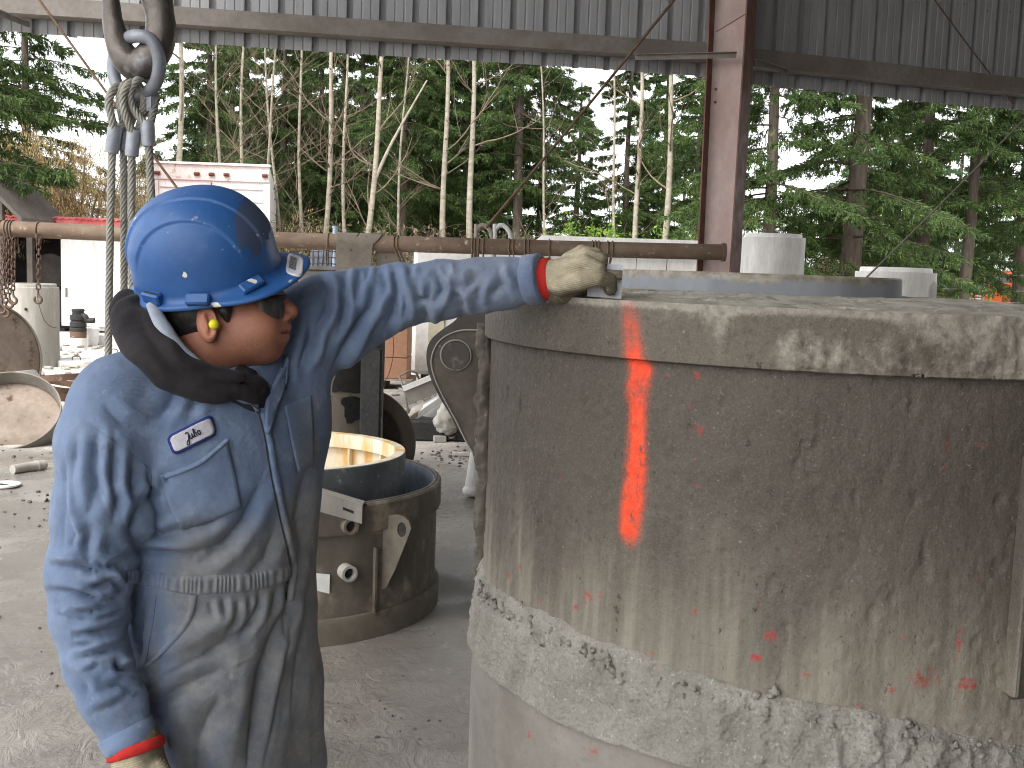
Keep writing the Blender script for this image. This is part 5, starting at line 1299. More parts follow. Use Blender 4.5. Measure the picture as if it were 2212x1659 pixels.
part('caked_mortar', (V, F_), M_LUG, FORM, True)
a_, z_ = cylhit(2192, 1250, FR - .008); e = np.array([math.cos(a_), math.sin(a_), 0]); zt_, zb_ = cylhit(2192, 985, FR)[1], cylhit(2172, 1500, FR)[1]
part('seam_plate', box(FC + e * (FR + .004) + [0, 0, (zt_ + zb_) / 2], (.03, .012, zt_ - zb_), rotz(a_), bev=.003), M_FORM, FORM)
a2 = a_ + .06; e2 = np.array([math.cos(a2), math.sin(a2), 0])
part('seam_cover', box(FC + e2 * (FR - .004) + [0, 0, (zt_ + zb_) / 2 - .02], (.012, .075, zt_ - zb_ - .02), rotz(a2), bev=.003), M_LUG, FORM)

# ================================================================ the second form on the floor behind the worker
C2 = P(617, 1040, 5.16); C2[2] = 0; R2 = .765
Zr2 = P(960, 1036, 5.16)[2]; 
M_F2 = G('second_form_steel', C(108, 101, 91), C(84, 78, 70), 3, (0.5, 0.85), 0.3, 40, c3=C(158, 147, 128), s3=3, t3=(0.52, 0.72), streak=(1, 1, .6))
M_F2B = G('second_form_band', C(120, 112, 100), C(92, 84, 74), 4, (0.6, 0.9), 0.35, 40, c3=C(70, 62, 54), s3=8, t3=(0.6, 0.72))
M_BLUEIN = G('blue_grey_lining', C(118, 128, 142), C(92, 100, 112), 3, (0.4, 0.7), 0.15, 40, c3=C(168, 174, 182), s3=10, t3=(0.66, 0.76))
F2 = thing('round_form', C2, 'low round steel form with a lug and pipe stubs on the floor behind the worker', 'form')
part('shell', lathe([(R2 - .02, .11), (R2 - .02, Zr2 - .125), (R2 - .03, Zr2 - .125), (R2 - .03, .11)], C2, 120, closed_prof=True), M_F2, F2)
part('base_band', lathe([(R2 - .018, 0), (R2, 0), (R2 + .002, .10), (R2 - .004, .115), (R2 - .018, .118)], C2, 120, closed_prof=True), M_F2B, F2)
part('top_band', lathe([(R2 - .019, Zr2 - .13), (R2 - .004, Zr2 - .13), (R2, Zr2 - .12), (R2, Zr2 - .01), (R2 - .008, Zr2), (R2 - .028, Zr2), (R2 - .03, Zr2 - .13)], C2, 120, closed_prof=True), M_F2, F2)
part('lining', lathe([(R2 - .032, .02), (R2 - .032, Zr2 - .004), (R2 - .040, Zr2 - .004), (R2 - .040, .02)], C2, 120, closed_prof=True), M_BLUEIN, F2)
part('rim_lip', tube([C2 + np.array([(R2 - .024) * math.cos(a), (R2 - .024) * math.sin(a), Zr2 + .001]) for a in np.linspace(0, 2 * math.pi, 120, endpoint=False)], .005, 6, closed=True), M_F2B, F2, True)
def on2(x, y, off=0.0):
    a, z = cylhit(x, y, R2 - .02, C2); return C2 + np.array([(R2 - .02 + off) * math.cos(a), (R2 - .02 + off) * math.sin(a), z]), a
# lug: a radial plate seen at an angle
p0, a0 = on2(835, 1205); e = np.array([math.cos(a0 - .12), math.sin(a0 - .12), 0]); tv = np.array([-math.sin(a0), math.cos(a0), 0])
ax_o = nrm(e * .8 + tv * .6)      # the plate stands out and turns right
def lp(o_, z_): return on2(826, 1205)[0] * [1, 1, 0] + ax_o * o_ + np.array([0, 0, z_])
zt2, zm2, zb2 = P(850, 1123, 4.55)[2], P(850, 1160, 4.55)[2], P(826, 1290, 4.55)[2]
outl = [lp(-.01, zb2), lp(.02, zb2 + .01), lp(.06, zb2 + .10), lp(.115, zm2 - .02), lp(.128, zm2 + .02), lp(.118, zt2 - .025), lp(.09, zt2 - .004), lp(.06, zt2), lp(.0, zt2 - .01), lp(-.01, zt2 - .02)]
nv = np.cross(ax_o, [0, 0, 1.0]); nv = nv * (1 if nv[1] > 0 else -1)
lug2 = part('lug_plate', prism(outl, nv * .02), M_F2B, F2, 30)
hc = lp(.085, zm2 + .012) - nv * .001
part('pin_hole', join(tube([hc + (ax_o * .017 * math.cos(a) + np.array([0, 0, .030 * math.sin(a)])) for a in np.linspace(0, 2 * math.pi, 28, endpoint=False)], .003, 6, closed=True),
     (np.array([hc + (ax_o * .016 * math.cos(a) + np.array([0, 0, .029 * math.sin(a)])) - nv * .0008 for a in np.linspace(0, 2 * math.pi, 28, endpoint=False)]), [tuple(range(28))])), M_BLACK, lug2)
p0, a0 = on2(808, 1230); part('gusset_rib', box(C2 + np.array([(R2 - .012) * math.cos(a0), (R2 - .012) * math.sin(a0), .26]), (.02, .012, .30), rotz(a0)), M_F2B, F2, False)
for x, y in ((748, 1132), (745, 1233)):
    p0, a0 = on2(x, y); e = np.array([math.cos(a0), math.sin(a0), 0])
    V, Fq = lathe([(.024, 0), (.036, 0), (.036, .06), (.024, .06)], (0, 0, 0), 28, closed_prof=True); x_, y_, d_ = frame(e)
    s = part('pipe_stub', (V @ np.array([x_, y_, d_]) + p0 - e * .005, Fq), M_CONC2 if y > 1200 else M_F2B, F2)
    part('bore', cyl(p0 + e * .004, p0 + e * .030, .0235, n=24), M_BLACK, s)
p0, a0 = on2(690, 1075, .03); p1, a1 = on2(772, 1100, .05)
T = thing('angle_bar', (p0 + p1) / 2, 'pale steel angle bar resting against the rim of the round form', 'angle bar')
d_ = nrm(p1 - p0); p0 = p0 - d_ * .25
part('upright_leg', prism([p0 + [0, -.02, .025], p1 + [0, -.02, .025], p1 + [.0, -.02, -.05], p0 + [0, -.02, -.05]], (0, .006, 0)), M_CONC2, T, False)
part('flat_leg', prism([p0 + [0, -.02, .0255], p1 + [0, -.02, .0255], p1 + [0, .05, .03], p0 + [0, .05, .03]], (0, 0, .006)), M_CONC2, T, False)
part('slot', prism([p1 + d_ * -.09 + [0, -.0215, .0], p1 + d_ * -.04 + [0, -.0215, -.004], p1 + d_ * -.04 + [0, -.0215, -.016], p1 + d_ * -.09 + [0, -.0215, -.012]], (0, .001, 0)), M_BLACK, T, False)
p0, a0 = on2(699, 1258, .004); tv = np.array([-math.sin(a0), math.cos(a0), 0]); e = np.array([math.cos(a0), math.sin(a0), 0])
part('white_tag', prism([p0 - tv * .035 + [0, 0, .045], p0 + tv * .024 + [0, 0, .035], p0 + tv * .024 + [0, 0, -.05], p0 - tv * .035 + [0, 0, -.03]], e * .006), M_WHITE, F2, False)
# its core: blue-grey outside, rusty cream inside
R3 = .585; Z3 = P(883, 977, 5.16)[2]
n = NB('core_inside_paint'); g = n.noise(9, 6, .6, n.map((1, 1, .25)))
col = n.ramp(n.noise(5, 7, .62, n.map((1.4, 1.4, .3))), (.30, C(220, 216, 206)), (.50, C(214, 202, 178)), (.60, C(206, 168, 104)), (.70, C(176, 128, 74)), (.82, C(218, 212, 202)))
n.set(Base_Color=col, Roughness=.7, Normal=n.bump(g, .2, .01)); M_COREIN = n.m
T = thing('core_ring', C2 + [0, 0, .01], 'round core ring with rusty cream paint inside, standing within the low round form', 'form core')
part('outer_face', lathe([(R3, .01), (R3, Z3 - .006), (R3 - .003, Z3 - .002), (R3 - .006, Z3 - .006), (R3 - .006, .01)], C2, 120, closed_prof=True), G('core_outside_steel', C(104, 106, 108), C(80, 82, 84), 4, (0.4, 0.7), 0.2, 40, c3=C(140, 142, 144), s3=20, t3=(.64, .74)), T)
part('inner_face', lathe([(R3 - .0065, .01), (R3 - .0065, Z3 - .012), (R3 - .012, Z3 - .012), (R3 - .012, .01)], C2, 120, closed_prof=True), M_COREIN, T)
part('top_rim', lathe([(R3 - .004, Z3), (R3 - .05, Z3 - .002), (R3 - .05, Z3 - .075), (R3 - .044, Z3 - .075), (R3 - .0125, Z3 - .012), (R3 - .004, Z3 - .006)], C2, 120, closed_prof=True), M_COREIN, T)
for k in range(14):
    a = 2 * math.pi * (k + .5) / 14; part('stiffener', box(C2 + np.array([(R3 - .03) * math.cos(a), (R3 - .03) * math.sin(a), Z3 / 2 - .02]), (.035, .012, Z3 - .12), rotz(a)), M_COREIN, T, False)
part('floor_web', lathe([(0, Z3 - .32), (R3 - .0125, Z3 - .32), (R3 - .0125, Z3 - .335), (0, Z3 - .335)], C2, 60), M_COREIN, T)
part('lifting_knob', ball(C2 + np.array([.36, -.02, Z3 - .22]), (.05, .05, .04), 12, 8), M_CONC2, T, True)
# ================================================================ the worker
def surfnet(f, lo, hi, h, margin=1.6):
    lo, hi = np.asarray(lo, float), np.asarray(hi, float); q = 4
    n = (np.ceil((hi - lo) / (h * q)).astype(int)) * q
    cg = [lo[k] + h * (np.arange(0, n[k], q) + (q - 1) / 2) for k in range(3)]
    G3 = np.stack(np.meshgrid(*cg, indexing='ij'), -1).reshape(-1, 3)
    cv = f(G3).reshape([len(c) for c in cg])
    near = np.abs(cv) < h * q * margin
    val = np.repeat(np.repeat(np.repeat(cv, q, 0), q, 1), q, 2).astype(np.float32)
    m = np.repeat(np.repeat(np.repeat(near, q, 0), q, 1), q, 2); idx = np.argwhere(m)
    val[m] = f(lo + idx * h)
    s = val < 0
    def diff(a, b): return a != b
    cell = np.zeros(np.array(val.shape) - 1, bool)
    for ax in range(3):
        sl0 = [slice(None)] * 3; sl1 = [slice(None)] * 3; sl0[ax] = slice(0, -1); sl1[ax] = slice(1, None)
        d = s[tuple(sl0)] != s[tuple(sl1)]
        o1, o2 = [k for k in range(3) if k != ax]
        for a in (0, 1):
            for b in (0, 1):
                sl = [slice(None)] * 3
                sl[o1] = slice(a, d.shape[o1] - 1 + a); sl[o2] = slice(b, d.shape[o2] - 1 + b)
                cell |= d[tuple(sl)]
    ci = np.argwhere(cell); vid = -np.ones(cell.shape, np.int64); vid[cell] = np.arange(len(ci))
    acc = np.zeros((len(ci), 3)); cnt = np.zeros(len(ci))
    cor = [(a, b, c) for a in (0, 1) for b in (0, 1) for c in (0, 1)]
    for i, p in enumerate(cor):
        for j, r in enumerate(cor):
            if j > i and sum(abs(np.array(p) - np.array(r))) == 1:
                v0 = val[ci[:, 0] + p[0], ci[:, 1] + p[1], ci[:, 2] + p[2]]; v1 = val[ci[:, 0] + r[0], ci[:, 1] + r[1], ci[:, 2] + r[2]]
                c = (v0 < 0) != (v1 < 0); t = np.where(c, v0 / np.where(c, v0 - v1, 1), 0)
                acc[c] += (np.array(p) + np.outer(t, np.array(r) - np.array(p)))[c]; cnt[c] += 1
    V = lo + h * (ci + acc / cnt[:, None])
    Q = []
    for ax in range(3):
        o1, o2 = [(1, 2), (2, 0), (0, 1)][ax]
        sl0 = [slice(None)] * 3; sl1 = [slice(None)] * 3; sl0[ax] = slice(0, -1); sl1[ax] = slice(1, None)
        d = np.argwhere(s[tuple(sl0)] != s[tuple(sl1)])
        d = d[(d[:, o1] > 0) & (d[:, o2] > 0) & (d[:, o1] < cell.shape[o1]) & (d[:, o2] < cell.shape[o2])]
        e1 = np.zeros(3, int); e1[o1] = 1; e2 = np.zeros(3, int); e2[o2] = 1
        g = lambda k: vid[k[:, 0], k[:, 1], k[:, 2]]
        q4 = np.stack([g(d - e1 - e2), g(d - e2), g(d), g(d - e1)], 1)
        fl = s[d[:, 0], d[:, 1], d[:, 2]]
        q4[~fl] = q4[~fl][:, ::-1]; Q.append(q4)
    Q = np.vstack(Q); Q = Q[(Q >= 0).all(1)]
    for _ in range(2):
        g = grad(f, V, h * .5); V = V - g * np.clip(f(V), -h, h)[:, None]
    return V, Q
def grad(f, V, e):
    g = np.stack([f(V + np.eye(3)[k] * e) - f(V - np.eye(3)[k] * e) for k in range(3)], 1); return g / (np.linalg.norm(g, axis=1)[:, None] + 1e-9)
def smin(a, b, k):
    h = np.clip(.5 + .5 * (b - a) / k, 0, 1); return b * (1 - h) + a * h - k * h * (1 - h)
def smax(a, b, k): return -smin(-a, -b, k)
def ell(p, c, r, A=None):
    q = p - np.asarray(c); r = np.asarray(r)
    if A is not None: q = q @ np.asarray(A).T
    k0 = np.linalg.norm(q / r, axis=1); k1 = np.linalg.norm(q / (r * r), axis=1); return k0 * (k0 - 1) / (k1 + 1e-9)
def chain_sdf(p, pts, rad, k=0.0):
    """distance to a bent tapering limb"""
    pts = np.asarray(pts, float); best = None
    for i in range(len(pts) - 1):
        a, b = pts[i], pts[i + 1]; ab = b - a; t = np.clip((p - a) @ ab / (ab @ ab), 0, 1)
        d = np.linalg.norm(p - a - t[:, None] * ab, axis=1) - (rad[i] + (rad[i + 1] - rad[i]) * t)
        best = d if best is None else (np.minimum(best, d) if k == 0 else smin(best, d, k))
    return best

TCX, TCY = P(485, 1100, 1.85)[:2]
NV = np.array([.743, -.669, 0]); LV = np.array([.669, .743, 0])
zr = lambda y, x=485, d=1.85: P(x, y, d)[2]
T_Z = np.array([zr(y) for y in (1700, 1560, 1450, 1320, 1235, 1150, 1050, 950, 880, 830, 790)])[:]
T_A = np.array([.165, .172, .178, .180, .174, .178, .184, .190, .185, .15, .10])
T_B = np.array([.118, .128, .136, .142, .140, .142, .140, .132, .118, .095, .08])
T_X = np.array([.012, .008, .002, .0, .0, .0, .0, .0, -.004, -.008, -.01])
def torso_sdf(p):
    z = np.clip(p[:, 2], T_Z[0], T_Z[-1])
    a, b, cx = np.interp(z, T_Z, T_A), np.interp(z, T_Z, T_B), np.interp(z, T_Z, T_X)
    q = p[:, :2] - np.array([TCX, TCY]); q = q - np.outer(cx, [1, 0])
    l, n = q @ LV[:2], q @ NV[:2]
    r = np.sqrt((l / a) ** 2 + (n / b) ** 2); d = (r - 1) * np.minimum(a, b)
    dz = np.maximum(T_Z[0] - p[:, 2], p[:, 2] - T_Z[-1]); return np.where(dz > 0, np.sqrt(np.maximum(d, 0) ** 2 + dz ** 2), d)
RARM = [(236, 888, 1.715), (226, 960, 1.70), (222, 1100, 1.685), (197, 1230, 1.67), (193, 1330, 1.66), (212, 1430, 1.645), (238, 1505, 1.635), (270, 1574, 1.625)]
RARM_R = [.068, .073, .075, .064, .056, .050, .045, .039]
LARM = [(662, 712, 1.985), (722, 690, 2.0), (790, 660, 2.0), (860, 638, 1.99), (950, 627, 1.98), (1040, 616, 1.96), (1095, 611, 1.945), (1138, 605, 1.93)]
LARM_R = [.082, .088, .070, .057, .053, .048, .044, .040]
RA = [P(*q) for q in RARM]; LA = [P(*q) for q in LARM]
RLEG = [P(440, 1480, 1.80), P(462, 1660, 1.79), [P(470, 1660, 1.80)[0], 1.80, .46], [P(470, 1660, 1.80)[0] - .02, 1.84, .07]]
LLEG = [P(565, 1480, 1.90), P(585, 1660, 1.93), [P(590, 1660, 1.95)[0], 1.95, .46], [P(590, 1660, 1.95)[0] + .02, 1.99, .07]]
def cov_sdf(p):
    d = torso_sdf(p)
    d = smin(d, chain_sdf(p, [P(360, 800, 1.80), P(262, 850, 1.735)], [.055, .066]), .05)       # right trapezius and shoulder
    d = smin(d, chain_sdf(p, [P(545, 800, 1.90), P(640, 740, 1.97)], [.06, .075]), .06)
    d = smin(d, chain_sdf(p, RA, RARM_R, .02), .022)
    d = smin(d, chain_sdf(p, LA, LARM_R, .02), .045)
    d = smin(d, ell(p, P(640, 880, 1.93), (.06, .06, .12)), .04)                                   # chest under the raised arm
    d = smin(d, chain_sdf(p, RLEG, [.115, .102, .078, .075], .03), .04)
    d = smin(d, chain_sdf(p, LLEG, [.110, .098, .078, .075], .03), .03)
    return d
COV_V, COV_Q = surfnet(cov_sdf, (-.98, 1.50, .05), (.16, 2.16, 1.78), .0043)
COV_N = grad(cov_sdf, COV_V, .004)
# folds: polylines traced where the cloth creases, pressed into the surface
def poly_d(X, Y, pl):
    best = np.full(len(X), 1e9); tt = np.zeros(len(X)); L = 0; seg = []
    for i in range(len(pl) - 1): seg.append(math.hypot(pl[i + 1][0] - pl[i][0], pl[i + 1][1] - pl[i][1]))
    tot = sum(seg); acc = 0; sg = np.zeros(len(X))
    for i in range(len(pl) - 1):
        ax, ay = pl[i]; dx, dy = pl[i + 1][0] - ax, pl[i + 1][1] - ay; l2 = dx * dx + dy * dy
        t = np.clip(((X - ax) * dx + (Y - ay) * dy) / l2, 0, 1); d = np.hypot(X - ax - t * dx, Y - ay - t * dy)
        m = d < best; best[m] = d[m]; tt[m] = (acc + t[m] * seg[i]) / tot; sg[m] = np.sign((X - ax) * dy - (Y - ay) * dx)[m]; acc += seg[i]
    return best, tt, sg
s6 = lambda L: [(x * .4341, y * .4341 + 938.7) for x, y in L]
s4 = lambda L: [(x * .2315 + 597.4, y * .2315 + 426.7) for x, y in L]
s8 = lambda L: [(x * .5371 + 85.3, y * .5371 + 768) for x, y in L]
FOLDS = [(s6(l), w, a) for l, w, a in (
    ([(250, 655), (400, 660), (545, 702)], 9, .010), ([(440, 765), (560, 735), (610, 762)], 8, .008), ([(265, 780), (380, 790), (500, 832), (600, 810)], 9, .010),
    ([(365, 892), (480, 880), (590, 848)], 8, .009), ([(300, 900), (380, 932), (450, 920)], 7, .006), ([(480, 925), (610, 890)], 8, .007), ([(385, 1002), (500, 980), (620, 948)], 8, .009),
    ([(375, 1052), (470, 1040)], 6, .005), ([(395, 1112), (500, 1085), (630, 1048)], 8, .009), ([(580, 1125), (600, 1165), (660, 1168)], 9, .009), ([(430, 1175), (490, 1150)], 6, .005),
    ([(440, 470), (420, 560), (445, 640)], 14, .009), ([(350, 430), (372, 500), (350, 570)], 10, .005), ([(590, 300), (560, 440)], 12, .004), ([(700, 340), (660, 480), (690, 560)], 14, .008),
    ([(470, 620), (520, 660), (640, 650)], 12, .007), ([(300, 330), (310, 560)], 14, .004), ([(480, 240), (440, 400)], 14, .004), ([(330, 1180), (420, 1240), (440, 1300)], 10, .004),
    ([(520, 1260), (600, 1240), (680, 1280)], 10, .005), ([(480, 1380), (560, 1350), (640, 1300)], 9, .004),
    ([(690, 580), (850, 592), (980, 610)], 10, .008), ([(680, 545), (900, 480), (1060, 440)], 12, .007), ([(1290, 260), (1220, 420), (1120, 550), (990, 640)], 15, .007), ([(1370, 480), (1320, 620), (1240, 690)], 12, .005),
    ([(755, 1245), (900, 1160), (1100, 1060), (1260, 940)], 22, .010), ([(820, 1420), (800, 1330), (900, 1265), (1110, 1175)], 20, .012), ([(1400, 900), (1310, 1180), (1240, 1650)], 16, .014),
    ([(1460, 900), (1390, 1250), (1310, 1660)], 14, .008), ([(1180, 820), (1170, 930), (1120, 1010)], 8, .004), ([(1110, 820), (1120, 900)], 7, .004), ([(1290, 800), (1270, 900), (1200, 1010)], 8, .005), ([(1380, 760), (1350, 900)], 8, .005),
    ([(1040, 830), (1060, 900)], 7, .003), ([(1240, 810), (1235, 880)], 6, .003), ([(920, 600), (1080, 560), (1180, 500)], 14, .005), ([(730, 330), (800, 285), (830, 200)], 12, .006), ([(740, 200), (770, 330), (800, 400)], 9, .006),
    ([(1530, 800), (1480, 1100), (1440, 1400)], 14, .006), ([(700, 860), (680, 1000), (700, 1120)], 16, .007), ([(1090, 1320), (1000, 1500), (980, 1650)], 26, .007), ([(1500, 560), (1440, 760), (1420, 1000)], 12, .006), ([(1530, 150), (1480, 420), (1500, 560)], 14, .006))]
FOLDS += [(s4(l), w, a) for l, w, a in (
    ([(650, 640), (622, 860), (640, 1000), (590, 1250)], 9, .012), ([(420, 720), (490, 850), (465, 1050), (340, 1280), (300, 1500)], 10, .010), ([(985, 690), (1012, 870), (960, 930)], 8, .009), ([(930, 790), (880, 1000), (760, 1170), (555, 1570)], 11, .012),
    ([(1095, 670), (1112, 860), (1090, 1100), (1040, 1200)], 10, .012), ([(1185, 820), (1200, 1000), (1175, 1140)], 9, .008), ([(1290, 800), (1325, 960), (1400, 950), (1430, 790)], 9, .010), ([(1490, 670), (1540, 850), (1450, 1020)], 9, .009),
    ([(1690, 790), (1760, 835), (1870, 730)], 9, .010), ([(1640, 860), (1700, 950), (1745, 1090)], 9, .008), ([(1900, 790), (1870, 910), (1890, 1010)], 9, .007), ([(1990, 920), (2110, 790)], 9, .007), ([(330, 1100), (295, 1330), (200, 1600)], 12, .008),
    ([(780, 680), (740, 900), (720, 1080)], 9, .007), ([(1360, 1000), (1400, 1130), (1380, 1200)], 10, .007), ([(1560, 640), (1600, 760)], 8, .006), ([(2060, 640), (2080, 760), (2160, 900)], 9, .006), ([(2250, 700), (2290, 860)], 9, .005), ([(850, 640), (830, 800)], 7, .006), ([(180, 1150), (120, 1400), (60, 1700)], 12, .007), ([(1250, 640), (1240, 720)], 7, .005))]
FOLDS += [(s8(l), w, a) for l, w, a in (([(232, 300), (222, 470), (262, 620)], 11, .006), ([(305, 360), (292, 520), (330, 640)], 11, .006), ([(382, 420), (372, 570)], 10, .005), ([(150, 320), (130, 500), (150, 640)], 11, .005), ([(100, 420), (92, 600), (130, 720)], 10, .005), ([(260, 200), (330, 270), (420, 300)], 14, .005), ([(560, 120), (520, 200), (470, 260)], 14, .005), ([(640, 160), (600, 230)], 12, .004))]
def apply_folds(V, N):
    X, Y = proj(V); view = V - CAMP; view /= np.linalg.norm(view, axis=1)[:, None]
    face = sstep(-.05, .30, -(N * view).sum(1)); D = np.zeros(len(V))
    for pl, w, a in FOLDS:
        xs, ys = [p[0] for p in pl], [p[1] for p in pl]
        m = (X > min(xs) - 5 * w) & (X < max(xs) + 5 * w) & (Y > min(ys) - 5 * w) & (Y < max(ys) + 5 * w) & (face > 0)
        if not m.any(): continue
        d, t, sg = poly_d(X[m], Y[m], pl); tp = np.sin(np.clip(t * .94 + .03, 0, 1) * math.pi) ** .6
        prof = -np.exp(-d / (w * .70)) + .65 * np.exp(-((d - 2.0 * w) / (w * 1.05)) ** 2) * (.6 + .4 * sg)
        D[m] += a * 1.9 * prof * tp * face[m]
    D = np.clip(D, -.017, .015)
    q = V * np.array([9, 9, 9.0])
    D += .0030 * fbm(q, 3, 5) + .0010 * fbm(V * 60, 3, 9) + .0025 * (.25 - np.abs(fbm(V * np.array([17, 17, 11]) + .5 * fbm(V * 6, 2, 3)[:, None], 3, 13)))
    # ringed wrinkles on the back of the sleeves too
    return V + N * D[:, None]
NECK_CUT = P(470, 775, 1.85)[2]
COV_V = apply_folds(COV_V, COV_N)
COV_BVH = BVHTree.FromPolygons([tuple(v) for v in COV_V.tolist()], [tuple(q) for q in COV_Q.tolist()])
def ray(bvh, x, y):
    v = nrm(_f + _r * ((x - 1106.0) / FPX) + _u * ((829.5 - y) / FPX)); h = bvh.ray_cast(Vector(CAMP), Vector(v), 10)
    return (np.array(h[0]), np.array(h[1])) if h[0] is not None else (None, None)
def drape(poly, bvh, off, rings=7, dens=6.0, curve=True, thick=None, fallback=1.8):
    pl = spline([np.array([x, y, 0.]) for x, y in poly], 6, True)[:, :2] if curve else np.vstack([np.linspace(np.array(poly[i], float), np.array(poly[(i + 1) % len(poly)], float), max(2, int(math.dist(poly[i], poly[(i + 1) % len(poly)]) / dens)), endpoint=False) for i in range(len(poly))])
    c = pl.mean(0); n = len(pl); V = []; thick = off * 1.3 if thick is None else thick
    def pt(q, o):
        p, nn = ray(bvh, q[0], q[1])
        if p is None: return P(q[0], q[1], fallback)
        v = nrm(CAMP - p); nn = nn if nn @ v > 0 else -nn; return p + nrm(nn + v * .3) * o
    V += [pt(q, off - thick) for q in pl]
    for k in range(rings): V += [pt(c + (q - c) * (1 - k / rings), off) for q in pl]
    V.append(pt(c, off)); F = []
    for k in range(rings):
        for i in range(n): F.append((k * n + i, (k + 1) * n + i, (k + 1) * n + (i + 1) % n, k * n + (i + 1) % n))
    F += [(rings * n + i, len(V) - 1, rings * n + (i + 1) % n) for i in range(n)]
    return np.array(V), F
def drape_strip(a, b, bvh, off, nu=40, nv=6, fn=None, fallback=1.8):
    def samp(pl, n):
        s = spline([np.array([x, y, 0.]) for x, y in pl], 12)[:, :2]; L = np.concatenate([[0], np.cumsum(np.linalg.norm(np.diff(s, axis=0), axis=1))]); t = np.linspace(0, L[-1], n); return np.column_stack([np.interp(t, L, s[:, 0]), np.interp(t, L, s[:, 1])])
    A, B = samp(a, nu), samp(b, nu); V = []
    for j in range(nv):
        w = j / (nv - 1)
        for i in range(nu):
            q = A[i] * (1 - w) + B[i] * w; p, nn = ray(bvh, q[0], q[1])
            if p is None: p = P(q[0], q[1], fallback); nn = nrm(CAMP - p)
            v = nrm(CAMP - p); nn = nn if nn @ v > 0 else -nn
            o = off if fn is None else fn(i / (nu - 1), w)
            if j in (0, nv - 1): o = -.001
            V.append(p + nrm(nn + v * .3) * o)
    return np.array(V), [(j * nu + i, j * nu + i + 1, (j + 1) * nu + i + 1, (j + 1) * nu + i) for j in range(nv - 1) for i in range(nu - 1)]

def cloth_mat():
    n = NB('dusty_blue_cotton'); v = n.co()
    d = attr(n, 'dust'); a = n.noise(7, 6, .62); b = n.noise(30, 6, .65)
    blue = n.mix(n.mr(a, .3, .7), C(90, 106, 132), C(114, 130, 156))
    blue = n.mix(n.mr(b, .52, .7, 0, .35), blue, C(138, 148, 165))
    dust = n.mix(n.mr(b, .3, .7), C(102, 104, 107), C(130, 129, 126))
    f = n.mr(n.ma('ADD', d, n.ma('MULTIPLY', n.ma('SUBTRACT', a, .5), .75)), .22, .85)
    col = n.mix(n.ma('MULTIPLY', f, .88), blue, dust)
    col = n.mix(n.mr(n.noise(55, 5, .7, n.map(loc=(4, 2, 1))), .66, .74, 0, .6), col, C(172, 166, 154))
    col = n.mix(n.mr(n.noise(16, 5, .7, n.map(loc=(1, 5, 3))), .62, .76, 0, .55), col, C(84, 80, 76))
    wv = n.ma('ADD', n.wave(260, dist=.4), n.wave(260, dist=.4, dirn='Z'))
    n.set(Base_Color=col, Roughness=.92, Specular_IOR_Level=.12, Sheen_Weight=.15, Normal=n.bump(n.ma('ADD', n.ma('ADD', n.ma('MULTIPLY', b, 1.6), n.ma('MULTIPLY', n.noise(95, 5, .7), .7)), n.ma('MULTIPLY', wv, .12)), .42, .005))
    return n.m
M_CLOTH = cloth_mat()
def dust_of(V):
    X, Y = proj(V)
    d = .10 + .75 * sstep(1000, 1230, Y) * sstep(300, 420, X) * sstep(2000, 1500, Y + 0 * X) + .45 * sstep(560, 680, X) * (X < 690) * sstep(800, 900, Y)
    d += .35 * np.exp(-((X - 330) / 70) ** 2 - ((Y - 1440) / 130) ** 2) * (X < 345) + .35 * sstep(700, 1000, X) + .30 * np.exp(-((X - 235) / 60) ** 2 - ((Y - 1530) / 60) ** 2)
    return np.clip(d - .5 * np.exp(-((X - 420) / 110) ** 2 - ((Y - 930) / 60) ** 2), 0, 1)
feet = np.array([TCX, TCY, 0.0])
MAN = thing('person', feet, 'worker in dusty blue coveralls and blue hard hat reaching out to trowel the form rim', 'person')
keep = None
# open the neck and cuffs are closed by hood and gloves
cov = part('coverall', (COV_V, COV_Q), M_CLOTH, MAN, True); put_attr(cov, dust=dust_of(COV_V))
def cloth_part(name, g, mat=None, parent=None):
    o = part(name, g, mat or M_CLOTH, parent or cov, True)
    if (mat or M_CLOTH) is M_CLOTH: put_attr(o, dust=dust_of(g[0]))
    return o
# waistband with gathers
wt = s8([(352, 862), (420, 858), (560, 885), (720, 882), (880, 868), (1000, 838)]); wb_ = s8([(345, 915), (420, 925), (600, 962), (760, 958), (900, 940), (1000, 905)])
cloth_part('waistband', drape_strip(wt, wb_, COV_BVH, .004, 170, 9, lambda u, w: .0045 + .0016 * math.sin(u * 190 + 3 * math.sin(u * 31)) * math.sin(w * math.pi)))
# chest pocket with hem
cloth_part('chest_pocket', drape(s8([(485, 482), (560, 462), (650, 420), (750, 335), (785, 470), (812, 612), (700, 660), (572, 702), (520, 600)]), COV_BVH, .0035, 8, curve=False))
cloth_part('pocket_hem', drape_strip(s8([(486, 478), (560, 456), (650, 414), (751, 331)]), s8([(494, 505), (565, 482), (655, 440), (757, 356)]), COV_BVH, .007, 40, 4))
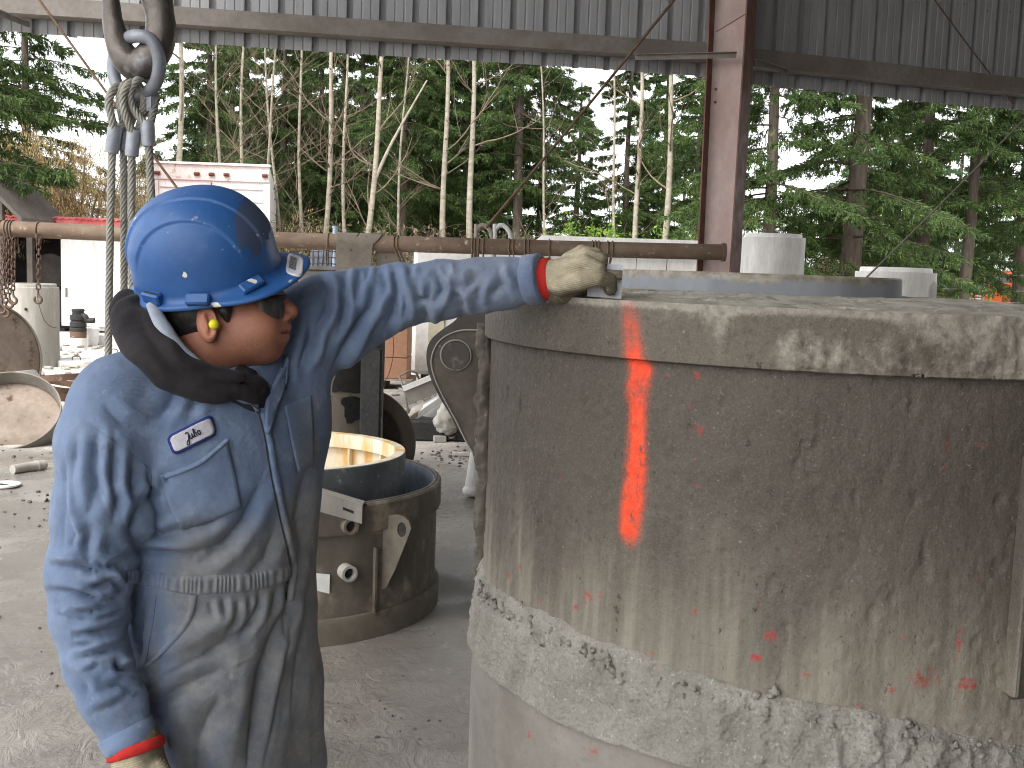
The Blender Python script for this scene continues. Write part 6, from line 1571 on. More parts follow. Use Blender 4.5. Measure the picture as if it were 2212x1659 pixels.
# front placket and zip
pk = s8([(878, 215), (905, 320), (930, 470), (965, 640), (1000, 790), (1008, 860), (990, 985)])
cloth_part('placket', drape_strip(pk, [(x + 17, y) for x, y in pk], COV_BVH, .006, 60, 5))
M_ZIP = G('dark_zip', C(46, 46, 48), C(60, 60, 62), 40, (0.4, 0.6), 0)
cloth_part('zip', drape_strip([(x - 3.5, y) for x, y in pk], [(x + 1.0, y) for x, y in pk], COV_BVH, .0025, 60, 3), M_ZIP)
M_STITCH = G('dark_seam_thread', C(66, 78, 98), C(56, 66, 84), 30, (0.9, 1), 0)
def seam(l, off=.0012, w=1.1, name='seam'):
    a = s8(l); cloth_part(name, drape_strip(a, [(x + w * .7, y + w * .7) for x, y in a], COV_BVH, off, 40, 3), M_STITCH)
seam([(188, 268), (300, 345), (400, 420), (447, 470), (448, 560)]); seam([(985, 200), (1005, 330), (1030, 470)])
cloth_part('pocket_welt', drape_strip(s8([(600, 960), (590, 1040), (530, 1130), (430, 1240)]), s8([(640, 965), (620, 1050), (560, 1140), (440, 1255)]), COV_BVH, .005, 40, 5))
seam([(470, 962), (455, 1080), (428, 1235)], .0015)
cloth_part('chest_pocket', drape(s8([(985, 205), (1090, 160), (1098, 300), (1100, 430), (1040, 470), (1010, 340)]), COV_BVH, .0035, 6, curve=False))
# collar
cloth_part('collar', drape(s8([(985, 5), (960, 70), (905, 180), (900, 300), (912, 318), (950, 200), (1000, 80), (1010, 10)]), COV_BVH, .012, 6, thick=.014, curve=False))
cloth_part('collar', drape(s8([(690, 120), (740, 122), (820, 155), (868, 190), (876, 232), (840, 205), (760, 178), (712, 180)]), COV_BVH, .010, 6, thick=.012, curve=False))
cloth_part('collar', drape(s8([(480, 60), (560, 90), (520, 108), (505, 100)]), COV_BVH, .010, 5, thick=.012, curve=False))
# sleeve cuffs
for pts, rad, nm in ((RA, RARM_R, 'cuff'), (LA, LARM_R, 'cuff')):
    a, b = pts[-2], pts[-1]; d_ = nrm(b - a); e = b + d_ * rad[-1] * .75
    g = tube([e - d_ * .030, e - d_ * .028, e - d_ * .004, e, e - d_ * .002], [rad[-1] + .002, rad[-1] + .006, rad[-1] + .005, rad[-1] + .002, rad[-1] - .012], 40, caps=False)
    g = (g[0] + .0015 * fbm(g[0] * 50, 2, 3)[:, None], g[1]); cloth_part(nm, g)
# name patch
PW = s8([(510, 325), (690, 235), (712, 320), (540, 405)])
def rounded(c4, r=.12, n=5, shrink=0.0):
    c4 = [np.array(c) for c in c4]; cen = sum(c4) / 4; out = []
    c4 = [cen + (c - cen) * (1 - shrink) for c in c4]
    for i in range(4):
        p, a, b = c4[i], c4[i - 1], c4[(i + 1) % 4]; L = min(np.linalg.norm(a - p), np.linalg.norm(b - p)) * .30
        p0, p1 = p + nrm(a - p) * L, p + nrm(b - p) * L
        for t in np.linspace(0, 1, n): out.append(tuple((1 - t) ** 2 * p0 + 2 * t * (1 - t) * p + t * t * p1))
    return out
patch = cloth_part('name_patch', drape(rounded(PW), COV_BVH, .0045, 6, 3.0, False), G('patch_border_thread', C(40, 58, 124), C(34, 50, 108), 60, (0.7, 0.9), 0.2, 300))
cen = np.mean(np.array(PW), 0)
inner = [tuple(cen + (np.array(c) - cen) * np.array([1, 1])) for c in PW]
uax = np.array(PW[1]) - np.array(PW[0]); vax = np.array(PW[3]) - np.array(PW[0])
ip = [tuple(np.array(PW[0]) + uax * u + vax * v) for u, v in ((.055, .11), (.945, .11), (.945, .89), (.055, .89))]
cloth_part('patch_face', drape(rounded(ip), COV_BVH, .0062, 6, 3.0, False), G('patch_white_cloth', C(196, 194, 200), C(180, 178, 184), 30, (0.85, 0.95), 0.2, 300, c3=C(120, 116, 114), s3=60, t3=(.68, .76)), patch)
STROKES = [[(.335, .30), (.36, .26), (.385, .30), (.375, .50), (.36, .72), (.335, .84), (.315, .78), (.335, .66), (.385, .58)],
           [(.395, .42), (.392, .56), (.405, .63), (.428, .56), (.438, .42), (.436, .58), (.452, .62)],
           [(.452, .62), (.478, .44), (.488, .26), (.474, .24), (.466, .44), (.472, .60), (.488, .60)],
           [(.500, .42), (.498, .57), (.512, .61)], [(.506, .29), (.510, .30)],
           [(.556, .44), (.535, .43), (.526, .53), (.538, .62), (.558, .58), (.562, .48), (.552, .43), (.575, .46)]]
gs = []
for st in STROKES:
    pts = []
    for u, v in spline([np.array([a, b, 0]) for a, b in st], 5)[:, :2]:
        q = np.array(PW[0]) + uax * (.335 + (u - .315) * 1.3) + vax * (v + .0); p_, n_ = ray(COV_BVH, q[0], q[1]); vv = nrm(CAMP - p_); n_ = n_ if n_ @ vv > 0 else -n_; pts.append(p_ + nrm(n_ + vv * .3) * .0078)
    gs.append(tube(np.array(pts), .00085, 5))
cloth_part('stitched_name', join(*gs), G('navy_thread', C(30, 34, 62), C(26, 30, 54), 40, (0.8, 0.9), 0), patch)

# ---------------------------------------------------------------- head, in an upright local frame
HO = P(470, 690, 1.835); HS = 1.835 / FPX
HX, HZ, HY = _r, _u, -_f            # forward (his face looks along the picture plane), up, the side turned to us
def hp(x, y, lat=0.0):
    k = 1 - lat / 1.835; return np.array([((x - 1106) * k + 636) * HS, lat, -((y - 829.5) * k + 139.5) * HS])
h2w = lambda V: HO + np.outer(V[:, 0], HX) + np.outer(V[:, 1], HY) + np.outer(V[:, 2], HZ)
def sym(p): q = p.copy(); q[:, 1] = np.abs(q[:, 1]); return q
def head_sdf(p):
    s = sym(p)
    d = ell(p, hp(450, 615), (.100, .077, .096))
    d = smin(d, ell(p, hp(535, 678), (.066, .060, .080)), .03)
    d = smin(d, ell(p, hp(508, 735), (.078, .060, .046)), .03)
    d = smin(d, ell(s, hp(545, 712, .036), (.040, .026, .040)), .02)                       # cheeks
    d = smin(d, chain_sdf(s, [hp(590, 648, .0), hp(588, 646, .036)], [.016, .013]), .02)    # brow
    d = smin(d, chain_sdf(s, [hp(578, 752, 0), hp(572, 752, .014)], [.021, .018]), .022)     # chin
    d = smin(d, chain_sdf(p, [hp(602, 648), hp(624, 668)], [.010, .0125]), .012)            # nose
    d = smin(d, ell(p, hp(628, 674), (.0125, .012, .011)), .008)
    d = smin(d, ell(s, hp(616, 683, .0125), (.011, .008, .008)), .006)
    d = smin(d, ell(p, hp(597, 716), (.022, .026, .022)), .014)                             # muzzle
    d = smin(d, chain_sdf(s, [hp(618, 706, 0), hp(602, 716, .022)], [.0088, .0045]), .006)   # lips
    d = smin(d, chain_sdf(s, [hp(613, 727, 0), hp(600, 723, .020)], [.0092, .0045]), .006)
    d = smax(d, -chain_sdf(s, [hp(628, 717, 0), hp(603, 719, .026)], [.0024, .0016]), .005)
    d = smax(d, -ell(s, hp(616, 662, .034), (.018, .017, .012)), .014)                      # eye sockets
    d = smax(d, -ell(s, hp(622, 690, .006), (.006, .0035, .0035)), .003)                    # nostrils
    d = smin(d, chain_sdf(p, [hp(445, 730), hp(425, 800), hp(405, 880)], [.060, .064, .085]), .03)
    # ear
    A = np.array(Matrix.Rotation(.12, 3, 'Y') @ Matrix.Rotation(-.28, 3, 'Z'))
    q = s - hp(447, 700, .078)
    e = ell(s, hp(447, 698, .078), (.0190, .0085, .0315), A)
    e = smin(e, ell(s, hp(454, 726, .077), (.0095, .0075, .011)), .006)
    e = smax(e, -ell(s, hp(452, 699, .0865), (.0110, .0080, .0205), A), .003)
    e = smin(e, ell(s, hp(470, 702, .076), (.006, .006, .009)), .005)
    e = smin(e, chain_sdf(s, [hp(440, 680, .082), hp(446, 700, .081), hp(448, 718, .081)], [.0035, .0035, .003]), .003)
    return smin(d, e, .006)
V, Q = surfnet(head_sdf, (-.13, -.115, -.17), (.165, .115, .12), .0026)
n = NB('skin'); a = n.noise(14, 5, .6); b = n.noise(240, 4, .6)
col = n.mix(n.mr(a, .3, .7), C(150, 98, 77), C(170, 116, 93)); col = n.mix(n.mr(b, .5, .8, 0, .3), col, C(140, 86, 66))
lip = attr(n, 'lip'); col = n.mix(n.ma('MULTIPLY', lip, .85), col, C(128, 66, 60))
beard = attr(n, 'beard'); col = n.mix(n.ma('MULTIPLY', beard, n.mr(n.noise(320, 3, .7), .35, .65, .15, .6)), col, C(84, 62, 52))
col = n.mix(n.mr(n.noise(32, 5, .7), .5, .75, 0, .4), col, C(148, 84, 66))
n.set(Base_Color=col, Roughness=.52, Specular_IOR_Level=.4, Subsurface_Weight=.12, Subsurface_Scale=.01, Normal=n.bump(b, .15, .0012))
n.b.inputs['Subsurface Radius'].default_value = (1.0, .35, .2)
HV = h2w(V); HQ = Q
body = part('body', (HV, Q), n.m, MAN, True)
s = sym(V); lipm = np.maximum(np.exp(-(chain_sdf(s, [hp(619, 707, 0), hp(604, 716, .02)], [.004, .002]).clip(0) / .0035) ** 2), np.exp(-(chain_sdf(s, [hp(614, 727, 0), hp(602, 723, .018)], [.005, .002]).clip(0) / .0035) ** 2))
bm = np.clip(np.exp(-(((V[:, 0] - .075) / .05) ** 2 + ((V[:, 2] + .055) / .03) ** 2)), 0, 1)
put_attr(body, lip=lipm, beard=bm)
HBVH = BVHTree.FromPolygons([tuple(v) for v in HV.tolist()], [tuple(q) for q in HQ.tolist()])
M_EYE = G('eye_white', C(220, 214, 206), C(210, 204, 196), 30, (0.2, 0.3), 0)
for s_ in (1, -1):
    e = h2w(np.array([hp(586, 661, .033 * s_)]))[0]; eye = part('eye', ball(e, .0118, 16, 12), M_EYE, MAN, True)
    part('iris', ball(e + HX * .0085 + HY * .001 * s_, (.0045, .0045, .0045), 12, 8), M_ZIP, eye, True)
# hair
def hair_sdf(p):
    s = sym(p); d = ell(p, hp(441, 640), (.098, .083, .104))
    d = smax(d, (p[:, 0] - .006) + .35 * (p[:, 2] + .02), .012); d = smax(d, -(p[:, 2] + .082) - .15 * p[:, 0], .012)
    d = smin(d, chain_sdf(s, [hp(487, 650, .070), hp(486, 672, .0715), hp(489, 690, .069)], [.012, .011, .005]), .008)
    return smax(d, -ell(s, hp(452, 706, .088), (.020, .022, .034)), .006) + .0016 * fbm(p * np.array([130, 130, 50]), 3, 3)
V, Q = surfnet(hair_sdf, (-.12, -.11, -.11), (.07, .11, .12), .003)
n = NB('black_hair'); n.set(Base_Color=n.mix(n.noise(120, 4, .6, n.map((1, 1, .2))), C(18, 16, 16), C(40, 36, 34)), Roughness=.5, Normal=n.bump(n.noise(300, 3, .6, n.map((1, 1, .15))), .5, .002))
part('hair', (h2w(V), Q), n.m, MAN, True)
# earplug
M_YEL = G('yellow_foam', C(226, 216, 50), C(214, 200, 40), 30, (0.7, 0.85), 0.1, 200)
for s_ in (1, -1):
    e = h2w(np.array([hp(464, 701, .080 * s_), hp(462, 701, .091 * s_)])); part('earplug', join(tube([e[0], e[1]], [.006, .0085], 14), ball(e[1], (.0085, .0085, .0085), 14, 8)), M_YEL, MAN, True)
# safety glasses
n = NB('smoked_lens'); n.set(Base_Color=C(70, 70, 70), Roughness=.10, Specular_IOR_Level=.8, Alpha=.70); M_LENS = n.m
gl = part('safety_glasses', join(tube(h2w(np.array([hp(448, 660, .080), hp(500, 652, .076), hp(552, 648, .066), hp(590, 645, .052), hp(612, 642, .03), hp(618, 640, .0), hp(612, 642, -.03), hp(590, 645, -.052), hp(552, 648, -.066), hp(500, 652, -.076), hp(448, 660, -.080)])), .0032, 8, flat=(1, 1.4))), M_ZIP, MAN, True)
for s_ in (1, -1):
    rows = []
    for v in np.linspace(0, 1, 8):
        row = []
        for u in np.linspace(0, 1, 14):
            x = 560 + 55 * math.sin(u * 1.5) / math.sin(1.5); lat = .066 - .056 * u ** 1.5; drop = 8 + 34 * math.sin(math.pi * (.12 + .80 * (1 - u) ** .8)) ** .7
            row.append(hp(x + 2 * v, 646 + v * drop, s_ * (lat - .005 * v)))
        rows.append(row)
    Vl = np.array(rows).reshape(-1, 3); Fl = [(j * 14 + i, j * 14 + i + 1, (j + 1) * 14 + i + 1, (j + 1) * 14 + i) for j in range(7) for i in range(13)]
    Vw = h2w(Vl); Vb = Vw - HX * .0015; m_ = len(Vw)
    part('lens', (np.vstack([Vw, Vb]), Fl + [tuple(m_ + k for k in q[::-1]) for q in Fl]), M_LENS, gl, True)

# ---------------------------------------------------------------- hood of the sweatshirt bunched round the neck
def hw(L): return [h2w(np.array([hp(x, y, lat)]))[0] for x, y, lat in L]
hood_path = spline(hw([(562, 836, .030), (520, 840, .070), (440, 838, .100), (368, 802, .112), (312, 750, .100), (288, 696, .055), (285, 668, .0), (300, 690, -.055), (350, 740, -.095), (430, 790, -.10), (520, 815, -.075), (580, 830, -.02)]), 4)
hood_r = np.interp(np.linspace(0, 1, len(hood_path)), [0, .12, .25, .4, .5, .6, .8, 1], [.010, .022, .030, .038, .042, .038, .03, .012])
low_path = spline(hw([(470, 830, .075), (400, 815, .095), (340, 780, .105), (302, 730, .075), (290, 705, .0), (310, 730, -.07), (380, 790, -.09)]), 4)
in_path = spline(hw([(520, 815, .088), (440, 808, .108), (378, 772, .118), (332, 722, .104), (306, 680, .062), (302, 660, .0)]), 5)
def hood_sdf(p):
    d = chain_sdf(p, hood_path, hood_r * .86, .004); d = smin(d, chain_sdf(p, low_path, np.full(len(low_path), .031), .004), .004)
    d = smin(d, chain_sdf(p, in_path, np.interp(np.linspace(0, 1, len(in_path)), [0, .2, .8, 1], [.008, .016, .016, .008]), .004), .003)
    d = smin(d, chain_sdf(p, hw([(455, 850, 0), (445, 880, 0), (520, 866, .02)]), [.06, .09, .05]), .02)
    return smax(d, -(head_sdf_w(p) + .004), .006) + .0026 * np.sin(fbm(p * 10, 2, 6) * 9)
def head_sdf_w(p):
    q = p - HO; return np.minimum(ell(np.column_stack([q @ HX, q @ HY, q @ HZ]), hp(500, 690), (.112, .072, .10)), ell(np.column_stack([q @ HX, q @ HY, q @ HZ]), hp(430, 680), (.098, .082, .10)))
lo = hood_path.min(0) - .11; hi = hood_path.max(0) + .09
V, Q = surfnet(hood_sdf, lo, hi, .0042)
n = NB('charcoal_fleece'); b = n.noise(120, 5, .7)
n.set(Base_Color=n.mix(n.mr(n.noise(9, 5, .6), .3, .7), C(34, 32, 34), C(50, 47, 49)), Roughness=.95, Specular_IOR_Level=.1, Sheen_Weight=.06, Normal=n.bump(b, .35, .003)); M_HOOD = n.m
hood = part('hood', (V, Q), M_HOOD, MAN, True)
lin = spline(hw([(328, 658, .078), (350, 702, .100), (384, 750, .110), (428, 788, .112), (470, 815, .102)]), 6)
part('hood_lining', tube(lin, np.interp(np.linspace(0, 1, len(lin)), [0, .3, .8, 1], [.010, .014, .010, .003]), 12, flat=(1.0, .7)), G('grey_lining', C(158, 166, 178), C(136, 142, 152), 12, (0.9, 1), 0.2, 120), hood, True)
part('shirt_collar', tube(spline(hw([(505, 822, .03), (540, 838, .030), (558, 868, .035)]), 5), [.03] * 5 + [.024] * 5 + [.014], 14), G('black_shirt', C(30, 29, 31), C(40, 38, 40), 12, (0.9, 1), 0.2, 90), MAN, True)

# ---------------------------------------------------------------- hard hat
HC = h2w(np.array([hp(449, 588)]))[0]; tl = math.radians(6.0)
hf = nrm(HX * math.cos(tl) + HZ * math.sin(tl)); hu = nrm(-HX * math.sin(tl) + HZ * math.cos(tl)); hl = HY
ya = math.radians(-4); hf, hl = nrm(hf * math.cos(ya) - hl * math.sin(ya)), nrm(hl * math.cos(ya) + hf * math.sin(ya))
rl = math.radians(27); hu, hl = nrm(hu * math.cos(rl) + hl * math.sin(rl)), nrm(hl * math.cos(rl) - hu * math.sin(rl))
def hat():
    na, ne = 320, 110; V = []
    a_, b_, h_ = .1265, .108, .141
    rows = []
    ph = np.linspace(0, 2 * math.pi, na, endpoint=False); cp, sp = np.cos(ph), np.sin(ph)
    front = np.clip(cp, 0, 1)
    for e in range(ne + 1):
        th = (math.pi / 2) * (1 - e / ne); c, s = math.cos(th) ** .80, math.sin(th) ** .92
        x, y, z = a_ * c * cp, b_ * c * sp, h_ * s * np.ones(na)
        x = x + .010 * s * (cp > 0) * 0
        # raised crown ridges running front to back
        fade = sstep(.02, .07, z); rdg = .0036 * sstep(.036, .032, np.abs(y)) + .0036 * sstep(.074, .070, np.abs(y)) * fade
        nx, ny, nz = x / a_ ** 2, y / b_ ** 2, z / h_ ** 2; L = np.sqrt(nx * nx + ny * ny + nz * nz) + 1e-9
        k = rdg * fade; rows.append(np.column_stack([x + nx / L * k, y + ny / L * k, z + nz / L * k]))
    # brim: fillet out to a flange that grows to a visor in front
    vis = sstep(.15, .95, cp) * .036 + .013 + .004 * sstep(.3, 1, -cp)
    fall = -.004 - .004 * sstep(.2, .9, cp)
    dirn = np.column_stack([cp / a_, sp / b_]); dirn /= np.linalg.norm(dirn, axis=1)[:, None]
    dirn = dirn * (1 - .35 * sstep(.3, 1, cp))[:, None] + np.column_stack([np.ones(na), 0 * cp]) * (.35 * sstep(.3, 1, cp))[:, None]
    base = np.column_stack([a_ * cp, b_ * sp])
    for t, dz in ((.10, -.004), (.25, -.0065), (.5, -.008), (.75, -.009), (.93, -.0095), (1.0, -.0115), (1.01, -.0145), (.985, -.0160), (.9, -.0145), (.5, -.0125), (.12, -.0105), (-.02, -.012)):
        xy = base + dirn * (vis * t)[:, None]; z = dz + fall * t * 1.0 + .010 * sstep(.2, 1, cp) * np.clip(t, 0, 1) * (1 - (sp ** 2) * 1.4)
        rows.append(np.column_stack([xy, z]))
    n_r = len(rows); V = np.vstack(rows)
    F = [(r * na + i, (r + 1) * na + i, (r + 1) * na + (i + 1) % na, r * na + (i + 1) % na) for r in range(n_r - 1) for i in range(na)]
    return V, F
V, F = hat(); h2 = lambda V: HC + np.outer(V[:, 0], hf) + np.outer(V[:, 1], hl) + np.outer(V[:, 2], hu)
n = NB('blue_helmet_plastic'); v = n.co()
a = n.noise(9, 6, .65); b = n.noise(70, 5, .7); c = n.noise(34, 4, .65)
m = attr(n, 'mud')
mud = n.mr(n.ma('ADD', m, n.ma('MULTIPLY', n.ma('SUBTRACT', n.noise(26, 6, .7), .5), 1.3)), .45, .62)
col = n.mix(n.mr(a, .3, .7), C(32, 76, 132), C(44, 90, 148))
col = n.mix(n.mr(n.noise(20, 6, .7), .55, .78, 0, .35), col, C(92, 128, 178))
col = n.mix(n.ma('MULTIPLY', mud, .7), col, C(70, 72, 76))
sp = n.mr(n.noise(75, 3, .5), .68, .71); col = n.mix(n.ma('MULTIPLY', sp, n.mr(a, .48, .60)), col, C(186, 184, 174))
col = n.mix(n.mr(n.noise(30, 2, .5, n.map((1, 1, 1), loc=(3, 3, 3))), .735, .75), col, C(206, 204, 196))
n.set(Base_Color=col, Roughness=n.mr(n.ma('ADD', b, mud), .3, 1.4, .42, .8), Specular_IOR_Level=.45, Normal=n.bump(n.ma('ADD', c, n.ma('MULTIPLY', mud, .8)), .10, .003)); M_HAT = n.m
HATV = h2(V); hatp = part('hard_hat', (HATV, F), M_HAT, MAN, True)
put_attr(hatp, mud=.95 * np.exp(-(((V[:, 0] - .105) / .028) ** 2 + ((V[:, 2] - .085) / .06) ** 2 + ((V[:, 1] - .02) / .07) ** 2)) + .42 * np.exp(-(((V[:, 0] - .075) / .03) ** 2 + ((V[:, 2] - .03) / .03) ** 2)) * (V[:, 1] > 0))
HATB = BVHTree.FromPolygons([tuple(q) for q in HATV.tolist()], F)
M_HATP = M_HAT
for x, y, w in ((334, 640, .029), (430, 650, .032), (543, 620, .034)):
    p_, n_ = ray(HATB, x, y); p2, _ = ray(HATB, x + 14, y - (7 if x > 500 else (-3 if x < 400 else 0)))
    n_ = n_ if n_ @ (CAMP - p_) > 0 else -n_; t_ = nrm(p2 - p_); t_ = nrm(t_ - n_ * (t_ @ n_)); u_ = np.cross(n_, t_); u_ = u_ if u_[2] > 0 else -u_
    nn = nrm(n_ * .8 - hu * .0 + u_ * -.1); uu = nrm(u_ - nn * (u_ @ nn))
    o = part('accessory_slot', box(p_ + nn * .004, (w * 1.25, .017, .020), np.array([t_, nn, uu]), bev=.0028), M_HAT, hatp); put_attr(o, mud=np.zeros(len(o.data.vertices)))
    part('slot_mouth', box(p_ + nn * .0060 + uu * .0092, (w * 1.0, .004, .0028), np.array([t_, nn, uu])), M_ZIP, o, False)
st4 = [(623, 545), (657, 557), (652, 601), (616, 590)]
stick = part('barcode_sticker', drape(rounded(st4, n=4), HATB, .0012, 5, 3.0, False, thick=.0014), G('sticker_paper', C(214, 212, 216), C(206, 204, 208), 20, (0.5, 0.6), 0), hatp, True)
q0 = np.array(st4[0]); ua, va = np.array(st4[1]) - q0, np.array(st4[3]) - q0; rb = random.Random(2)
v_ = .16; gs = []
while v_ < .72:
    h_ = rb.choice((.012, .018, .026, .034)); e_ = .62 if v_ > .2 else .66
    gs.append([tuple(q0 + ua * .18 + va * v_), tuple(q0 + ua * e_ + va * v_), tuple(q0 + ua * e_ + va * (v_ + h_)), tuple(q0 + ua * .18 + va * (v_ + h_))]); v_ += h_ + rb.choice((.012, .018, .024))
Vb, Fb = [], []
for qd in gs:
    for x, y in qd:
        p_, n_ = ray(HATB, x, y)
        if p_ is None: p_ = P(x, y, 1.75); n_ = HY
        n_ = n_ if n_ @ (CAMP - p_) > 0 else -n_; Vb.append(p_ + n_ * .0018)
    k = len(Vb) - 4; Fb.append((k, k + 1, k + 2, k + 3))
o = part('barcode_print', (np.array(Vb), Fb), M_ZIP, stick, False); o['kind'] = 'stuff'

# ---------------------------------------------------------------- gloves
n = NB('knit_glove'); w_ = n.wave(95, n.map(rot=(0, .25, 0)), dist=.6, dirn='Z'); b = n.noise(40, 5, .65)
col = n.mix(n.mr(b, .3, .7), C(172, 162, 138), C(150, 140, 118)); dk = attr(n, 'dirt'); col = n.mix(n.mr(n.ma('ADD', dk, n.ma('MULTIPLY', n.ma('SUBTRACT', b, .5), .6)), .3, .8, 0, .8), col, C(86, 80, 68))
col = n.mix(n.mr(n.noise(90, 3, .6), .62, .7, 0, .35), col, C(196, 188, 168))
n.set(Base_Color=col, Roughness=.95, Specular_IOR_Level=.1, Normal=n.bump(n.ma('ADD', w_, n.ma('MULTIPLY', b, 1.0)), .35, .002)); M_GLOVE = n.m
M_REDC = G('red_knit_cuff', C(196, 52, 44), C(176, 44, 38), 30, (0.9, 1), 0.3, 200)
def glove(name, sdf, lo, hi, dirt):
    V, Q = surfnet(sdf, lo, hi, .0029); N = grad(sdf, V, .003)
    V = V + N * (.0008 * fbm(V * 60, 3, 3))[:, None]
    o = part(name, (V, Q), M_GLOVE, MAN, True); put_attr(o, dirt=dirt(V)); return o
GD = 1.915
g3 = lambda x, y, dz=0.0: P(x, y, GD + dz)
FNG = [([g3(1232, 574, -.014), g3(1264, 566, -.026), g3(1294, 580, -.026), g3(1288, 600, -.014)], [.0150, .0135, .0125, .0115]),
       ([g3(1235, 564, .008), g3(1266, 551, .000), g3(1298, 562, .000), g3(1296, 586, .008)], [.0150, .0138, .0125, .0115]),
       ([g3(1228, 562, .030), g3(1256, 545, .027), g3(1288, 550, .027), g3(1294, 574, .030)], [.0145, .0130, .0120, .011]),
       ([g3(1226, 600, .045), g3(1250, 610, .046), g3(1270, 624, .045), g3(1264, 642, .035)], [.0135, .0120, .011, .010]),
       ([g3(1208, 618, -.022), g3(1250, 606, -.040), g3(1290, 598, -.036), g3(1314, 606, -.022), g3(1318, 624, -.016)], [.019, .0175, .0155, .0145, .012])]
def lglove(p):
    d = chain_sdf(p, [g3(1180, 603, .012), g3(1205, 602, .008), g3(1238, 596, .004)], [.0345, .0330, .0320], .01)
    d = smin(d, ell(p, g3(1232, 598, .005), (.036, .036, .034)), .012)
    for pts, r in FNG: d = smin(d, chain_sdf(p, pts, r, .003), .0022)
    return smin(d, chain_sdf(p, [g3(1205, 635, .01), g3(1245, 640, .02)], [.018, .014]), .012)
c_ = g3(1240, 600)
gl_ = glove('glove', lglove, c_ - [.085, .10, .075], c_ + [.095, .10, .07], lambda V: .25 + .75 * sstep(c_[2] - .012, c_[2] - .035, V[:, 2]) + .45 * sstep(c_[0] + .02, c_[0] + .06, V[:, 0]))
cz = g3(1184, 602, .012); dx = nrm(LA[-1] - LA[-2])
part('red_cuff', tube([cz - dx * .016, cz - dx * .013, cz + dx * .006, cz + dx * .009], [.0345, .0390, .0375, .034], 40, caps=False), M_REDC, gl_, True)
WB = RA[-1] + nrm(RA[-1] - RA[-2]) * .046; hd = nrm(P(318, 1720, 1.60) - WB)
sx = nrm(np.cross(hd, [0, 1, 0])); sx = sx if sx[0] > 0 else -sx; sy = np.cross(hd, sx); sy = sy if sy[1] < 0 else -sy
r3 = lambda s_, a, b: WB + sx * a + hd * s_ + sy * b
RF = [([r3(.085, -.030, .008), r3(.125, -.034, .014), r3(.155, -.030, .026), r3(.172, -.024, .038)], [.0135, .0125, .0115, .010]), ([r3(.09, -.010, .004), r3(.135, -.011, .010), r3(.168, -.008, .024), r3(.186, -.004, .040)], [.014, .013, .012, .010]),
      ([r3(.088, .011, .004), r3(.130, .013, .010), r3(.160, .014, .024), r3(.176, .014, .038)], [.0138, .0125, .0115, .010]), ([r3(.08, .030, .008), r3(.112, .035, .014), r3(.134, .036, .026), r3(.146, .034, .036)], [.0125, .0115, .0105, .009]),
      ([r3(.03, .034, .014), r3(.06, .052, .026), r3(.090, .056, .036), r3(.108, .050, .042)], [.017, .0155, .0140, .012])]
def rglove(p):
    d = chain_sdf(p, [r3(-.02, 0, 0), r3(.03, 0, 0)], [.041, .040], .01); q = p - r3(.055, 0, .002)
    d = smin(d, ell(np.column_stack([q @ sx, q @ hd, q @ sy]), (0, 0, 0), (.047, .056, .026)), .015)
    for pts, r in RF: d = smin(d, chain_sdf(p, pts, r, .004), .006)
    return d
gr_ = glove('glove', rglove, np.minimum(WB, r3(.19, 0, 0)) - [.085, .085, .06], np.maximum(WB, r3(.19, 0, 0)) + [.085, .085, .05], lambda V: .15 + .55 * sstep(.0, .03, (V - WB) @ sx))
part('red_cuff', tube([WB - hd * .020, WB - hd * .018, WB - hd * .004, WB - hd * .002], [.040, .0455, .0455, .041], 40, caps=False), M_REDC, gr_, True)
# boots
M_BOOT = G('muddy_boot', C(70, 62, 52), C(96, 88, 76), 8, (0.7, 0.9), 0.3, 60)
for L in (RLEG, LLEG):
    a = np.array(L[-1]); f_ = NV
    def bsdf(p, a=a):
        q = p - a; s_ = np.column_stack([q @ f_, q @ LV, q[:, 2]])
        d = smin(ell(s_, (.07, 0, -.03), (.145, .052, .045)), chain_sdf(s_, [np.array([-.01, 0, .10]), np.array([-.015, 0, -.02])], [.058, .055]), .03); return smax(d, -(p[:, 2] - .004), .004)
    part('boot', surfnet(bsdf, a + [-.2, -.2, -.08], a + [.22, .2, .18], .006), M_BOOT, MAN, True)
# the float in his hand
FL = [g3(1272, 566, .004), g3(1346, 572, .0), g3(1342, 646, -.004), g3(1268, 640, .0)]
TR = thing('hand_float', np.mean(FL, 0), 'pale rectangular hand float gripped in the outstretched glove on the form rim', 'trowel')
M_FLOAT = G('worn_float_plate', C(206, 206, 210), C(190, 190, 196), 20, (0.4, 0.65), 0.15, 90, c3=C(120, 114, 104), s3=60, t3=(.62, .72))
part('plate', prism(FL, (0, .010, 0)), M_FLOAT, TR, False)
hm = (FL[0] * .3 + FL[1] * .2 + FL[2] * .2 + FL[3] * .3); hv = nrm(FL[1] - FL[0])
part('handle', tube([hm - hv * .04 + [0, -.014, .012], hm + hv * .035 + [0, -.014, .012]], .0085, 14), M_TIMBER, TR, True)
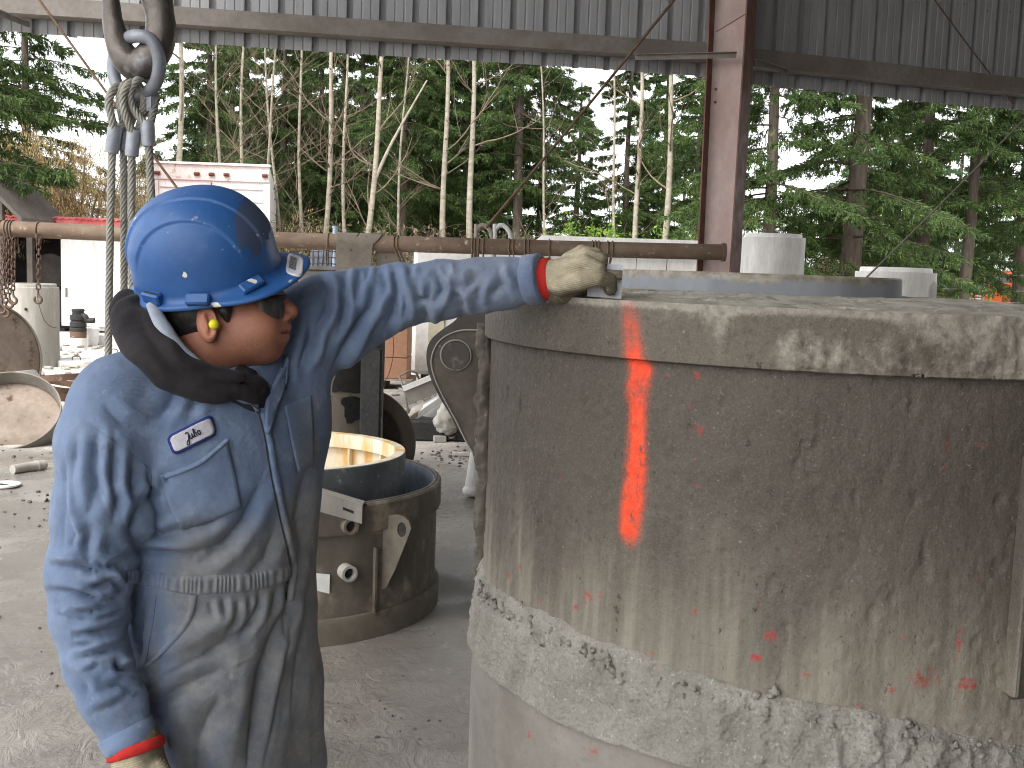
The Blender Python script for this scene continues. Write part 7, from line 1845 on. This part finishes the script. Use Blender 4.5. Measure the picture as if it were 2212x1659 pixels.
# ================================================================ crane hook, link and wire rope slings
HD = 2.42; k_ = HD / FPX
hk = lambda x, y, dz=0.0: P(x, y, HD + dz)
M_HOOK = G('worn_cast_hook', C(112, 104, 98), C(74, 68, 64), 6, (0.25, 0.5), 0.4, 60, metal=.6, c3=C(150, 150, 152), s3=8, t3=(0.56, 0.74))
M_GALV = G('galvanised_steel', C(150, 153, 160), C(122, 125, 132), 9, (0.35, 0.6), 0.25, 60, metal=.25, c3=C(184, 187, 192), s3=24, t3=(0.62, 0.74))
M_FERR = G('grey_ferrule', C(166, 169, 176), C(142, 145, 152), 14, (0.35, 0.55), 0.2, 70, metal=.2, c3=C(112, 114, 120), s3=40, t3=(0.62, 0.72))
M_ROPE = G('steel_wire_rope', C(168, 164, 154), C(138, 134, 124), 12, (0.4, 0.7), 0.2, 200, metal=.15, c3=C(108, 102, 92), s3=22, t3=(0.6, 0.74))
# hook: thick C, tip at upper left, back at the right, seat at the bottom
hp_ = [(330, -330, 0), (330, -210, 0), (326, -110, 0), (330, -40, 0), (345, 30, -.004), (346, 80, -.006), (325, 125, -.006), (290, 140, -.004), (262, 110, 0), (246, 60, 0), (240, 10, .0), (237, -40, 0), (243, -75, 0)]
hr_ = [.028, .028, .032, .037, .032, .034, .037, .035, .029, .024, .020, .015, .008]
pth = spline([hk(*q) for q in hp_], 7); rad = np.interp(np.linspace(0, len(hp_) - 1, len(pth)), np.arange(len(hp_)), hr_)
T = thing('crane_hook', hk(300, 150), 'heavy worn steel crane hook hanging at the upper left', 'hook')
V, F = tube(pth, rad, 24, flat=(1.0, .85)); V = V + .0012 * fbm(V * 40, 3, 3)[:, None]
part('hook_body', (V, F), M_HOOK, T, True)
part('swivel_block', join(cyl(hk(330, -330), hk(330, -420), .055, n=32), cyl(hk(330, -420), hk(330, -450), .07, n=32)), M_HOOK, T)
top = hk(330, -450)
solo('hoist_rope', tube([top, [top[0], top[1], 6.8]], .012, 10), M_ROPE, 'hoist rope holding the crane hook, above the frame', 'rope', None, True)
# shackle-like master link hung in the hook
ml = [(300, 78, -.035), (328, 88, -.040), (344, 130, -.030), (338, 175, -.014), (318, 200, .004), (292, 208, .024), (264, 202, .048), (248, 170, .058), (246, 130, .060), (256, 98, .050), (278, 82, .0)]
pth = spline([hk(*q) for q in ml], 6, True)
solo('master_link', tube(pth, .0145, 16, closed=True), M_GALV, 'galvanised oval link hanging in the crane hook, carrying the slings', 'link', None, True)
part('keeper', box(hk(326, 222, .01), (.030, .03, .06), bev=.010), M_GALV, thing('link_collar', hk(326, 250, .01), 'grey clevis collar under the oval link beside the right-hand sling', 'clevis'))
def rope(path, r, lay=.075, steps=None, phase=0.0):
    """six twisted strands round a path"""
    path = np.asarray(path, float); L = np.concatenate([[0], np.cumsum(np.linalg.norm(np.diff(path, axis=0), axis=1))])
    n = steps or int(L[-1] / .0065); s = np.linspace(0, L[-1], n); C_ = np.column_stack([np.interp(s, L, path[:, k]) for k in range(3)])
    for _ in range(2): C_[1:-1] = (C_[:-2] + 2 * C_[1:-1] + C_[2:]) / 4
    Tn = np.gradient(C_, axis=0); Tn /= np.linalg.norm(Tn, axis=1)[:, None]; x, y, _ = frame(Tn[0]); X = [x]
    for i in range(1, n): v = X[-1] - Tn[i] * (X[-1] @ Tn[i]); X.append(nrm(v))
    X = np.array(X); Y = np.cross(Tn, X); gs = [tube(C_, r * .55, 6)]
    for k in range(6):
        a = 2 * math.pi * (k / 6 + s / lay) + phase; p_ = C_ + (X * np.cos(a)[:, None] + Y * np.sin(a)[:, None]) * r * .62
        gs.append(tube(p_, r * .40, 6))
    return join(*gs)
def sling(eye_c, eye_w, fer_top, fer_bot, rope_pts, lb, rr_=.0088, lean=0):
    bot = hk(*rope_pts[-1]); T = thing('wire_rope_sling', bot, lb, 'sling', 'wire rope slings under the crane hook')
    ex, ey, ed = eye_c; w = eye_w * 1.15
    ft = hk(*fer_top); fb = hk(*fer_bot)
    loop = [ft + [0, -.006, -.01], hk(ex - w * .75, (ey + fer_top[1]) / 2 + 14, ed - .016), hk(ex - w, ey + 24, ed - .020), hk(ex - w * .45, ey - 4, ed - .012), hk(ex + w * .3, ey - 8, ed + .012), hk(ex + w, ey + 22, ed + .022), hk(ex + w * .9, (ey + fer_top[1]) / 2 + 10, ed + .018), ft + [0.004, .006, -.01]]
    part('eye_loop', rope(spline(loop, 8), rr_ * 1.05), M_ROPE, T, True)
    d_ = nrm(fb - ft); L = np.linalg.norm(fb - ft)
    part('ferrule', tube([ft, ft + d_ * .006, ft + d_ * (L - .010), ft + d_ * L], [.0142, .0156, .0154, .0142], 22), M_FERR, T)
    part('rope', rope(spline([fb - d_ * .01] + [hk(*q) for q in rope_pts], 5), rr_), M_ROPE, T, True)
    x_, y_, z_ = bot; part('end_hook', hook_geo(np.array([x_, y_, z_ - .07]), .08), M_HOOK, T, True)
sling((257, 195, -.01), 20, (249, 273, -.01), (241, 331, -.01), [(238, 490, -.01), (233, 790, .03), (225, 1080, .06)], 'leftmost wire rope sling, running down past the shoulder')
sling((276, 188, .0), 16, (270, 270, .02), (266, 326, .02), [(268, 500, .03), (267, 760, .08), (262, 1080, .12)], 'wire rope sling second from the left, partly behind the third')
sling((288, 186, -.02), 20, (290, 281, -.02), (284, 338, -.02), [(284, 500, -.01), (288, 760, .04), (300, 1080, .10)], 'wire rope sling third from the left, in front of the second')
sling((308, 178, -.01), 24, (318, 262, -.02), (321, 316, -.02), [(328, 440, -.01), (345, 760, .10), (365, 1080, .18)], 'rightmost wire rope sling, disappearing behind the hard hat')
